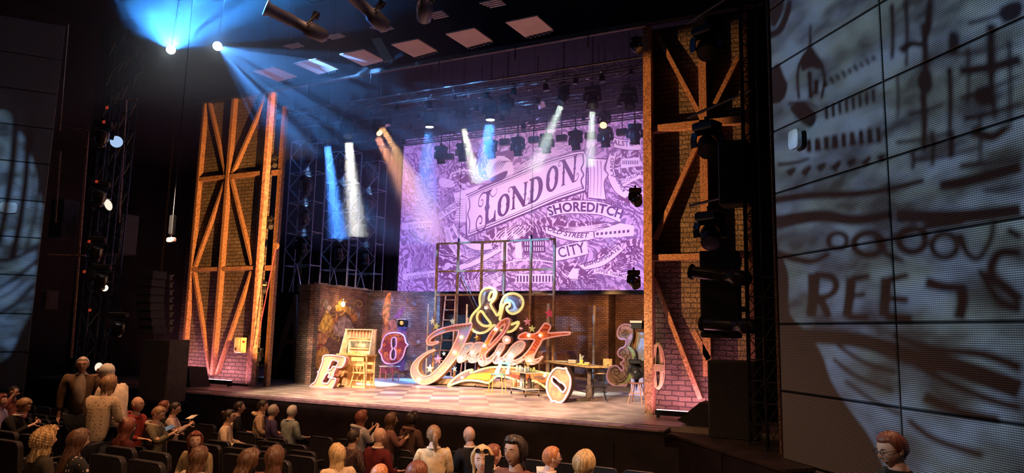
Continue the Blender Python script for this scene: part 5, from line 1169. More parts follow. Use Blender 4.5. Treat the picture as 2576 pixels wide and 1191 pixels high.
p = tp_(0.6, 0.4, zt1+0.021); b = MB(); b.lathe([(0.03,0),(0.05,0.08),(0.05,0.14)], p, 12); o = b.build('brush_pot', glass_c, None, True); tag(o, 'glass pot of brushes on the trolley top shelf', 'pot')
for k in range(6):
    b = MB(); a = k*1.05; b.cyl(p+Vector((0,0,0.145)), p+Vector((0.06*math.cos(a), 0.06*math.sin(a), 0.26)), 0.006, 5, 0.012); o = b.build('paintbrush', cream if k % 2 else orangep); tag(o, '%s paintbrush leaning %s in the glass trolley pot' % ('cream' if k % 2 else 'orange', ('right','far right','back left','left','front left','front')[k]), 'brush', 'brushes in the trolley pot, '+('cream' if k % 2 else 'orange'))
for k, (u, v, hh_, rr_, m_, lb) in enumerate(((0.05,0.75,0.30,0.04,amberb,'tall amber bottle at the left of the trolley lower shelf'),(0.15,0.45,0.27,0.04,glass_c,'pale bottle at the front left of the trolley lower shelf'),(0.35,0.5,0.25,0.04,glass_c,'pale bottle in the middle of the trolley lower shelf'),(0.12,0.92,0.22,0.035,greenb,'olive bottle at the back left of the trolley lower shelf'))):
    b = MB(); b.lathe([(rr_,0),(rr_,hh_*0.62),(rr_*0.4,hh_*0.78),(rr_*0.35,hh_)], tp_(u, v, zb1+0.021), 12); o = b.build('bottle', m_, None, True); tag(o, lb, 'bottle', 'bottles on the trolley lower shelf')
for u, v, w_, h_, lb in ((0.45,0.6,0.16,0.40,'tall brown box in the middle of the trolley lower shelf'),(0.62,0.3,0.09,0.27,'narrow brown box on the trolley lower shelf'),(0.86,0.35,0.12,0.17,'small square lantern on the trolley lower shelf')):
    p = tp_(u, v, zb1+0.021); b = MB(); b.bevbox(p.x-w_/2, p.x+w_/2, p.y-0.05, p.y+0.05, p.z, p.z+h_, 0.006); o = b.build('box', wood_dark if h_ > 0.2 else mk('lantern_metal', (0.35,0.28,0.2), 0.4, 0.5, 0.4, 12)); tag(o, lb, 'box')
# bar table
zT = 0.935
TA = at_z(1504, 922, zT); ped = at_z(1460, 1019, 0)
TL_ = at_z(1362, 904, zT)
dirv = Vector((TL_.x-TA.x, TL_.y-TA.y, 0)); Lt = min(dirv.length, 3.4); dirv.normalize(); nv = Vector((dirv.y, -dirv.x, 0))
if nv.y > 0: nv = -nv
bt = empty('bar_table', (ped.x, ped.y, 0), 'long wooden bar height table on dark cast pedestals', 'table')
c0 = Vector((TA.x, TA.y, 0)) - dirv*0.02
P4 = [c0+nv*0.28, c0-nv*0.32, c0-nv*0.32+dirv*Lt, c0+nv*0.28+dirv*Lt]
b = MB(); quadslab(b, P4, zT-0.045, 0.045); b.build('tabletop', wood_amber, bt)
b = MB(); b.poly([(q.x, q.y, zT-0.08) for q in (c0+nv*0.2+dirv*0.1, c0-nv*0.24+dirv*0.1, c0-nv*0.24+dirv*(Lt-0.1), c0+nv*0.2+dirv*(Lt-0.1))], (0,0,0.034)); b.build('apron', wood_dark, bt)
for k, t in enumerate((0.55, Lt-0.5)):
    c = c0+dirv*t; 
    b = MB(); b.box(c.x-0.05, c.x+0.05, c.y-0.05, c.y+0.05, 0.40, zT-0.08); b.build('column', wood_dark, bt)
    b = MB(); b.bevbox(c.x-0.09, c.x+0.09, c.y-0.09, c.y+0.09, 0.06, 0.42, 0.03); b.build('column_base', wood_dark, bt)
    for s in (1, -1):
        b = MB(); b.bar((c.x, c.y, 0.05), (c.x+nv.x*0.36*s, c.y+nv.y*0.36*s, 0.035), 0.09, 0.07); b.bar((c.x, c.y, 0.05), (c.x+dirv.x*0.3*s, c.y+dirv.y*0.3*s, 0.035), 0.09, 0.07); b.build('foot', wood_dark, bt)
    b = MB(); cc_ = c+dirv*0.02; b.tube([(cc_.x+dirv.x*0.3*math.cos(a), cc_.y+dirv.y*0.3*math.cos(a), zT-0.08+0.34*math.sin(a)) for a in [-PI*j/14 for j in range(15)]], 0.012, 6); b.build('ring_brace', black, bt)
b = MB(); b.tube([c0+dirv*0.55+Vector((0,0,0.2)), c0+dirv*(Lt-0.5)+Vector((0,0,0.2))], 0.02, 6); b.build('stretcher', wood_dark, bt)
def on_table(t, s): p = c0+dirv*t+nv*s; return Vector((p.x, p.y, zT+0.001))
yel = mk('mustard_paint', (0.75,0.62,0.12), 0.4)
p = on_table(0.75, 0.05); b = MB(); b.bevbox(p.x-0.20, p.x+0.14, p.y-0.12, p.y+0.12, p.z, p.z+0.03, 0.008); o = b.build('tray', yel); tag(o, 'flat yellow tray near the middle of the bar table', 'tray')
p2 = p+Vector((0.06,0,0.031)); b = MB(); b.bevbox(p2.x-0.07, p2.x+0.07, p2.y-0.05, p2.y+0.05, p2.z, p2.z+0.04, 0.006); o = b.build('box', peach); tag(o, 'small peach box on the yellow tray', 'box')
p = p+Vector((-0.10,0.02,0.031)); b = MB(); b.lathe([(0.035,0),(0.042,0.09),(0.044,0.1)], p, 14); o = b.build('brush_pot', yel, None, True); tag(o, 'yellow pot of brushes on the yellow tray', 'pot')
for k in range(4):
    b = MB(); a = k*1.6+0.4; b.cyl(p+Vector((0,0,0.101)), p+Vector((0.05*math.cos(a), 0.05*math.sin(a), 0.21)), 0.004, 5, 0.010); o = b.build('paintbrush', mk('silver_brush', (0.7,0.7,0.65), 0.3)); tag(o, 'silver brush leaning %s in the yellow pot on the bar table' % ('right','back left','front left','front')[k], 'brush', 'brushes in the yellow pot')
p = on_table(0.98, 0.1); b = MB(); b.lathe([(0.03,0),(0.03,0.012),(0.022,0.02),(0.022,0.26),(0.026,0.28)], p, 12); o = b.build('candle', mk('wax', (0.85,0.62,0.42), 0.5), None, True); tag(o, 'tall pale candle on the bar table beside the yellow pot', 'candle')
for k in range(3):
    p = on_table(1.75, 0.0)+Vector((0,0,k*0.031)); b = MB(); b.bevbox(p.x-0.11-0.01*k, p.x+0.11, p.y-0.08, p.y+0.08, p.z, p.z+0.03, 0.003); o = b.build('book', (cream, peach, tray)[k]); tag(o, ('bottom cream','middle peach','top white')[k]+' book of the stack at the left end of the bar table', 'book', 'books on the bar table')
# bar stool with wooden back
s0 = at_z(1494, 1012, 0)+Vector((0.03,0.2,0)); bs_ = empty('bar_stool', (s0.x, s0.y+0.12, 0), 'bar stool with round wooden seat and dark bent metal legs', 'stool', 'bar stools')
x0, y0 = s0.x, s0.y+0.12; hz = at_y(1495, 941, y0).z
b = MB(); b.lathe([(0.02,0),(0.18,0),(0.195,0.012),(0.19,0.035),(0.02,0.035)], (x0, y0, hz), 20); b.build('seat', wood_amber, bs_, True)
for k in range(4):
    a = PI/4+k*PI/2+0.4; ca, sa = math.cos(a), math.sin(a)
    leg_tube('leg', [(x0+ca*0.04, y0+sa*0.04, hz-0.01), (x0+ca*0.17, y0+sa*0.17, hz-0.08), (x0+ca*0.19, y0+sa*0.19, hz*0.45), (x0+ca*0.20, y0+sa*0.20, hz*0.3), (x0+ca*0.29, y0+sa*0.29, 0)], 0.012, black, bs_)
for z, rr_ in ((hz*0.5, 0.195), (hz*0.33, 0.20)):
    b = MB(); b.tube([(x0+rr_*math.cos(a*PI/10), y0+rr_*math.sin(a*PI/10), z) for a in range(20)], 0.009, 6, closed=True); b.build('foot_ring', black, bs_)
bkz = at_y(1508, 912, y0+0.2).z
b = MB(); n_ = 9; A0 = [(x0+0.17+0.16*math.sin((i-4)/4*0.9), y0+0.25-0.05*((i-4)/4)**2) for i in range(n_)]
b.add([(x, y, z) for z in (bkz-0.1, bkz+0.1) for x, y in A0]+[(x, y+0.02, z) for z in (bkz-0.1, bkz+0.1) for x, y in A0], [(i, i+1, n_+i+1, n_+i) for i in range(n_-1)]+[(2*n_+i+1, 2*n_+i, 3*n_+i, 3*n_+i+1) for i in range(n_-1)]+[(n_+i, n_+i+1, 3*n_+i+1, 3*n_+i) for i in range(n_-1)]+[(i+1, i, 2*n_+i, 2*n_+i+1) for i in range(n_-1)])
b.build('backrest', wood_amber, bs_); leg_tube('back_post', [(x0+0.14, y0+0.15, hz), (x0+0.17, y0+0.25, bkz-0.05)], 0.01, black, bs_)
# second stool cut off by the tower post
s1 = at_z(1572, 1014, 0); bs2 = empty('bar_stool', (s1.x+0.25, s1.y+0.2, 0), 'dark reddish stool half hidden by the right tower post', 'stool', 'bar stools')
hz2 = at_y(1590, 966, s1.y+0.1).z; x0, y0 = s1.x+0.27, s1.y+0.2
b = MB(); b.lathe([(0.02,0),(0.2,0),(0.21,0.02),(0.02,0.03)], (x0, y0, hz2), 18); b.build('seat', lad_m, bs2, True)
for k in range(4):
    a = PI/4+k*PI/2; leg_tube('leg', [(x0+0.12*math.cos(a), y0+0.12*math.sin(a), hz2), (x0+0.27*math.cos(a), y0+0.27*math.sin(a), 0)], 0.015, lad_m, bs2)
leg_tube('stretcher', [(x0-0.16, y0-0.14, 0.25), (x0+0.16, y0-0.14, 0.25)], 0.01, lad_m, bs2)
# cloth covered bench behind the table
def drape(x0, x1, y0, y1, z0, z1, seed):
    b = MB(); nx, ny = 26, 8; rr = random.Random(seed); vs = []; fs = []
    prof = [(0,0),(0,0.5),(0.02,0.85),(0.15,0.97),(0.5,1.0),(0.85,0.97),(0.98,0.85),(1,0.5),(1,0)]
    for j, (v, w) in enumerate(prof):
        for i in range(nx+1):
            u = i/nx; f = 0.05*math.sin(u*17+seed)*math.cos(u*7)*(1-w*0.6)
            e = min(1, min(u, 1-u)*9)
            vs.append((x0+(x1-x0)*u+0.02*math.sin(j+u*9), y0+(y1-y0)*v+f*(1 if v > 0.5 else -1), z0+(z1-z0)*w*(0.72+0.28*e)-0.03*math.sin(u*5+seed)*w))
    for j in range(len(prof)-1):
        for i in range(nx): a = j*(nx+1)+i; fs.append((a, a+1, a+nx+2, a+nx+1))
    fs.append(tuple(j*(nx+1) for j in range(len(prof)))); fs.append(tuple(reversed([j*(nx+1)+nx for j in range(len(prof))])))
    return b.add(vs, fs)
cloth = mk('dust_cloth', (0.62,0.38,0.28), 0.9, 0, 0.25, 4, 0.1)
for px0, px1, lab, sd in ((1391,1434,'brown dust cloth over a crate behind the bar table, right of pipe',1), (1349,1379,'brown dust cloth over a crate left of the thick pale pipe',2)):
    Yk = 21.75; A = at_y(px0, 900, Yk).x; B = at_y(px1, 900, Yk).x; z1_ = at_y(px0+10, 884, Yk).z
    r = empty('covered_crate', ((A+B)/2, Yk+0.3, 0), lab, 'crate', 'cloth covered crates')
    drape(A, B, Yk, Yk+0.6, z1_-0.42, z1_, sd).build('dust_cloth', cloth, r, True)
    b = MB(); b.box(A+0.03, B-0.03, Yk+0.1, Yk+0.5, 0, z1_-0.1); b.build('crate', wood_dark, r)
# prop bins by the back wall
for x, lab, m_ in ((1527, 'grey bin against the lit brick pier', mk('grey_bin', (0.16,0.14,0.14), 0.5)), (1516, 'dark barrel by the brick pier', wood_dark)):
    P = at_z(x-3, 960, 0); b = MB(); b.lathe([(0.18,0),(0.22,0.5),(0.2,0.52)], (P.x, P.y, 0), 14); o = b.build('bin', m_, None, True); tag(o, lab, 'bin')
ORDW = 'first second third fourth fifth sixth seventh eighth ninth tenth eleventh twelfth thirteenth fourteenth fifteenth sixteenth seventeenth eighteenth nineteenth twentieth'.split()
ORDW += ['twenty-'+w for w in ORDW[:9]]+['thirtieth']+['thirty-'+w for w in ORDW[:9]]+['fortieth']+['forty-'+w for w in ORDW[:9]]
# ------------------------------------------------------------------ rigging over house and stage
def truss_mb(P, Q, w=0.3, h=0.3, r=0.022, bays=None, tri=False):
    P, Q = Vector(P), Vector(Q); d = (Q-P); Ln = d.length; d.normalize()
    up = Vector((0,0,1)) if abs(d.z) < 0.9 else Vector((0,1,0)); a = d.cross(up).normalized(); c = a.cross(d).normalized()
    n = bays or max(2, int(Ln/max(w, 0.35))); b = MB()
    offs = [(-w/2,-h/2),(w/2,-h/2),(w/2,h/2),(-w/2,h/2)]
    R = [[P+d*(Ln*k/n)+a*x+c*y for k in range(n+1)] for x, y in offs]
    for row in R: b.cyl(row[0], row[-1], r, 6)
    for f in range(4):
        A, B = R[f], R[(f+1) % 4]
        for k in range(n):
            p, q = (A[k], B[k+1]) if (k+f) % 2 else (B[k], A[k+1]); b.cyl(p, q, r*0.55, 4)
            if f % 2 == 0: b.cyl(A[k], B[k], r*0.55, 4)
    return b
def truss(P, Q, label, group, w=0.3, h=0.3, r=0.022, bays=None, mat=None):
    o = truss_mb(P, Q, w, h, r, bays).build('truss', mat or truss_m); tag(o, label, 'truss', group); return o
# long lattice trusses and pipes above the acting area
pipe_lab = ['lowest lighting pipe just over the top edge of the picture screen', 'second lighting pipe above the screen', 'middle lighting pipe above the screen', 'fourth lighting pipe above the screen', 'bright upper pipe crossing in front of the rig', 'topmost thin pipe under the header']
rig_m = mk('rig_pipe', (0.20,0.17,0.18), 0.35, 0.7, 0.3, 8)
for k, (ya, Yk) in enumerate(((322, 23.4), (296, 22.6), (262, 21.6), (232, 20.4), (198, 18.6), (176, 17.2))):
    z = at_y(1400, ya, Yk).z; b = MB(); b.cyl((-19.5, Yk, z), (-3.6, Yk, z), 0.028, 8)
    for j in range(9): x = -18.5+j*1.8; b.cyl((x, Yk, z), (x, Yk, z+0.5), 0.01, 4)
    o = b.build('lighting_pipe', rig_m); tag(o, pipe_lab[k], 'pipe', 'lighting pipes over the stage')
for k, (ya, Yk) in enumerate(((316, 24.1), (275, 21.9), (212, 19.2))):
    z = at_y(1400, ya, Yk).z+0.2; truss((-18.8, Yk, z), (-3.8, Yk, z), ('lowest lattice truss directly in front of the screen','middle lattice truss over the stage','front lattice truss behind the header')[k], 'lattice trusses over the stage', 0.34, 0.34, 0.024, 34, rig_m)
# moving heads
lens_w = mglow('lens_white', (0.75,0.90,1.0), 9.0); lens_o = mglow('lens_orange', (1.0,0.42,0.12), 7.0); lens_dark = mk('lens_dark', (0.05,0.05,0.06), 0.08, 0, 0.1, spec=0.9); lens_b = mglow('lens_blue', (0.12,0.45,1.0), 3.0)
gloss = mk('gloss_black', (0.022,0.02,0.024), 0.22, 0.1, 0.3, 5, spec=0.7)
def moving_head(kind, lens, tilt=0.0, pan=0.0):
    """hung from the origin, nose down at tilt 0"""
    r = proto('moving_head', 'moving head lamp', 'stage light')
    b = MB(); b.box(-0.03, 0.03, -0.03, 0.03, -0.06, 0.04); b.build('clamp', truss_m, r)
    b = MB(); b.bevbox(-0.20, 0.20, -0.15, 0.15, -0.20, -0.06, 0.025); b.build('base', black, r)
    R = Matrix.Rotation(pan, 3, 'Z'); b = MB()
    for s in (-1, 1):
        p = [(s*0.05,0,-0.21),(s*0.19,0,-0.23),(s*0.215,0,-0.34),(s*0.20,0,-0.47)]
        for i in range(3): b.bar(R @ Vector(p[i]), R @ Vector(p[i+1]), 0.10, 0.035, (0,1,0))
    b.bar(R @ Vector((-0.06,0,-0.215)), R @ Vector((0.06,0,-0.215)), 0.10, 0.035, (0,1,0)); b.build('yoke', gloss, r)
    M = R @ Matrix.Rotation(tilt, 3, 'X'); c = Vector((0,0,-0.44)); b = MB()
    b.lathe([(0.07,0.19),(0.13,0.17),(0.155,0.08),(0.16,-0.02),(0.145,-0.10),(0.13,-0.14),(0.15,-0.17),(0.15,-0.21)], c, 16, M); h = b.build('head', gloss, r, True); ORG[h.name] = Vector((0,0,0))
    b = MB(); b.lathe([(0.005,-0.212),(0.132,-0.212),(0.125,-0.225),(0.005,-0.235)], c, 16, M); b.build('lens', lens, h)
    return r
def put_light(pr, x, y, Yk, label, group, s=1.0, rz=0.0):
    P = at_y(x, y, Yk); o = place(pr, USED, P, (0,0,rz), label, group, s); drop(o, P, s); return o
def drop(o, P, s, top=12.95):
    """scaffold drop arm carrying a fixture from the grid"""
    b = MB(); b.box(-0.015, 0.015, -0.015, 0.015, 0.03, (top-P.z)/s); ORG[o.name] = Vector((0,0,0)); b.build('drop_arm', black, o)
mh_d = moving_head('down', lens_dark, 0.25); 
row = [(1110,372),(1165,366),(1236,362),(1303,354),(1375,348),(1448,336),(1523,328),(1597,320)]
ordn = ['leftmost','second from left','third from left','fourth from left','fifth from left','sixth from left','seventh from left','rightmost']
for k, (x, y) in enumerate(row):
    zr_ = at_y(1375, 334, 23.5).z; xq = at_y(x, y-14, 23.5).x; qq = Vector((xq, 23.5, zr_)); o = place(mh_d, USED, qq, (0,0,0.3*math.sin(k*2.1)), ordn[k]+' black moving head silhouetted against the picture screen', 'moving heads along the top of the screen', 1.2); drop(o, qq, 1.2)
mh_w = moving_head('beam', lens_w, 0.08)
for x, y, Yk, lab, s in ((1080,320,21.5,'moving head with bright white lens and blue beam, left',1.15), (1233,302,20.8,'moving head with bright white lens and blue beam, right',1.15)):
    P = at_y(x, y, Yk); q_ = P+Vector((0,0,0.66*s)); drop(place(mh_w, USED, q_, (0,0,0.2), lab, 'beam lights over the stage', s), q_, s)
mh_o = moving_head('amber', lens_o, -0.8, 0.9)
for x, y, Yk, lab, rz in ((948,336,21.0,'tilted moving head with orange lens at the left of the rig',0.5), (1519,318,22.5,'tilted moving head with orange lens at the right of the rig',-0.7)):
    P = at_y(x, y, Yk); q_ = P+Vector((0,0,0.55)); drop(place(mh_o, USED, q_, (0,0,rz), lab, 'orange lights over the stage', 0.95), q_, 0.95)
mh_s = moving_head('spot', lens_dark, -0.5, 0.4)
for k, (x, y, Yk, lab) in enumerate(((958,285,21.2,'dark spotlight aiming down right with amber beam, left of the rig'), (1165,262,21.6,'dark spotlight with narrow cream beam above King\'s Cross'), (1277,235,20.4,'dark spotlight with amber beam right of the white lens'), (1418,205,19.8,'large dark spotlight throwing a white beam to lower left'), (1491,215,20.2,'dark spotlight with short white beam near the orange lens'), (1583,218,20.6,'dark spotlight with blue beam next to the right tower'), (877,296,19.0,'dark spotlight throwing the wide cream beam'), (824,308,19.2,'dark spotlight throwing the narrow blue beam'))):
    put_light(mh_s, x, y, Yk, lab, 'dark spotlights over the stage', 1.15, (0.5,0.1,-0.5,-0.9,0,0.2,0.3,0.9)[k])
# long soft boxes between the heads, small cards with added glow, and lamps
box_m = mk('striplight_body', (0.16,0.11,0.12), 0.5, 0.2, 0.2, 7)
for k, (x, y) in enumerate(((1130,395),(1270,358),(1343,352),(1413,348),(1485,342),(1565,333))):
    P = at_y(x, y, 23.7); r = empty('strip_light', (P.x, P.y, P.z-0.13), ordn[k]+' flat strip light hanging between the moving heads', 'stage light', 'strip lights along the top of the screen')
    b = MB(); b.bevbox(P.x-0.2, P.x+0.2, P.y-0.1, P.y+0.1, P.z-0.12, P.z+0.12, 0.01); b.build('housing', box_m, r)
    b = MB(); b.box(P.x-0.012, P.x+0.012, P.y-0.012, P.y+0.012, P.z+0.12, 12.95); b.build('bracket', black, r)
card_m = mk('pink_glow_card', (0.75,0.42,0.60), 0.5, 0, 0.1, 5, emit=(0.75,0.35,0.62), es=0.35)  # cards emit a faint pink in place of reflected stage light
rc_ = random.Random(4)
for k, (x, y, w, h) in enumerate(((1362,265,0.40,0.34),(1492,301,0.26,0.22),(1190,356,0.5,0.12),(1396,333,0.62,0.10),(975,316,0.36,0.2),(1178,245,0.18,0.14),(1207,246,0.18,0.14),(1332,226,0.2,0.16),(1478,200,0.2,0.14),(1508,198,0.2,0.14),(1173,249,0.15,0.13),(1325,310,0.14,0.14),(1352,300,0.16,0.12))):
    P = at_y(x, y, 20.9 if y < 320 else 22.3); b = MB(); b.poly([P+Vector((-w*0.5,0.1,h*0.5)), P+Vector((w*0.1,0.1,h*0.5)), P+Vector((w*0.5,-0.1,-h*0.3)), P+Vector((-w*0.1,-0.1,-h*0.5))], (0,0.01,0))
    o = b.build('glow_card', card_m); tag(o, ('large square pink card in the middle of the rig','small pink card beside the orange lens','long thin pink card above King\'s Cross','long pink card right of the screen centre','slanting pink card beside the amber beam','left of the twin pink cards over the screen','right of the twin pink cards over the screen','small pink card below the header centre','left of the twin pink cards near the right tower','right of the twin pink cards near the right tower','tiny pink card below the twin pair','tiny pink card left of the white beam','tiny pink card close to the white beam')[k], 'card', 'glowing cards in the rig')
small = proto('small_lantern', 'small lantern', 'stage light'); 
b = MB(); b.cyl((0,0,0.0),(0,0.02,-0.16),0.055,8,0.075); b.build('body', truss_m, small); b = MB(); b.tube([(-0.08,0,-0.06),(-0.08,0,0.05),(0.08,0,0.05),(0.08,0,-0.06)], 0.008, 5); b.build('yoke', truss_m, small); b = MB(); b.ball((0,0,0.1), 0.035, 8, 6); b.build('clamp', chrome, small)
for k in range(44):
    x = 800+k*18.4+rc_.uniform(-5, 5); ya, Yk = ((296,22.6),(262,21.6),(232,20.4),(198,18.6))[k % 4]; zk = at_y(1400, ya, Yk).z; d0 = ray(x, 260)
    sk = rc_.uniform(0.9, 1.6)
    place(small, USED, (Yk*d0.x/d0.y, Yk, zk-0.085*sk), (rc_.uniform(-0.15,0.15), rc_.uniform(-0.15,0.15), rc_.uniform(0,6)), '%s small grey lantern from the left in the dark rig' % ORDW[k], 'small lanterns in the rig', sk)
# ceiling reflector panels in front of the header
panel_m = mk('pale_ceiling_panel', (0.62,0.46,0.44), 0.6, 0, 0.08, 1.5)
pl_lab = ['leftmost pale square ceiling panel, dim in the blue haze','second pale square ceiling panel from the left','third ceiling panel from the left, behind the hanging strip','fourth ceiling panel from the left, the brightest cream one','fifth ceiling panel from the left, pink','rightmost pink ceiling panel']
for k, x in enumerate((-15.18, -13.65, -12.05, -10.38, -8.76, -7.11)):
    r = empty('ceiling_panel', (x+0.42, 14.35, 9.0), pl_lab[k], 'panel', 'square ceiling panels')
    b = MB(); b.poly([(x+0.02,13.92,9.0),(x+0.84,13.90,9.0),(x+0.90,14.74,9.0),(x+0.10,14.84,9.0)], (0,0,0.03)); b.build('board', panel_m, r)
    b = MB(); b.bar((x+0.1,14.86,9.02),(x+0.9,14.76,9.02),0.05,0.06)
    for j in range(5): b.cbox((x+0.25+j*0.13, 14.85-j*0.02, 8.98), 0.06, 0.05, 0.05)
    b.build('hinge_rail', black, r)
    for j in (0.1, 0.8):
        b = MB(); b.cyl((x+j, 14.4, 9.03), (x+j, 14.4, 12.6), 0.008, 4); b.build('hanger', black, r)
P = [at_y(934,98,13.3), at_y(957,95,13.3), at_y(988,150,13.3), at_y(966,157,13.3)]
b = MB(); b.poly(P, (0,0.02,0)); b.cyl(P[0], (P[0].x, P[0].y, 12.6), 0.006, 4); o = b.build('hanging_strip', mk('grey_strip', (0.30,0.32,0.30), 0.8, 0, 0.15)); tag(o, 'grey tilted strip hanging between two pale ceiling panels', 'strip')  # plain flat grey strip on a thin line
# front-of-house bars over the stalls, with profile spots seen from below
for k, (Yk, zk) in enumerate(((12.3, 9.6), (10.6, 8.9))):
    truss((-10.2, Yk, zk), (-3.0, Yk, zk), ('rear','front')[k]+' lattice truss above the stalls', 'house trusses', 0.4, 0.4, 0.022, 16, blackmat)
pinkbody = mk('pale_profile_body', (0.17,0.18,0.27), 0.45, 0.3, 0.15, 7)
def profile_spot(lens, body=None, L=0.62, r=0.085):
    """barrel along -Z from the origin, clamp above"""
    p = proto('profile_spot', 'profile spot', 'stage light'); body = body or pinkbody
    b = MB(); b.lathe([(r*0.55,0.32),(r*1.25,0.27),(r*1.4,0.08),(r*1.35,0.0),(r*0.95,-0.04),(r*0.95,-0.20),(r*1.08,-0.22),(r*1.08,-L+0.05),(r*1.45,-L+0.02),(r*1.5,-L)], (0,0,0), 14); h = b.build('barrel', body, p, True); ORG[h.name] = Vector((0,0,0))
    b = MB(); b.lathe([(0.004,-L-0.004),(r*1.35,-L-0.004),(r*1.3,-L-0.012),(0.004,-L-0.016)], (0,0,0), 14); b.build('lens', lens, h)
    b = MB(); b.tube([(r*1.5,0,-0.03),(r*1.5,r*2.6,0.05),(-r*1.5,r*2.6,0.05),(-r*1.5,0,-0.03)], 0.014, 5); b.build('yoke', black, p)
    b = MB(); b.cbox((0, r*2.9, 0.05), 0.06, 0.10, 0.10); b.build('clamp', black, p)
    return p
pf_b = profile_spot(lens_b); pf_n = profile_spot(lens_dark)
def aim_at(A, B):  # euler turning local -Z from A towards B
    return (Vector(B)-Vector(A)).to_track_quat('-Z', 'Y').to_euler()
for pr, lx, ly, tx_, ty_, D, lab, s in ((pf_b,720,45,800,84,13.0,'pale profile spot with glowing lens left of centre above the stalls',1.25), (pf_b,905,8,950,50,12.6,'pale profile spot with bright blue lens at the top edge',1.25), (pf_n,1070,-12,1068,24,12.2,'pale profile spot hanging at the top centre',1.2)):
    A = at_d(tx_, ty_, D); B = at_d(lx, ly, D-0.25); place(pr, USED, A+(B-A)*0.35, aim_at(A, B), lab, 'pale profile spots above the stalls', s)
louv = mk('louvre_grey', (0.34,0.28,0.30), 0.5, 0.2, 0.15)
for k, (x, y, n) in enumerate(((735,112,3),(838,88,3),(955,64,4),(1092,32,4),(1236,2,4))):
    P = at_z(x, y, 9.3); r = empty('louvred_panel', (P.x, P.y, 9.3), ordn[k] if k < 4 else 'rightmost', 'vent', 'small louvred panels above the stalls'); r['label'] = (ordn[k] if k < 4 else 'rightmost')+' small louvred grey panel above the stalls'
    for j in range(n):
        b = MB(); b.box(P.x-0.32+0.04*j, P.x+0.22, P.y+j*0.09, P.y+0.05+j*0.09, 9.3, 9.33); b.build('slat', louv, r)
    b = MB(); b.cyl((P.x, P.y, 9.33), (P.x, P.y, 12.6), 0.01, 4); b.build('hanger', black, r)
# the two dazzling heads at the top left
flare = mglow('lens_dazzling', (0.85,0.96,1.0), 60.0)
S1 = at_d(430, 125, 16.4); S2 = at_d(547, 116, 16.6)
def par_can(face):
    p = proto('par_lamp', 'lamp', 'stage light'); b = MB(); b.lathe([(0.05,0.28),(0.11,0.24),(0.145,0.05),(0.15,0.0)], (0,0,0), 18); h = b.build('body', black, p, True); ORG[h.name] = Vector((0,0,0))
    b = MB(); b.lathe([(0.003,-0.006),(0.135,-0.006),(0.13,-0.012),(0.003,-0.014)], (0,0,0), 18); b.build('led_face' if face is not flare else 'lens', face, h)
    b = MB(); b.tube([(0.17,0,0.1),(0.17,0,0.34),(-0.17,0,0.34),(-0.17,0,0.1)], 0.014, 5); b.build('yoke', black, p); return p
pr = par_can(flare)
for S, lab in ((S1, 'dazzling lamp at the upper left fanning blue light upwards'), (S2, 'dazzling lamp beside it throwing blue beams over the stage')):
    place(pr, USED, S, aim_at(S, CAM+Vector((-2,0,-1))), lab, 'dazzling lamps', 0.75)
    b = MB(); b.cyl(S+(S-CAM).normalized()*0.3, Vector((S.x, S.y+0.3, 12.6)), 0.014, 5); o = b.build('drop_pole', black); tag(o, 'pole carrying the '+lab, 'pole')
    point('dazzle', S+(CAM-S).normalized()*0.12, 14, (0.8,0.95,1.0), 0.03)
# ---- three lighting towers upstage left
tow_m = mk('tower_steel', (0.38,0.42,0.50), 0.35, 0.5, 0.3, 9)
hd_t = moving_head('tower', lens_dark, 0.1)
for k, (xt, xb, ytop, Yk) in enumerate(((792, 742, 350, 19.6), (868, 836, 380, 21.4), (945, 905, 405, 23.2))):
    Pb = at_y(xb-0, 722, Yk); x0 = at_y(xb-32, 722, Yk).x; x1 = at_y(xb+34, 722, Yk).x; zt_w = at_y(xt, ytop, Yk).z
    r = empty('lighting_tower', ((x0+x1)/2, Yk, 0), ('nearest','middle','farthest')[k]+' of three open steel lighting towers upstage left', 'tower', 'lighting towers upstage left')
    dd = 0.55
    for x in (x0, x1):
        for y in (Yk, Yk+dd): b = MB(); b.cyl((x, y, 0), (x, y, zt_w), 0.022, 6); b.build('upright', tow_m, r)
    lev = [zt_w*f for f in (0.46, 0.60, 0.73, 0.86, 1.0)]
    for j, z in enumerate(lev):
        b = MB()
        for A, B in (((x0,Yk),(x1,Yk)),((x0,Yk+dd),(x1,Yk+dd)),((x0,Yk),(x0,Yk+dd)),((x1,Yk),(x1,Yk+dd))): b.cyl((A[0],A[1],z),(B[0],B[1],z),0.018,6)
        b.build('ring_frame', tow_m, r)
        zl = lev[j-1] if j else 0.0; xm = (x0+x1)/2; zm = (z+zl)/2
        b = MB()
        for A, B in (((x0,zm),(xm,z)),((xm,z),(x1,zm)),((x1,zm),(xm,zl)),((xm,zl),(x0,zm))): b.bar((A[0],Yk+0.02,A[1]),(B[0],Yk+0.02,B[1]),0.03,0.03)
        b.build('diagonal_brace', tow_m, r)
        if j >= 1:
            place(hd_t, USED, ((x0+x1)/2, Yk+dd*0.5, z-0.04), (0,0,0.4*j), 'moving head in the %s tower, %s' % (('nearest','middle','farthest')[k], ('','lowest','second from the bottom','third from the bottom','topmost')[j]), 'moving heads in the lighting towers', 1.2)
            spot('tower_beam', ((x0+x1)/2, Yk+dd*0.5, z-0.92), ((x0+x1)/2+0.1, Yk+dd*0.4, z-2.4), 1500, (0.25,0.5,1.0), 34, 0.4, 0.05, 5.0)
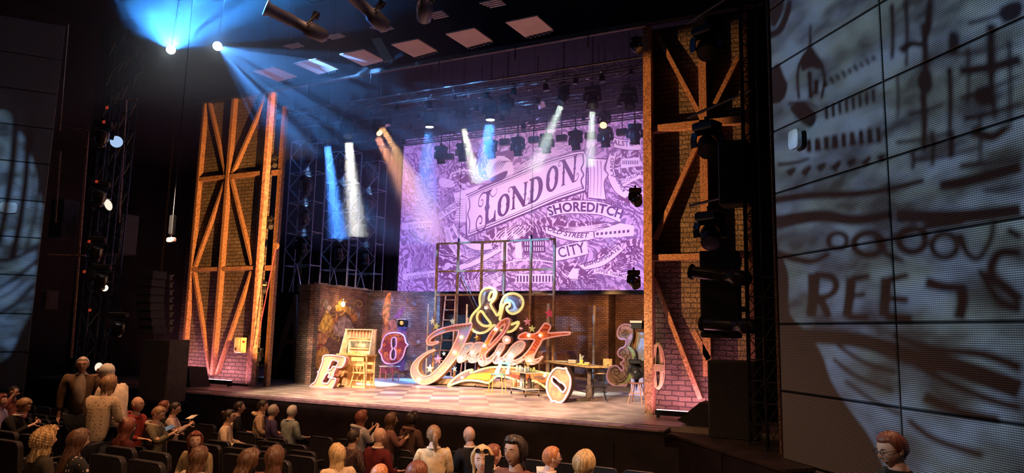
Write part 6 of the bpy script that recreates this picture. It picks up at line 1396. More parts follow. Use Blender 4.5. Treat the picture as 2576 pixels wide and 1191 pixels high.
# ---- house left: black truss, rail and fixtures, speakers
for (x0, y0, x1, y1, D, lab) in ((285, 20, 215, 900, 16.4, 'tall black lighting ladder at house left, left leg'), (325, 60, 262, 880, 16.8, 'tall black lighting ladder at house left, right leg')):
    A = at_d(x1, y1, D); B = Vector((A.x, A.y, at_d(x0, y0, D).z)); truss((A.x, A.y, -1.1), B, lab, 'house left ladders', 0.26, 0.26, 0.02, 26, truss_m)
warm_rust = mk('worn_pipe', (0.30,0.17,0.13), 0.4, 0.5, 0.6, 25)
for (x0, y0, x1, y1, D, rr_, lab) in ((222,330,180,900,16.2,0.028,'worn scaffold pipe at house left'), (172,60,150,330,16.6,0.02,'thin pipe by the left panel wall'), (152,380,140,560,16.4,0.02,'short thin pipe by the left panel wall'), (318,250,300,560,16.6,0.02,'thin scaffold pipe behind the bluish lamp')):
    A = at_d(x1, y1, D); B = at_d(x0, y0, D); b = MB(); b.cyl(A, B, rr_, 8); o = b.build('scaffold_pipe', warm_rust, None, True); tag(o, lab, 'pipe', 'scaffold pipes at house left')
for (x0, y0, x1, y1, D, lab) in ((170,323,250,332,16.2,'horizontal scaffold bar at house left, upper'), (122,642,215,644,16.2,'horizontal scaffold bar at house left, lower'), (278,250,345,250,16.5,'short horizontal bar above the bluish lamp')):
    b = MB(); b.cyl(at_d(x0, y0, D), at_d(x1, y1, D), 0.024, 8); o = b.build('scaffold_bar', warm_rust, None, True); tag(o, lab, 'bar', 'scaffold bars at house left')
led_face = mk('led_face_blue', (0.3,0.4,0.5), 0.3, 0, 0.5, 60, emit=(0.42,0.62,0.95), es=0.85); led_face_w = mk('led_face_cream', (0.5,0.45,0.4), 0.3, 0, 0.5, 60, emit=(1.0,0.90,0.72), es=0.95); lens_warm = mglow('lens_warm', (1.0,0.78,0.35), 8.0)
for face, x, y, D, toward, lab in ((led_face,293,357,16.3,(0,0,3),'round bluish led lamp high at house left'), (led_face_w,272,516,16.3,(-6.0,13.5,7.0),'cream led lamp seen edge-on below the bluish one'), (lens_warm,263,725,16.3,(-2,2,2),'small warm glowing lamp at house left'), (led_face_w,249,925,16.0,(-12,-2,1),'bright cream lamp between the two standing people')):
    A = at_d(x, y, D); pr = par_can(face); place(pr, USED, A, aim_at(A, toward), lab, 'house left lamps', 0.55 if face is lens_warm else (0.8 if y > 800 else 1.0))
# red tags and fixtures bodies on the ladder
mh_h = moving_head('house', lens_dark, 0.6, 0.5)
for x, y, lab in ((262,300,'upper black fixture on the house left ladder'), (255,450,'second black fixture on the house left ladder'), (245,590,'third black fixture on the house left ladder'), (258,660,'fourth black fixture on the house left ladder'), (300,780,'lowest black fixture on the house left ladder')):
    place(mh_h, USED, at_d(x, y, 16.1), (0,0,0.8), lab, 'house left fixtures', 0.95)
redtag = mk('red_tag', (0.5,0.05,0.03), 0.5, emit=(0.8,0.08,0.03), es=0.3)
for x, y in ((269,271),(261,307),(243,457),(224,608),(212,684),(226,781)):
    P = at_d(x, y, 15.9); b = MB(); b.cbox(P, 0.06, 0.03, 0.06); o = b.build('indicator_tag', redtag); tag(o, ('topmost','second highest','third highest','third lowest','second lowest','lowest')[[271,307,457,608,684,781].index(y)]+' small red tag on the house left ladder', 'tag', 'red tags on the house left ladder')
spk = mk('speaker_cloth', (0.035,0.03,0.03), 0.8, 0, 0.2, 20); grey_sp = mk('grey_speaker_trim', (0.26,0.25,0.26), 0.5, 0.1, 0.2, 10)
r = empty('line_array', at_d(400, 845, 17.4), 'curved black line array speaker hanging left of the left tower', 'speaker')
for k in range(8):
    z0, t = k/8, (k+0.5)/8; xx = 400+22*math.sin(t*PI)*-0.4; P = at_d(xx, 682+t*160, 17.4); w = 0.62
    b = MB(); b.bevbox(P.x-w/2-0.15, P.x+w/2-0.25, P.y-0.2, P.y+0.2, P.z-0.10, P.z+0.09, 0.01); bx = b.build('cabinet', spk, r); ORG[bx.name] = parent_origin(r)
    Pq = at_d(430, 690+t*150, 17.1); b = MB(); b.box(Pq.x-0.06, Pq.x+0.02, Pq.y, Pq.y+0.02, Pq.z-0.06, Pq.z+0.04); b.box(Pq.x-0.06, Pq.x+0.07, Pq.y, Pq.y+0.02, Pq.z+0.04, Pq.z+0.07); b.build('side_bracket', grey_sp, bx)
def cab(x0, x1, y0, y1, D, dep, name, label, cat, mat, lift=None):
    A = at_d(x0, y1, D); B = at_d(x1, y0, D); z0 = A.z if lift is None else lift
    r = empty(name, ((A.x+B.x)/2, A.y+dep/2, z0), label, cat)
    b = MB(); b.bevbox(min(A.x, B.x), max(A.x, B.x), A.y, A.y+dep, z0, B.z, 0.02); b.build('cabinet', mat, r)
    b = MB(); b.box(min(A.x, B.x)+0.05, max(A.x, B.x)-0.05, A.y-0.012, A.y, z0+0.06, B.z-0.05); b.build('grille', spk, r); return r
cab(348, 455, 856, 962, 17.2, 0.6, 'subwoofer', 'large dark subwoofer box below the line array', 'speaker', mk('brown_black_cabinet', (0.05,0.035,0.032), 0.6), -0.12)
cab(240, 330, 540, 640, 17.6, 0.5, 'speaker_box', 'dark speaker box hanging under the cream led lamp', 'speaker', mk('brown_black_cabinet', (0.05,0.035,0.032), 0.6))
cab(118, 172, 500, 600, 17.2, 0.4, 'speaker_box', 'dark speaker box beside the left panel wall', 'speaker', mk('brown_black_cabinet', (0.05,0.035,0.032), 0.6))
cab(98, 122, 730, 780, 17.0, 0.3, 'speaker_box', 'small dark speaker box low beside the left panel wall', 'speaker', mk('brown_black_cabinet', (0.05,0.035,0.032), 0.6))
def wedge(root, x0, x1, y0, y1, z0, h, mat):
    b = MB(); b.add([(x0,y0,z0),(x1,y0,z0),(x1,y1,z0),(x0,y1,z0),(x0+0.05,y0+0.05,z0+h),(x1-0.25,y0+0.1,z0+h),(x1-0.25,y1,z0+h),(x0+0.05,y1,z0+h)], [(3,2,1,0),(4,5,6,7),(0,1,5,4),(1,2,6,5),(2,3,7,6),(3,0,4,7)]); b.build('cabinet', mat, root)
A = at_z(378, 982, 0); B = at_z(486, 990, 0)
r = empty('stage_monitor', ((A.x+B.x)/2, 14.6, 0), 'black wedge stage monitor at the foot of the left tower', 'speaker'); wedge(r, at_y(378,980,14.4).x, at_y(486,980,14.4).x, 14.3, 15.0, 0, 0.55, spk)
# pendant microphone pulley with red tag
A = at_d(430, 605, 15.0); r = empty('hanging_mic', A, 'small hanging device with a red and white tag on a thin cable at house left', 'microphone')
b = MB(); b.cyl(A, (A.x, A.y, 12.5), 0.008, 5); b.build('cable', truss_m, r)
b = MB(); b.bevbox(A.x-0.06, A.x+0.06, A.y-0.05, A.y+0.05, A.z+0.12, A.z+0.55, 0.02); b.build('body', black, r)
b = MB(); b.bevbox(A.x-0.10, A.x+0.12, A.y-0.05, A.y+0.05, A.z-0.04, A.z+0.06, 0.02); b.build('tag', mk('red_white_tag', (0.7,0.15,0.1), 0.5, 0, 0.1, 9, c2=(0.8,0.7,0.6)), r)
# ---- lights on the inner side of the portal posts
mh_p = moving_head('portal', lens_dark, -0.9, 0.6)
for x, y, Yk, lab in ((752,165+215,0,''),):
    pass
for x, y, Yk, s, lab in ((693,392,16.0,0.62,'black moving head clamped high on the left portal post'), (683,545,16.0,0.62,'black moving head in the middle of the left portal post'), (665,706,16.0,0.62,'black moving head low on the left portal post'), (650,872,16.0,0.7,'lowest black moving head on the left portal post'),
                      (1598,470,16.2,0.75,'upper black moving head inside the right tower post'), (1594,676,16.2,0.75,'middle black moving head inside the right tower post'), (1597,900,16.2,0.75,'lower black moving head inside the right tower post'), (1601,92,16.0,0.7,'topmost black moving head inside the right tower post')):
    place(mh_p, USED, at_y(x, y, Yk), (0,0,0.3), lab, 'moving heads on the portal posts', s)
P = at_y(1600, 815, 16.4); r = empty('work_lamp', P, 'black box lamp with a white top above the scroll numeral', 'stage light')
b = MB(); b.bevbox(P.x-0.12, P.x+0.15, P.y, P.y+0.2, P.z-0.12, P.z+0.02, 0.01); b.build('body', black, r); b = MB(); b.box(P.x-0.14, P.x+0.15, P.y-0.03, P.y+0.2, P.z+0.02, P.z+0.07); b.build('lid', tray, r)
P = at_y(1018, 812, w2c.y+0.3); r = empty('theatre_lantern', P, 'black stage lantern with a cream lens on the second brick wall', 'stage light')
b = MB(); b.bevbox(P.x-0.14, P.x+0.14, P.y-0.25, P.y+0.05, P.z-0.16, P.z+0.10, 0.03); b.build('body', black, r); b = MB(); b.cyl((P.x+0.04,P.y-0.262,P.z-0.02),(P.x+0.04,P.y-0.25,P.z-0.02),0.075,14); b.build('lens', mk('cream_lens', (0.8,0.5,0.2), 0.2, emit=(1,0.6,0.2), es=0.5), r); b = MB(); b.box(P.x-0.15, P.x+0.12, P.y-0.3, P.y-0.1, P.z+0.10, P.z+0.12); b.build('barn_door', tray, r)
# red rope and pulley on the left portal post
P0_ = at_y(694, 622, 15.6); P1_ = at_y(645, 868, 15.6); r = empty('pulley_line', (P1_.x, P1_.y, P1_.z), 'red line running down from a pulley beside the left portal post', 'rope')
b = MB(); b.cyl(P0_, P1_, 0.014, 6); b.build('red_line', mk('red_line', (0.8,0.06,0.12), 0.5, emit=(0.8,0.03,0.08), es=0.15), r)
b = MB(); b.cyl(P0_+Vector((0,-0.03,0.03)), P0_+Vector((0,0.03,0.03)), 0.10, 14); b.build('pulley', rust, r)
# ---- house right: ladder, speakers, spots
A = Vector((-1.75, 13.4, -0.12)); truss((-1.55, 13.15, -0.1), (-1.55, 13.15, 9.5), 'black lattice lighting ladder beside the right panel wall', 'house right ladders', 0.28, 0.28, 0.02, 26)
truss((-1.25, 12.6, -1.1), (-1.25, 12.6, 9.5), 'black lattice ladder nearest the right panel wall', 'house right ladders', 0.2, 0.2, 0.018, 30)
for k, (x0, x1, y0, y1, D, dep, nm, lab, cat) in enumerate(((1808,1882,352,515,13.2,0.5,'speaker_box','large grey-black speaker box hanging at the right tower','speaker'), (1762,1855,630,850,13.5,0.5,'speaker_box','tall dark speaker stack behind the two profile spots','speaker'), (1782,1905,910,1080,13.0,0.7,'subwoofer','large black subwoofer at the foot of the right tower','speaker'))):
    cab(x0, x1, y0, y1, D, dep, nm, lab, cat, mk('charcoal_cabinet', (0.04,0.036,0.036), 0.55), -0.1 if k == 2 else None)
r = empty('stage_monitor', at_z(1745, 1085, -0.1), 'black angular stage monitor at the foot of the right tower', 'speaker')
q = [at_y(1703,1058,14.3), at_y(1760,1014,14.3), at_y(1800,1020,14.3), at_y(1800,1100,14.3), at_y(1740,1090,14.3)]
b = MB(); b.poly([Vector((p.x, 14.3, max(0.0, p.z))) for p in q], (0,0.6,0)); b.build('cabinet', spk, r)
pf_k = profile_spot(lens_dark, mk('black_profile_body', (0.035,0.03,0.03), 0.35, 0.3), 0.8, 0.10)
for x0, y0, x1, y1, D, lab in ((1782,690,1880,702,12.6,'upper black profile spot pointing at the stage from house right'), (1815,818,1895,822,12.6,'lower black profile spot pointing at the stage from house right')):
    A = at_d(x1, y1, D); B = at_d(x0, y0, D+0.5); place(pf_k, USED, A+(B-A)*0.35, aim_at(A, B), lab, 'black profile spots at house right', 1.05)
for x, y, s, lab in ((1775,60,1.3,'topmost big black moving head at the right tower'), (1778,300,1.3,'second big black moving head at the right tower'), (1785,525,1.3,'third big black moving head at the right tower')):
    place(mh_p, USED, at_y(x, y, 14.6), (0,0,-0.4), lab, 'big moving heads at house right', s)
    P = at_y(x, y, 14.6); b = MB(); b.cyl((P.x-0.4, 14.6, P.z+0.08), (-1.5, 13.3, P.z+0.08), 0.03, 8); o = b.build('outrigger_bar', black, None, True); tag(o, 'bar carrying the '+lab, 'bar', 'outrigger bars at house right')
A = at_d(1932, 40, 12.4); b = MB(); b.cyl((A.x, A.y, -0.1), (A.x, A.y, 9.5), 0.03, 8); o = b.build('scaffold_pipe', warm_rust, None, True); tag(o, 'worn copper coloured pipe beside the right panel wall', 'pipe')
# ---- small devices on the panel walls
def wall_box(P, n, d, label, w=0.24, h=0.30):
    r = empty('wall_lamp_box', P, label, 'wall light'); up = Vector((0,0,1))
    def sl(o0, o1, ww, hh, nm, m_):
        b = MB(); pts = []
        for a in range(24):
            t = 2*PI*a/24; ct, st = math.cos(t), math.sin(t); e = 0.45
            pts.append(P+n*o0+d*(ww/2*abs(ct)**e*(1 if ct > 0 else -1))+up*(hh/2*abs(st)**e*(1 if st > 0 else -1)))
        b.poly(pts, n*(o1-o0)); return b.build(nm, m_, r, label=None)
    sl(0.031, 0.07, w*0.7, h*0.9, 'back_plate', black); sl(0.13, 0.20, w, h, 'housing', mk('white_plastic', (0.70,0.74,0.80), 0.3, 0, 0.05))
    b = MB(); b.cyl(P+n*0.07, P+n*0.13, 0.05, 10); b.build('stem', grey_sp, r)
Pw = at_pl(2023, 353, PR0, NR); wall_box(Pw, NR, DR, 'white rounded wall unit on the right panel wall')
Pw2 = at_pl(25, 525, PL0, NL); wall_box(Pw2, NL, DL, 'white rounded wall unit on the left panel wall', 0.40, 0.30)
# ------------------------------------------------------------------ haze in the beams, and the beams
def beam(x0, y0, x1, y1, Ya, Yb, color, watts, ang, rad=0.13):
    A = at_y(x0, y0, Ya); B = at_y(x1, y1, Yb); d = (B-A).normalized()
    l = bpy.data.lights.new('beam', 'AREA'); l.shape = 'DISK'; l.size = rad*2; l.energy = watts; l.color = color; l.spread = math.radians(ang)
    o = bpy.data.objects.new('beam', l); col.objects.link(o); o.location = A+d*0.10; _aim(o, B); return o
beam(877,354,893,560,19.0,18.9,(1.0,0.95,0.82),170,14,0.15)
beam(823,364,836,470,19.2,19.2,(0.06,0.26,1.0),280,12,0.13)
beam(958,320,1060,500,21.0,20.6,(1.0,0.50,0.20),76,15,0.13)
beam(948,342,1010,460,21.0,21.2,(1.0,0.40,0.22),97,20,0.13)
beam(1080,326,1074,420,21.4,21.4,(0.07,0.30,1.0),201,26,0.18)
beam(1165,320,1190,420,21.4,21.2,(1.0,0.95,0.70),36,13,0.11)
beam(1233,308,1222,400,20.7,20.7,(0.07,0.30,1.0),180,26,0.18)
beam(1274,274,1232,370,20.3,20.6,(1.0,0.60,0.25),31,13,0.10)
beam(1414,260,1372,360,19.7,20.0,(0.85,1.0,0.85),39,20,0.10)
beam(1490,274,1487,350,20.2,20.2,(0.9,1.0,0.85),23,16,0.10)
beam(1586,264,1583,300,20.6,20.6,(0.08,0.30,1.0),42,14,0.10)
def streaky(l, scale, seed):
    """break-up pattern in the lamp: the beam leaves it in streaks"""
    d = l.data; d.use_nodes = True; nt = d.node_tree; e = nt.nodes['Emission']; L = nt.links
    tc = nd(nt, 'ShaderNodeNewGeometry'); mp = nd(nt, 'ShaderNodeMapping'); mp.inputs['Location'].default_value = (seed, seed*2.3, 0); L.new(tc.outputs['Incoming'], mp.inputs[0])
    no = nd(nt, 'ShaderNodeTexNoise'); no.inputs['Scale'].default_value = scale; no.inputs['Detail'].default_value = 1.5; L.new(mp.outputs[0], no.inputs['Vector'])
    r = nd(nt, 'ShaderNodeMapRange'); r.inputs[1].default_value = 0.53; r.inputs[2].default_value = 0.62; r.inputs[3].default_value = 0.28; r.inputs[4].default_value = 5.0; L.new(no.outputs['Fac'], r.inputs[0]); L.new(r.outputs[0], e.inputs['Strength'])
f1 = spot('fan_beam_up', S1+(CAM-S1).normalized()*0.10, at_d(455, -130, 15.0), 4400, (0.05,0.32,0.95), 128, 0.7, 0.02, 1.0); streaky(f1, 9, 1.0)
f2 = spot('fan_beam_stage', S2+(CAM-S2).normalized()*0.10, at_d(800, 265, 19.0), 3900, (0.10,0.38,1.0), 62, 0.5, 0.02, 1.0); streaky(f2, 13, 4.0)
f3 = spot('fan_beam_low', S2+(CAM-S2).normalized()*0.10, at_d(640, 250, 17.0), 1500, (0.08,0.35,1.0), 26, 0.6, 0.02, 1.0); streaky(f3, 9, 7.0)
f4 = spot('fan_beam_small', at_d(602, 74, 16.2), at_d(520, 40, 16.0), 900, (0.25,0.6,1.0), 16, 0.6, 0.02, 1.0)
def haze(name, x0, x1, y0, y1, z0, z1, dens, label):
    m, nt, b = new_mat(name); nt.nodes.remove(b); v = nd(nt, 'ShaderNodeVolumeScatter'); v.inputs['Density'].default_value = dens; v.inputs['Anisotropy'].default_value = 0.25
    v.inputs['Color'].default_value = (0.9,0.93,1.0,1); nt.links.new(v.outputs[0], nt.nodes['Material Output'].inputs['Volume'])
    h = MB(); h.box(x0, x1, y0, y1, z0, z1); o = h.build(name, m); tag(o, label, 'haze', kind='stuff'); o.display_type = 'WIRE'; return o
haze('stage_haze', -20.0, -12.7, 17.0, 25.2, 4.9, 12.3, 0.03, 'thin theatrical haze under the rig around the lighting towers')
haze('stage_haze', -12.69, -3.4, 17.0, 25.2, 6.95, 12.3, 0.08, 'thin theatrical haze under the rig above the picture screen')
haze('house_haze', -19.5, -8.0, 9.2, 15.2, 6.6, 12.3, 0.036, 'thin theatrical haze in front of the stage, blue in the beams')
# ------------------------------------------------------------------ picture projectors with metal gobos, for the two panel walls
def projector(L, target, wallP, wallN, watts, color, ang, label, fills, strokes, dist=0.5, rad=0.0017, noise_s=5.0, thick=1.0):
    a = (Vector(target)-L).normalized()
    root = empty('gobo_projector', L, label, 'projector')
    side = a.cross(Vector((0,0,1))).normalized(); up = side.cross(a)
    b = MB(); b.tube([L-a*0.75, L-a*0.30], 0.16, 16); b.tube([L-a*0.30, L-a*0.04], 0.10, 16); b.build('body', black, root, True)
    b = MB(); b.tube([L+side*0.2-a*0.4, L+side*0.2-a*0.4+up*0.35, L-side*0.2-a*0.4+up*0.35, L-side*0.2-a*0.4], 0.02, 6); b.build('yoke', black, root)
    def G(x, y):
        W = at_pl(x, y, wallP, wallN); d = W-L; return L+d*(dist/d.dot(a))
    g = MB()
    for pts, sm in fills: fill(g, pts, G, sm)
    for pts, w, w1 in strokes: ribbon(g, pts, w*thick, G, w1*thick if isinstance(w1, (int, float)) else w1)
    g.build('gobo', black, root, fix=False)
    # holder rods join the gobo to the lens tube
    b = MB()
    for s in (-1, 1): b.cyl(L+side*0.09*s-a*0.05, L+side*0.28*s*dist/0.5+a*dist-up*0.26*dist/0.5, 0.004, 5)
    b.build('gobo_arm', black, root)
    l = spot('projection', L, target, watts, color, ang, 0.08, rad)
    d = l.data; d.use_nodes = True; nt = d.node_tree; e = nt.nodes['Emission']; K = nt.links
    ge = nd(nt, 'ShaderNodeNewGeometry'); no = nd(nt, 'ShaderNodeTexNoise'); no.inputs['Scale'].default_value = noise_s; no.inputs['Detail'].default_value = 3
    mp = nd(nt, 'ShaderNodeMapping'); mp.inputs['Scale'].default_value = (2.6,2.6,5.2); K.new(ge.outputs['Incoming'], mp.inputs[0]); K.new(mp.outputs[0], no.inputs['Vector'])
    r = nd(nt, 'ShaderNodeMapRange'); r.inputs[1].default_value = 0.36; r.inputs[2].default_value = 0.64; r.inputs[3].default_value = 0.22; r.inputs[4].default_value = 1.35; K.new(no.outputs['Fac'], r.inputs[0]); K.new(r.outputs[0], e.inputs['Strength'])
    rc = nd(nt, 'ShaderNodeValToRGB'); K.new(no.outputs['Color'], rc.inputs[0]); rc.color_ramp.elements[0].position = 0.4; rc.color_ramp.elements[1].position = 0.6
    rc.color_ramp.elements[0].color = (0.78,0.90,0.84,1); rc.color_ramp.elements[1].color = (0.80,0.95,1.25,1); K.new(rc.outputs[0], e.inputs['Color'])
    return root
ring = lambda cx, cy, rx, ry: [(cx+rx*math.cos(2*PI*k/12), cy+ry*math.sin(2*PI*k/12)) for k in range(13)]
F_R = [([(1500,-300),(1937,-300),(1940,0),(1958,640),(1975,1191),(1978,1400),(1500,1400)], 0), ([(1900,560),(1966,640),(1988,700),(1990,790),(2040,845),(2075,900),(2095,960),(2140,1030),(2185,1090),(2215,1150),(2230,1260),(1900,1260)], 3),
       ([(1940,0),(1975,0),(1968,40),(1946,70)], 3), ([(1945,180),(1962,160),(1975,190),(1985,215),(1978,245),(1960,262),(1944,255)], 3),
       ([(2018,165),(2028,135),(2041,112),(2056,132),(2076,160),(2072,178),(2046,172),(2022,180)], 2), ([(1990,270),(2030,262),(2058,290),(2044,322),(2010,300)], 3),
       ([(2340,0),(2352,0),(2350,70),(2338,95),(2330,60)], 2), ([(2460,225),(2500,215),(2510,250),(2480,270),(2458,255)], 2), ([(2520,20),(2576,0),(2576,40),(2530,60)], 2),
       ([(2320,180),(2345,175),(2352,220),(2330,240),(2312,215)], 2), ([(2395,80),(2420,90),(2412,140),(2392,130)], 2)]
S_R = [([(2052,690),(2050,745),(2044,800)],24,18), ([(2052,694),(2095,698),(2108,722),(2092,745),(2060,752)],15,11), ([(2066,752),(2078,775),(2090,802)],17,12),
       ([(2146,700),(2142,750),(2134,802)],20,18), ([(2146,704),(2192,696)],14,10), ([(2144,748),(2182,742)],11,9), ([(2136,800),(2190,800)],13,11), ([(2236,700),(2232,750),(2228,800)],22,20), ([(2240,706),(2290,694)],14,10), ([(2236,752),(2290,758)],12,14), ([(2232,800),(2300,806)],16,20),
       ([(2334,712),(2380,724),(2440,726)],22,14), ([(2424,724),(2428,760),(2418,806)],24,22), ([(2576,640),(2520,640),(2500,690),(2540,730),(2576,760)],18,22), ([(2470,680),(2520,760),(2576,780)],12,18),
       (ring(2112,608,24,20),10,None), (ring(2190,616,38,28),13,None), ([(2206,600),(2235,640),(2280,660)],14,8), (ring(2300,606,34,30),15,None), (ring(2382,620,32,30),12,None), ([(2420,590),(2440,640),(2470,650),(2500,600),(2505,560)],13,9), ([(2540,580),(2576,600)],14,14),
       ([(1955,562),(2060,545),(2160,555),(2250,540)],26,16), ([(1952,505),(2050,492),(2150,490),(2240,478),(2330,455)],15,11), ([(2260,545),(2350,548),(2450,545),(2576,530)],26,26), ([(2250,600),(2330,575),(2430,560)],10,14), ([(1960,640),(2040,660),(2090,640)],16,8),
       ([(1985,845),(2080,850),(2180,862),(2300,900),(2420,930),(2576,985)],22,40), ([(2110,870),(2180,915),(2260,940)],7,9), ([(2100,905),(2160,950),(2250,985)],7,8), ([(2250,845),(2350,880),(2480,895),(2576,930)],9,20), ([(2280,900),(2380,960),(2500,1010),(2576,1030)],10,16), ([(2330,1000),(2420,1040),(2520,1060)],22,16), ([(2290,1060),(2360,1110),(2480,1150)],10,14), ([(2130,960),(2200,1010),(2270,1045)],6,8),
       ([(2014,250),(2010,205),(2014,165),(2030,132)],6,5), ([(2074,170),(2078,205),(2070,250)],6,6), ([(2042,62),(2042,112)],3,6), ([(2040,180),(2044,250)],9,9), ([(2058,200),(2056,240)],10,10), ([(1985,262),(2030,258),(2062,275)],6,5), ([(1938,90),(1965,75),(1985,30),(1990,0)],14,10)]
S_R += [([(2500,60),(2498,180),(2510,300)],18,10), ([(2330,60),(2334,170),(2326,260)],14,10), ([(2370,470),(2450,455),(2576,420)],20,24), ([(2420,180),(2500,170),(2576,150)],16,20), ([(2450,330),(2500,345),(2540,320)],22,14), ([(2270,130),(2300,110),(2340,120)],14,10)]
for k in range(9): S_R.append(([(2078+k*15, 214-k*8), (2086+k*15, 209-k*8)], 11+3*(k%2), None))
for k in range(8): S_R.append(([(2084+k*17, 302-k*6), (2082+k*17, 266-k*6)], 7, 7))
for k in range(9): S_R.append(([(2040+k*22, 385-k*3), (2038+k*22, 352-k*4)], 11+4*(k%2), 9))
for k in range(7): S_R.append(([(1985+k*38, 440-k*6+8*(k%2)), (2005+k*38, 425-k*6)], 15, 8))
for x, y0, y1, w in ((2248,10,150,9),(2284,0,170,8),(2262,190,300,6),(2328,240,380,14),(2394,170,330,12),(2396,330,400,16),(2350,330,420,9),(2440,120,260,8),(2505,110,200,8),(2545,100,330,9),(2470,290,420,8),(2300,380,430,9)):
    S_R.append(([(x,y0),(x+3,(y0+y1)/2),(x+1,y1)], w, w*0.7))
for x0, y0, x1, y1, w in ((2440,60,2576,15,9),(2380,140,2576,110,6),(2290,290,2380,262,9),(2420,250,2576,190,8),(2260,360,2400,335,8),(2430,300,2576,262,12),(2300,405,2470,372,8),(2420,420,2576,395,11),(1960,415,2040,400,8),(2480,480,2576,470,8)):
    S_R.append(([(x0,y0),((x0+x1)/2,(y0+y1)/2+4),(x1,y1)], w, w*0.6))
projector(Vector((-9.0,2.2,5.6)), at_pl(2290,560,PR0,NR), PR0, NR, 2500, (0.66,0.84,1.0), 66, 'black gobo projector at house left aimed at the right panel wall', F_R, S_R, thick=1.35)
F_L = [([(-500,-500),(300,-500),(300,290),(40,290),(14,272),(-500,262)], 0), ([(180,-200),(165,40),(120,430),(96,640),(70,900),(60,1250),(700,1250),(700,-200)], 0), ([(-40,180),(140,180),(140,560),(112,540),(98,470),(84,410),(64,350),(48,330),(34,300),(14,278),(-40,270)], 2), ([(130,560),(92,640),(88,760),(52,830),(20,900),(-60,960),(-60,1150),(150,1150)], 2)]
S_L = [([(40,290),(33,400),(16,520),(-4,620)],20,16), ([(70,330),(66,440),(50,560),(30,650)],15,18), ([(98,390),(97,470),(84,560),(62,640)],10,6), ([(84,430),(82,500),(70,560)],5,4), ([(-40,650),(10,655),(50,645),(105,612)],12,6), ([(-20,735),(40,700),(95,655)],5,11), ([(-20,760),(30,735),(60,705)],4,6), ([(-20,800),(40,765),(86,715)],7,10)]
projector(Vector((-3.0,1.0,6.2)), at_pl(20,600,PL0,NL), PL0, NL, 7500, (0.50,0.74,1.0), 30, 'black gobo projector at house right aimed at the left panel wall', F_L, S_L, noise_s=9.0)
# ------------------------------------------------------------------ the audience
def mcloth(name, c, rough=0.85, var=0.18): return mk('cloth_'+name, c, rough, 0, var, 14, 0.12, spec=0.2)
def mskin(name, c):
    if name in _mats: return _mats[name]
    m = mk(name, c, 0.55, 0, 0.10, 18, 0.02, spec=0.35); return m
skins = {'fair': mskin('skin_fair', (0.66,0.40,0.30)), 'mid': mskin('skin_mid', (0.52,0.30,0.21)), 'tan': mskin('skin_tan', (0.42,0.23,0.16)), 'dark': mskin('skin_dark', (0.12,0.06,0.045))}
def mhair(name, c, c2):
    if name in _mats: return _mats[name]
    m, nt, b = new_mat(name); L = nt.links; tc = nd(nt, 'ShaderNodeTexCoord'); mp = nd(nt, 'ShaderNodeMapping'); mp.inputs['Scale'].default_value = (90,90,6); L.new(tc.outputs['Object'], mp.inputs[0])
    no = nd(nt, 'ShaderNodeTexNoise'); no.inputs['Scale'].default_value = 1.0; no.inputs['Detail'].default_value = 3; L.new(mp.outputs[0], no.inputs['Vector'])
    r = nd(nt, 'ShaderNodeValToRGB'); L.new(no.outputs['Fac'], r.inputs[0]); r.color_ramp.elements[0].position = 0.35; r.color_ramp.elements[1].position = 0.65
    r.color_ramp.elements[0].color = tuple(c)+(1,); r.color_ramp.elements[1].color = tuple(c2)+(1,); L.new(r.outputs[0], b.inputs['Base Color'])
    bp = nd(nt, 'ShaderNodeBump'); bp.inputs['Strength'].default_value = 0.5; bp.inputs['Distance'].default_value = 0.004; L.new(no.outputs['Fac'], bp.inputs['Height']); L.new(bp.outputs[0], b.inputs['Normal'])
    b.inputs['Roughness'].default_value = 0.45; b.inputs['Specular IOR Level'].default_value = 0.4; _mats[name] = m; return m
hairs = {'brown': mhair('hair_brown', (0.05,0.022,0.012), (0.16,0.075,0.04)), 'dark': mhair('hair_dark', (0.012,0.008,0.007), (0.05,0.03,0.022)), 'blonde': mhair('hair_blonde', (0.34,0.20,0.08), (0.75,0.52,0.26)),
         'auburn': mhair('hair_auburn', (0.11,0.03,0.016), (0.25,0.075,0.04)), 'grey': mhair('hair_grey', (0.30,0.25,0.22), (0.55,0.48,0.42)), 'white': mhair('hair_white', (0.55,0.50,0.45), (0.80,0.74,0.68)),
         'ginger': mhair('hair_ginger', (0.30,0.10,0.03), (0.60,0.24,0.09)), 'light_brown': mhair('hair_light_brown', (0.16,0.085,0.04), (0.36,0.21,0.11))}
HR = (0.076, 0.096, 0.118)
def sm(a, b, x): t = min(1, max(0, (x-a)/(b-a))); return t*t*(3-2*t)
def head_pt(x, y, z):
    """unit sphere point -> head surface; +y is the face"""
    X, Y, Z = x, y, z
    if z < 0:
        X *= 1-0.30*sm(0.1, 1.0, -z)
        if y < 0: Y *= 1-0.35*sm(0.2, 1.0, -z)
        else: Y *= 1+0.10*sm(0.3, 0.95, -z)
    else: X *= 1+0.05*math.sin(min(1, z*1.3)*PI); Y *= 1.02
    p = Vector((X*HR[0], Y*HR[1], Z*HR[2]))
    if y > 0:
        g = lambda cx, cz, sx, sz: math.exp(-((abs(x)-cx)/sx)**2-((z-cz)/sz)**2)
        p.y += 0.026*math.exp(-(x/0.13)**2-((z+0.20)/0.13)**2) + 0.012*math.exp(-(x/0.11)**2-((z+0.02)/0.14)**2)
        p.y -= 0.010*g(0.36, 0.03, 0.18, 0.10); p.y += 0.005*g(0.34, 0.20, 0.22, 0.07); p.y += 0.006*math.exp(-(x/0.22)**2-((z+0.52)/0.07)**2)
        p.y -= 0.005*math.exp(-(x/0.3)**2-((z+0.66)/0.07)**2); p.y += 0.009*math.exp(-(x/0.3)**2-((z+0.88)/0.14)**2); p.y += 0.004*g(0.55, -0.25, 0.2, 0.2)
    return p
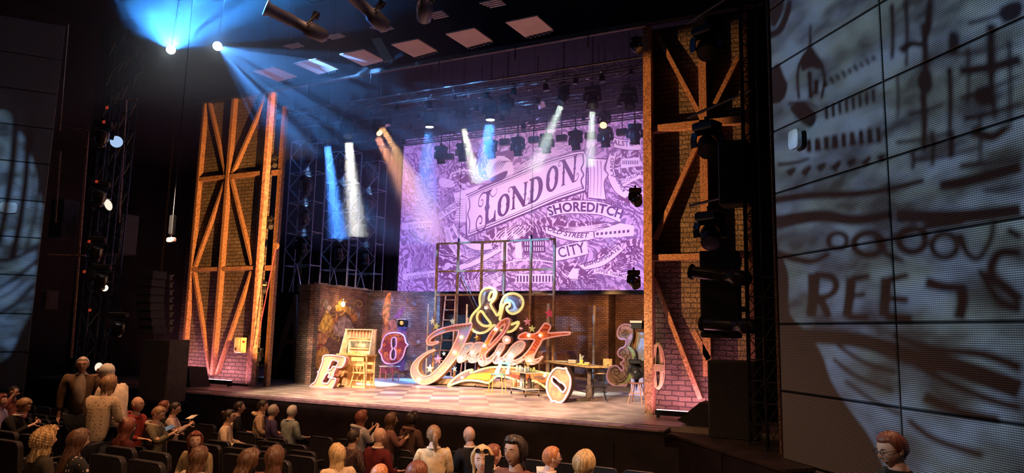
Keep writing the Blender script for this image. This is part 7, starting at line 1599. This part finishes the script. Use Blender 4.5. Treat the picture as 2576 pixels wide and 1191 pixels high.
def head_mb(b, M, seg=28, rings=22):
    vs = []; fs = []
    for i in range(rings+1):
        ph = PI*i/rings; z = -math.cos(ph); r = max(1e-3, math.sin(ph))
        for k in range(seg): a = 2*PI*k/seg+PI/2; vs.append(M @ head_pt(r*math.cos(a), r*math.sin(a), z))
    for i in range(rings):
        for k in range(seg): fs.append((i*seg+k, i*seg+(k+1)%seg, (i+1)*seg+(k+1)%seg, (i+1)*seg+k))
    b.add(vs, fs)
    for s in (-1, 1):   # ears
        e = MB(); e.ball((0,0,0), 0.03, 10, 6, 0.32, 0.62, 1.05)
        b.add([M @ (v+Vector((s*0.079,-0.006,-0.006))) for v in e.v], e.f)
def hair_mb(style, M, seed=0):
    """shell of hair over the crown; style sets the cut"""
    P = {'short': (0.10, 0.012), 'bald': (None, 0), 'receding': (0.10, 0.008), 'long': (-3.4, 0.022), 'bob': (-1.25, 0.024), 'curly': (-1.9, 0.045), 'bun': (0.0, 0.014), 'shoulder': (-2.2, 0.024), 'afro': (-0.1, 0.035), 'ponytail': (0.0, 0.014), 'crop': (0.18, 0.010)}[style]
    if P[0] is None: return None
    low, th = P; nA, nT = (84 if style == 'curly' else 40), (40 if style == 'curly' else 20); b = MB(); rr = random.Random(seed); o = []; i_ = []
    for j in range(nA+1):
        a = -PI+2*PI*j/nA            # 0 = back of the head, +-PI = face
        af = abs(a)
        face = sm(0.50*PI, 0.72*PI, af)
        # lower limit of the hair in units of head half-height
        lo_back = low if low < -0.6 else -0.62
        side = -0.25 if low > -0.6 else low*0.8
        lo = lo_back*(1-sm(0.25*PI, 0.5*PI, af))+side*sm(0.25*PI, 0.5*PI, af)
        fl = 0.55 if style != 'receding' else 0.85
        lo = lo*(1-face)+fl*face
        for t in range(nT+1):
            z = 1-(1-lo)*(t/nT)**0.9
            zc_ = max(-0.55, min(1, z)); r = math.sqrt(max(0, 1-zc_*zc_))
            if z > 0.995: r = 0.02
            p = head_pt(r*math.sin(a), -r*math.cos(a), zc_)
            if style == 'receding' and z > 0.6 : q = 0.0
            g = th*(0.55+0.45*sm(0, 0.3, t/nT)); 
            g *= (1-0.8*sm(0.75, 1, t/nT)*(1 if low > -0.6 else max(face, 0.0)))
            n = Vector((p.x/HR[0]**2, p.y/HR[1]**2, p.z/HR[2]**2)).normalized()
            gg = g*(1+0.18*math.sin(a*13+seed)+0.12*math.sin(a*29+z*3+seed*2))
            if style in ('curly', 'afro'): gg += (0.010 if style == 'curly' else 0.006)*math.sin(a*17+z*14+seed)*math.cos(z*19-a*7)
            q = p+n*gg
            if z < -0.55:
                ext = (-0.55-z)*HR[2]; q.z = p.z-ext; q.x *= 1+0.10*math.sin(ext*12); q.y = q.y*(1-0.0*ext)-0.02*min(1, ext*8)*(1 if abs(a) < PI/2 else -0.2)
                q.x += 0.006*math.sin(a*9+ext*30+seed)
            o.append(M @ q); i_.append(M @ (p*0.97 if z >= -0.55 else Vector((q.x*0.86, q.y*0.86, q.z))))
    W = nT+1; n = len(o); fs = []
    for j in range(nA):
        for t in range(nT): a0 = j*W+t; fs.append((a0, a0+1, a0+W+1, a0+W))
    b.add(o, fs); b.add(i_, [tuple(reversed(f)) for f in fs])
    rim = []
    for j in range(nA): a0 = j*W+nT; b.f.append((a0, a0+W, n+a0+W, n+a0))
    if style == 'bun': b.add([M @ (v+Vector((0,-0.105,0.055))) for v in (lambda e: (e.ball((0,0,0),0.045,12,8), e.v)[1])(MB())], (lambda e: (e.ball((0,0,0),0.045,12,8), e.f)[1])(MB()))
    if style == 'ponytail':
        e = MB(); e.tube([(0,-0.10,0.03),(0,-0.15,0.0),(0,-0.155,-0.09),(0.01,-0.13,-0.19)], [0.022,0.035,0.032,0.008], 10); b.add([M @ v for v in e.v], e.f)
    return b
def skin_mesh(name, nodes, edges, root=0, sub=1):
    """nodes: [(position, radius)]; grows one continuous surface over the skeleton"""
    me = bpy.data.meshes.new(name); me.from_pydata([tuple(p) for p, r in nodes], edges, []); me.update()
    o = bpy.data.objects.new(name, me); col.objects.link(o)
    md = o.modifiers.new('skin', 'SKIN'); md.use_smooth_shade = True; md.branch_smoothing = 0.4
    for i, (p, r) in enumerate(nodes):
        rr = r if isinstance(r, tuple) else (r, r); me.skin_vertices[0].data[i].radius = rr
    me.skin_vertices[0].data[root].use_root = True
    sb = o.modifiers.new('sub', 'SUBSURF'); sb.levels = sub; sb.render_levels = sub
    dg = bpy.context.evaluated_depsgraph_get(); res = bpy.data.meshes.new_from_object(o.evaluated_get(dg))
    vs = [v.co.copy() for v in res.vertices]; fs = [tuple(p.vertices) for p in res.polygons]
    bpy.data.objects.remove(o); bpy.data.meshes.remove(me); bpy.data.meshes.remove(res)
    return vs, fs
def hand_chains(nodes, edges, wi, wrist, d, palm_n, curl=0.5, s=1.0):
    """palm and five fingers grown from node wi; d = pointing direction, palm_n = palm normal"""
    d = d.normalized(); side = d.cross(palm_n).normalized(); pn = side.cross(d).normalized()
    pi = len(nodes); nodes.append((wrist+d*0.045*s, (0.030*s, 0.016*s))); edges.append((wi, pi))
    pj = len(nodes); nodes.append((wrist+d*0.082*s, (0.034*s, 0.015*s))); edges.append((pi, pj))
    for k, (off, ln) in enumerate(((-0.030,0.062),(-0.010,0.075),(0.010,0.070),(0.029,0.054))):
        prev = pj; p = wrist+d*0.088*s+side*off*s; dd = d.copy()
        for q in range(3):
            ang = curl*(0.5+0.35*q); dd = (Matrix.Rotation(ang, 3, side) @ dd) if True else dd
            p = p+dd*(ln*s*(0.45,0.32,0.26)[q]); nodes.append((p, (0.0088*s, 0.0088*s))); edges.append((prev, len(nodes)-1)); prev = len(nodes)-1
    prev = pi; p = wrist+d*0.03*s-side*0.03*s; td = (d*0.6-side*0.7-pn*0.2).normalized()
    for q in range(3):
        p = p+td*0.026*s; nodes.append((p, (0.0105*s, 0.0105*s))); edges.append((prev, len(nodes)-1)); prev = len(nodes)-1; td = (td+d*0.25).normalized()
glass_m = mk('spectacle_frame', (0.02,0.015,0.015), 0.3)
lips_m = mk('lips', (0.42,0.12,0.10), 0.4); eye_m = mk('eye_dark', (0.03,0.02,0.018), 0.15); eyew = mk('eye_white', (0.75,0.70,0.66), 0.3)
people = []
def person(x, ytop, h, yaw, label, hair='short', hc='brown', top='black', tc=(0.05,0.05,0.05), skin='fair', pitch=0.0, turn=0.0, stand=False, lean=0.0, side_lean=0.0, arms='rest', face=False, glasses=False, collar=None, hood=None, trousers=(0.03,0.03,0.04), pattern=None, group=None, D=None, broad=1.0, hat=None, wrist=None, shirt=None):
    D = D or F_PX*0.236/h; T = at_d(x, ytop, D)                 # top of the head
    Z = Matrix.Rotation(math.radians(yaw), 4, 'Z')
    hd = Vector((T.x, T.y, T.z-0.118))
    fz = min(floor_z(hd.y), hd.z-1.12) if not stand else floor_z(hd.y)
    fwd = Z.to_3x3() @ Vector((0,1,0)); rt = Z.to_3x3() @ Vector((1,0,0)); up = Vector((0,0,1))
    neck = hd - up*0.118 - fwd*(0.030+0.10*math.sin(lean)*0.5)
    base_z = hd.z-0.84 if not stand else hd.z-0.78
    pel = Vector((neck.x, neck.y, base_z)) - fwd*math.sin(lean)*0.5 - rt*side_lean
    chest = neck.lerp(pel, 0.27)-fwd*0.01; waist = neck.lerp(pel, 0.68)
    root = empty('person', (pel.x, pel.y, fz), label, 'person', group)
    B = broad
    H = Matrix.Translation(hd) @ Z @ Matrix.Rotation(math.radians(turn), 4, 'Z') @ Matrix.Rotation(math.radians(-pitch), 4, 'X')
    # skeleton
    nodes = [(pel, 0.09*B), (waist, (0.085*B, 0.07*B)), (chest, (0.095*B, 0.07*B)), (neck-up*0.025, 0.068), (hd-up*0.06-fwd*0.018, 0.062)]
    edges = [(0,1),(1,2),(2,3),(3,4)]; cn = [(pel, 0.15*B), (waist, (0.15*B, 0.125*B)), (chest, (0.18*B, 0.135*B)), (neck-up*0.045, 0.078)]; ce = [(0,1),(1,2),(2,3)]
    hands = []
    for s in (-1, 1):
        sh = chest+up*0.115+rt*s*0.175*B; el = sh-up*0.27+rt*s*0.05+fwd*0.04; wr = el+fwd*0.22-up*0.02-rt*s*0.10
        pn = Vector((0,0,-1)); vis = False; cu = 0.35
        if arms == 'phone' or (arms == 'phone_high'): el = sh-up*0.22+rt*s*0.03+fwd*0.12; wr = el+fwd*0.17+up*(0.12 if arms == 'phone' else 0.20)-rt*s*0.13; pn = -rt*s; vis = True; cu = 0.55
        if arms == 'selfie' and s < 0: el = sh-up*0.14+fwd*0.20+rt*s*0.02; wr = el+fwd*0.18+up*0.12-rt*s*0.10; pn = -fwd; vis = True; cu = 0.6
        if arms == 'face' and s > 0: el = sh-up*0.12+fwd*0.20; wr = hd+fwd*0.13-up*0.05+rt*0.03; pn = -fwd; vis = True; cu = 0.5
        if arms == 'down': el = sh-up*0.29+rt*s*0.05; wr = el-up*0.25+fwd*0.03; pn = -rt*s; vis = True; cu = 0.25
        if wrist and s in wrist: wr, tip = wrist[s]; el = sh.lerp(wr, 0.5)-up*0.10+fwd*0.03; vis = True; cu = 0.7; pn = (CAM-wr).normalized()
        b0 = len(nodes); nodes += [(sh, 0.046*B), (el, 0.034), (wr, 0.027)]; edges += [(2,b0),(b0,b0+1),(b0+1,b0+2)]
        hand_chains(nodes, edges, b0+2, wr, (tip-wr) if (wrist and s in wrist) else (wr-el), pn, cu)
        c0_ = len(cn); cn += [(sh, 0.082*B), (el, 0.060), (el.lerp(wr, 0.86), 0.044)]; ce += [(2,c0_),(c0_,c0_+1),(c0_+1,c0_+2)]
        hands.append(wr+(wr-el).normalized()*0.09)
    tn = [(pel-up*0.02, 0.135*B)]; te = []
    for s in (-1, 1):
        hp = pel-up*0.05+rt*s*0.085
        if stand: kn = Vector((hp.x, hp.y, (pel.z+fz)/2))+fwd*0.02+rt*s*0.02; an = Vector((kn.x, kn.y, fz+0.09)); toe = an+fwd*0.16-up*0.05
        else: kn = hp+fwd*0.40+up*0.01; an = Vector((kn.x, kn.y, fz+0.10)); toe = an+fwd*0.15-up*0.06
        b0 = len(nodes); nodes += [(hp, 0.070), (kn, 0.050), (an, 0.036), (toe, 0.035)]; edges += [(0,b0),(b0,b0+1),(b0+1,b0+2),(b0+2,b0+3)]
        t0 = len(tn); tn += [(hp, 0.098*B), (kn, 0.070), (an+up*0.02, 0.052)]; te += [(0,t0),(t0,t0+1),(t0+1,t0+2)]
    vs, fs = skin_mesh('body', nodes, edges); b = MB(); b.add(vs, fs); head_mb(b, H)
    body = b.build('body', skins[skin], root, True)
    vs, fs = skin_mesh('top', cn, ce); b = MB(); b.add(vs, fs); g_ = b.build(top, mcloth(label.replace(' ', '_')[:40], tc) if pattern is None else pattern, root, True)
    vs, fs = skin_mesh('trousers', tn, te); b = MB(); b.add(vs, fs); b.build('trousers', mcloth('trousers_%d' % int(trousers[0]*1000), trousers), root, True)
    hm = hair_mb(hair, H, len(people)*1.7)
    if hm: hm.build('hair', hairs[hc], root, True)
    if collar:
        b = MB(); b.tube([neck-up*0.03+(rt*math.cos(a*PI/8)*0.075+fwd*math.sin(a*PI/8)*0.07) for a in range(16)], 0.015, 8, closed=True); b.build('collar', mcloth('collar_%d' % int(collar[0]*1000), collar), root, True)
    if hood:
        b = MB(); b.tube([neck-up*0.045-fwd*0.04+(rt*math.cos(a*PI/8)*0.105+fwd*math.sin(a*PI/8)*0.095)-up*0.03*math.sin(a*PI/8) for a in range(16)], 0.033, 8, closed=True); b.build('hood', mcloth('hood_%d' % int(hood[0]*1000), hood), root, True)
    if shirt:
        b = MB(); ctr = chest+fwd*0.075-up*0.10; b.ball((0,0,0), 1.0, 16, 10); b.v = [ctr+rt*(v.x*0.085)+fwd*(v.y*0.085)+up*(v.z*0.27) for v in b.v]; b.build('shirt', mcloth('shirt_grey', shirt), root, True)
    if hat:
        b = MB(); sv = MB(); sv.lathe([(0.098,-0.01),(0.104,0.0),(0.105,0.035),(0.098,0.075),(0.07,0.115),(0.02,0.135)], (0,0,0), 20, Matrix.Diagonal((0.9,1.1,1))); b.add([H @ (v+Vector((0,0,0.02))) for v in sv.v], sv.f); b.build('hat', mcloth('hat_knit', hat), root, True)
    if face:
        def sf(lx, lz, off=0.0):
            z = lz/HR[2]; kx = 1-0.30*sm(0.1, 1.0, -z) if z < 0 else 1+0.05*math.sin(min(1, z*1.3)*PI)
            xx = lx/HR[0]/kx; yy = math.sqrt(max(0.02, 1-z*z-xx*xx)); p = head_pt(xx, yy, z); return p+Vector((0, off, 0))
        for s in (-1, 1):
            c = sf(s*0.029, 0.004); e = MB(); e.ball(c+Vector((0,-0.0065,0)), 0.0105, 10, 8); b = MB(); b.add([H @ v for v in e.v], e.f); b.build('eye', eyew, root, True)
            e = MB(); e.ball(c+Vector((0,0.0005,-0.0005)), 0.0050, 8, 6, 1, 0.8, 1); b = MB(); b.add([H @ v for v in e.v], e.f); b.build('iris', eye_m, root, True)
            e = MB(); e.tube([c+Vector((-0.012,0.0015,0.0045)), c+Vector((0,0.0035,0.0080)), c+Vector((0.012,0.0015,0.0045))], [0.0022,0.0042,0.0022], 6); b = MB(); b.add([H @ v for v in e.v], e.f); b.build('eyelid', skins[skin], root, True)
            e = MB(); e.tube([sf(s*0.014,0.023,0.0005), sf(s*0.030,0.028,0.0005), sf(s*0.046,0.022,0.0005)], [0.0018,0.0030,0.0012], 5); b = MB(); b.add([H @ v for v in e.v], e.f); b.build('eyebrow', hairs['brown' if hc != 'dark' else 'dark'], root, True)
        e = MB(); e.tube([sf(-0.023,-0.0605,-0.001), sf(-0.010,-0.0625,0.0), sf(0,-0.0635,0.0), sf(0.010,-0.0625,0.0), sf(0.023,-0.0605,-0.001)], [0.0015,0.0042,0.0046,0.0042,0.0015], 6); b = MB(); b.add([H @ v for v in e.v], e.f); b.build('mouth', lips_m, root, True)
    if glasses:
        e = MB()
        for s in (-1, 1): e.tube([(s*0.032+0.021*math.cos(a*PI/6), 0.104, 0.006+0.015*math.sin(a*PI/6)) for a in range(12)], 0.0022, 5, closed=True); e.tube([(s*0.052,0.103,0.010),(s*0.076,0.06,0.012),(s*0.082,0.0,0.006)], 0.002, 5)
        e.tube([(-0.011,0.106,0.009),(0.011,0.106,0.009)], 0.002, 5)
        b = MB(); b.add([H @ v for v in e.v], e.f); b.build('glasses', glass_m, root)
    people.append((pel, fz, stand, yaw)); return root, hands, H, (fwd, rt)
def dots_mat(name, base, dot, scale):
    m, nt, b = new_mat(name); L = nt.links; tc = nd(nt, 'ShaderNodeTexCoord'); v = nd(nt, 'ShaderNodeTexVoronoi'); v.inputs['Scale'].default_value = scale; v.inputs['Randomness'].default_value = 0.35; L.new(tc.outputs['Object'], v.inputs['Vector'])
    r = nd(nt, 'ShaderNodeValToRGB'); L.new(v.outputs['Distance'], r.inputs[0]); r.color_ramp.interpolation = 'CONSTANT'; r.color_ramp.elements[0].color = tuple(dot)+(1,); r.color_ramp.elements[1].position = 0.26; r.color_ramp.elements[1].color = tuple(base)+(1,)
    L.new(r.outputs[0], b.inputs['Base Color']); b.inputs['Roughness'].default_value = 0.85; return m
black_t = (0.012,0.011,0.012); cream_t = (0.62,0.48,0.34); grey_t = (0.36,0.34,0.32)
person(210,898,38,-128,'standing grey haired man in glasses and open brown jacket','crop','grey','jacket',(0.11,0.065,0.04),'mid',stand=True,arms='down',face=True,glasses=True,collar=(0.30,0.24,0.20),D=10.6,broad=1.1,shirt=(0.34,0.27,0.23))
person(272,921,38,100,'standing person in white knitted hat and cream fleece leaning left','crop','grey','fleece',(0.62,0.50,0.38),'mid',stand=True,arms='face',face=True,lean=0.5,pitch=15,D=10.2,broad=1.1,hat=(0.62,0.60,0.56))
person(276,945,38,20,'brown haired person in patterned beige coat in front of the white hat','bob','light_brown','coat',(0.45,0.33,0.20),stand=True,lean=0.3,D=9.4,pattern=dots_mat('beige_check',(0.46,0.34,0.22),(0.20,0.13,0.07),22))
person(36,972,27,-110,'dark haired man at the far left eating with raised hand','short','dark','top',(0.30,0.10,0.08),'mid',arms='face',face=True,pitch=15,D=13.5)
person(4,992,34,-60,'reddish blond person cut off at the left edge','shoulder','auburn','top',(0.30,0.26,0.36),D=12.5)
person(62,1001,36,-50,'person in black with white collar bending over at the far left','short','light_brown','sweater',black_t,pitch=30,lean=0.5,collar=(0.6,0.58,0.55),arms='phone',D=11)
person(117,1078,58,-10,'woman with big curly golden blonde hair','curly','blonde','top',(0.05,0.04,0.03),D=7.6)
person(200,1079,56,-15,'brown haired woman in black top with white dots','long','brown','blouse',black_t,pitch=12,arms='phone',pattern=dots_mat('polka_dots',(0.012,0.011,0.013),(0.62,0.52,0.48),16),D=7.7)
person(266,1002,34,-20,'brown haired person in dark top before the beige coat','short','brown','top',(0.04,0.015,0.015),D=11)
person(302,1016,32,-30,'person with tousled ginger hair beside the bald man in red','short','ginger','top',(0.10,0.05,0.04),D=11)
person(348,999,37,-75,'bald man with glasses in maroon hoodie looking right','bald','grey','hoodie',(0.20,0.025,0.02),'mid',pitch=-8,face=True,glasses=True,hood=(0.26,0.04,0.03),D=10.8,broad=1.05)
person(322,1052,42,-10,'woman with long wavy dark red hair below the maroon hoodie','long','auburn','top',(0.06,0.01,0.01),pitch=8,D=9.5)
person(400,1022,35,-60,'young man in olive hoodie looking down at his phone','crop','light_brown','hoodie',(0.13,0.11,0.07),pitch=25,arms='phone',hood=(0.34,0.26,0.18),face=True,D=11)
person(414,1008,27,-20,'dark red haired person behind the olive hoodie','short','auburn','top',black_t,D=12.8)
person(441,1012,29,-50,'dark haired person in glasses and pale jacket holding a white sheet','short','dark','jacket',(0.50,0.38,0.32),pitch=12,arms='phone',glasses=True,D=12.6)
person(493,1086,44,-165,'auburn haired woman in olive coat looking over her shoulder to the camera','shoulder','auburn','coat',(0.24,0.18,0.10),face=True,turn=35,D=9.4,lean=0.1)
person(502,1124,52,0,'brown haired head right in front of the woman in the olive coat','long','brown','top',(0.42,0.34,0.26),pitch=10,D=8.0)
person(578,1031,31,-55,'woman with dark bun and glasses in cream top','bun','dark','top',cream_t,face=True,glasses=True,D=12.4)
person(603,1010,28,-40,'man with short dark hair and dark jacket near the stage','crop','dark','jacket',black_t,D=13.4)
person(662,1006,29,-50,'dark haired person in cream hoodie leaning to a neighbour','short','dark','hoodie',(0.52,0.36,0.24),hood=(0.55,0.40,0.26),pitch=10,D=13.3)
person(689,1018,29,-30,'balding man with purple collar beside the cream hoodie','receding','grey','top',(0.06,0.04,0.10),'mid',D=13.2)
person(736,1020,31,-10,'white haired man in grey green jumper','crop','white','jumper',(0.26,0.29,0.27),collar=(0.6,0.52,0.42),D=13.2)
person(628,1128,56,-20,'brown haired woman with head bent, left of a pair','long','brown','top',(0.35,0.26,0.20),pitch=20,D=7.4)
person(692,1122,58,15,'woman with long dark brown hair, right of a pair','long','brown','top',(0.30,0.12,0.10),D=7.4)
person(850,1117,50,62,'blonde woman in cream top seen in profile facing left','long','blonde','top',(0.60,0.44,0.30),face=True,D=8.3)
person(911,1033,35,-25,'auburn haired person in grey hoodie lifting a small object','shoulder','auburn','hoodie',(0.38,0.34,0.33),hood=(0.42,0.38,0.36),arms='phone_high',D=12)
person(985,1039,36,-40,'woman with very long brown hair in front of the stage','long','brown','top',(0.20,0.09,0.07),arms='phone',D=11.8)
person(1039,1038,33,-10,'person with short afro hair and brown hood','afro','dark','jacket',(0.10,0.05,0.04),'dark',hood=(0.16,0.08,0.06),D=12)
person(892,1080,40,-15,'dark haired person in floral dark top','short','dark','top',(0.05,0.02,0.02),'mid',D=10.4,pattern=dots_mat('floral_dark',(0.05,0.02,0.02),(0.34,0.24,0.16),40))
person(957,1077,42,-15,'bald man in maroon jumper with cream collar','bald','grey','jumper',(0.10,0.012,0.014),'mid',collar=(0.62,0.50,0.36),D=9.9,broad=1.1)
person(1092,1071,48,40,'person with brown ponytail in cream jumper turned left','ponytail','light_brown','jumper',(0.58,0.43,0.26),face=True,collar=(0.62,0.48,0.30),D=8.8)
person(1181,1074,43,62,'bald bearded man in black jumper with white collar, turned left','bald','brown','jumper',black_t,'mid',face=True,collar=(0.62,0.50,0.40),D=9.7,broad=1.05)
person(956,1169,56,0,'top of a golden blond head at the bottom edge','short','ginger','top',black_t,D=7.2)
person(1050,1160,70,0,'dark reddish head at the bottom edge, out of the light','short','auburn','top',black_t,'tan',D=5.6)
r_, hd_, H_, ax_ = person(1214,1122,68,-155,'smiling blonde woman taking a selfie with a phone','shoulder','blonde','top',(0.55,0.45,0.36),face=True,arms='selfie',D=6.2,wrist={(1):(at_d(1266,1206,5.92), at_d(1243,1176,5.90))})
person(1240,1118,48,-30,'auburn haired person directly behind the selfie woman','short','auburn','top',(0.5,0.16,0.05),D=7.6)
person(1296,1098,74,-190,'smiling woman with dark brown bob and brown cardigan beside the selfie woman','bob','dark','cardigan',(0.20,0.07,0.045),face=True,D=5.7)
person(1388,1124,54,-50,'ginger haired man with glasses in cream shirt','crop','ginger','shirt',(0.70,0.50,0.38),glasses=True,face=True,collar=(0.70,0.50,0.38),D=7.6)
person(1470,1134,66,-10,'woman with straight blonde bob and a hair clip','bob','blonde','top',(0.05,0.04,0.04),D=6.5)
person(2242,1086,98,126,'man with glasses and dark jumper walking past the right panel wall','short','auburn','jumper',(0.015,0.018,0.015),face=True,glasses=True,stand=True,pitch=14,arms='down',D=4.75,collar=(0.015,0.016,0.015),lean=0.25)
# things in hands
def phone(P, n, upv, label, w=0.075, h=0.155, glow=None):
    n = n.normalized(); upv = (upv-n*upv.dot(n)).normalized(); s = n.cross(upv)
    b = MB(); q = [P+s*(w/2*i)+upv*(h/2*j) for i, j in ((-1,-0.94),(-0.9,-1),(0.9,-1),(1,-0.94),(1,0.94),(0.9,1),(-0.9,1),(-1,0.94))]
    b.poly(q, n*0.008); o = b.build('phone', gloss); tag(o, label, 'phone'); 
    return o
Pp = at_d(1231, 1171, 5.88); phone(Pp, (CAM-Pp), Vector((0,0,1)), 'black phone held up in front of the selfie woman\'s face', 0.08, 0.16)
Pp = at_d(1385-960, 1078, 10.9); phone(Pp, Vector((0.3,-0.3,0.9)), Vector((0,1,0)), 'phone in the hands of the young man in the olive hoodie', 0.1, 0.16)
P = at_d(476, 1056, 12.4); b = MB(); b.poly([P+Vector((-0.1,0,0)), P+Vector((0.08,0,0.02)), P+Vector((0.12,0.08,0.08)), P+Vector((-0.04,0.08,0.06))], (0,0,0.004)); tag(b.build('paper_sheet', mk('white_paper', (0.8,0.76,0.7), 0.7)), 'white sheet held by the person in the pale jacket', 'paper')
# sunglasses pushed up on the selfie woman's hair
e = MB()
for s in (-1, 1): e.add([H_ @ Vector((s*0.035+0.026*math.cos(a*PI/6), 0.085, 0.088+0.018*math.sin(a*PI/6))) for a in range(12)]+[H_ @ Vector((s*0.035+0.026*math.cos(a*PI/6), 0.093, 0.086+0.018*math.sin(a*PI/6))) for a in range(12)], [tuple(range(12)), tuple(reversed(range(12,24)))]+[(a, (a+1)%12, 12+(a+1)%12, 12+a) for a in range(12)])
o = e.build('sunglasses', gloss); tag(o, 'dark sunglasses on the hair of the selfie woman', 'sunglasses')
# ------------------------------------------------------------------ rows of seats
seat_m = mk('seat_fabric', (0.014,0.010,0.011), 0.8, 0, 0.3, 20); seat_r = mk('seat_trim', (0.05,0.045,0.045), 0.28, 0.2, 0.2, 10)
st_ = proto('theatre_chair', 'seat', 'seat')
def back_outline(w, z0, z1, r=0.07):
    pts = [(-w/2, z0), (w/2, z0)]
    for k in range(6): a = k/5*PI/2; pts.append((w/2-r+r*math.cos(a), z1-r+r*math.sin(a)))
    for k in range(6): a = PI/2+k/5*PI/2; pts.append((-w/2+r+r*math.cos(a), z1-r+r*math.sin(a)))
    return pts
b = MB(); b.poly([(x, -0.27-0.10*(z-0.3), z) for x, z in back_outline(0.50, 0.30, 0.90)], (0,0.06,0.006)); b.build('backrest', seat_m, st_)
b = MB(); bo = back_outline(0.50, 0.30, 0.90)[1:]+[(-0.25, 0.30)]; b.tube([(x, -0.265-0.10*(z-0.3), z) for x, z in bo], 0.011, 6); b.build('back_rim', seat_r, st_, True)
b = MB(); b.bevbox(-0.23, 0.23, -0.22, 0.24, 0.36, 0.46, 0.03); b.build('cushion', seat_m, st_)
for s in (-1, 1):
    b = MB(); b.bevbox(s*0.265-0.02, s*0.265+0.02, -0.24, 0.15, 0.0, 0.60, 0.008); a_ = b.build('arm_panel', seat_m, st_); ORG[a_.name] = Vector((0,0,0))
    b = MB(); b.bevbox(s*0.265-0.028, s*0.265+0.028, -0.2, 0.12, 0.60, 0.63, 0.008); b.build('armrest', seat_r, a_)
ORDW = 'first second third fourth fifth sixth seventh eighth ninth tenth eleventh twelfth thirteenth fourteenth fifteenth sixteenth seventeenth eighteenth nineteenth twentieth'.split()
ORDW += ['twenty-'+w for w in ORDW[:9]]+['thirtieth']+['thirty-'+w for w in ORDW[:9]]+['fortieth']+['forty-'+w for w in ORDW[:9]]
rown = ['front row','second row','third row','fourth row','fifth row','sixth row','seventh row','eighth row']
taken = []
for (pel, fz, stnd, yw) in people:
    if stnd: continue
    P = Vector((pel.x, pel.y-0.02, pel.z-0.52)); fzz = P.z
    place(st_, USED, P, (0,0,0), None, 'occupied theatre seats'); taken.append((P.x, P.y))
occ = [o for o in bpy.data.objects if o.name.startswith('theatre_chair') and o.type == 'EMPTY']
seated = [o for o in bpy.data.objects if o.name.split('.')[0] == 'person' and o.type == 'EMPTY']
seated = [o for o, pp in zip(sorted(seated, key=lambda o: o.name), people)]
nonst = [l for l, pp in zip(sorted([o for o in bpy.data.objects if o.name.split('.')[0] == 'person' and o.type == 'EMPTY'], key=lambda o: o.name), people) if not pp[2]]
for o in occ:
    q = min(nonst, key=lambda n: (Vector(n.location.xy)-Vector(o.location.xy)).length); o['label'] = 'black seat under the '+q['label'][:64].rsplit(' ', 0)[0] if len(q['label'].split()) < 12 else 'black seat under the '+' '.join(q['label'].split()[:11])
for k, Yr in enumerate((10.55, 9.65, 8.75, 7.85, 6.95, 6.05, 5.2)):
    n = 0
    for j in range(34):
        X = -17.6+j*0.59+0.2*(k % 2)
        c = Vector((X, Yr, floor_z(Yr)+0.6)); v = c-CAM; dz = v.dot(FWD)
        if dz < 1: continue
        px_ = 1288+F_PX*v.dot(RGT)/dz; py_ = 595.5-F_PX*v.dot(UPV)/dz
        if px_ < -60 or px_ > 1960 or py_ > 1240: continue
        if X > -1.9+0.0*k and Yr > 9: continue
        if any(abs(tx_-X) < 0.56 and abs(ty_-Yr) < 0.55 for tx_, ty_ in taken): continue
        n += 1
        place(st_, USED, (X, Yr, floor_z(Yr)), (0,0,0), '%s empty black seat from the left in the %s from the stage' % (ORDW[n-1], rown[k]), 'empty seats of the '+rown[k])
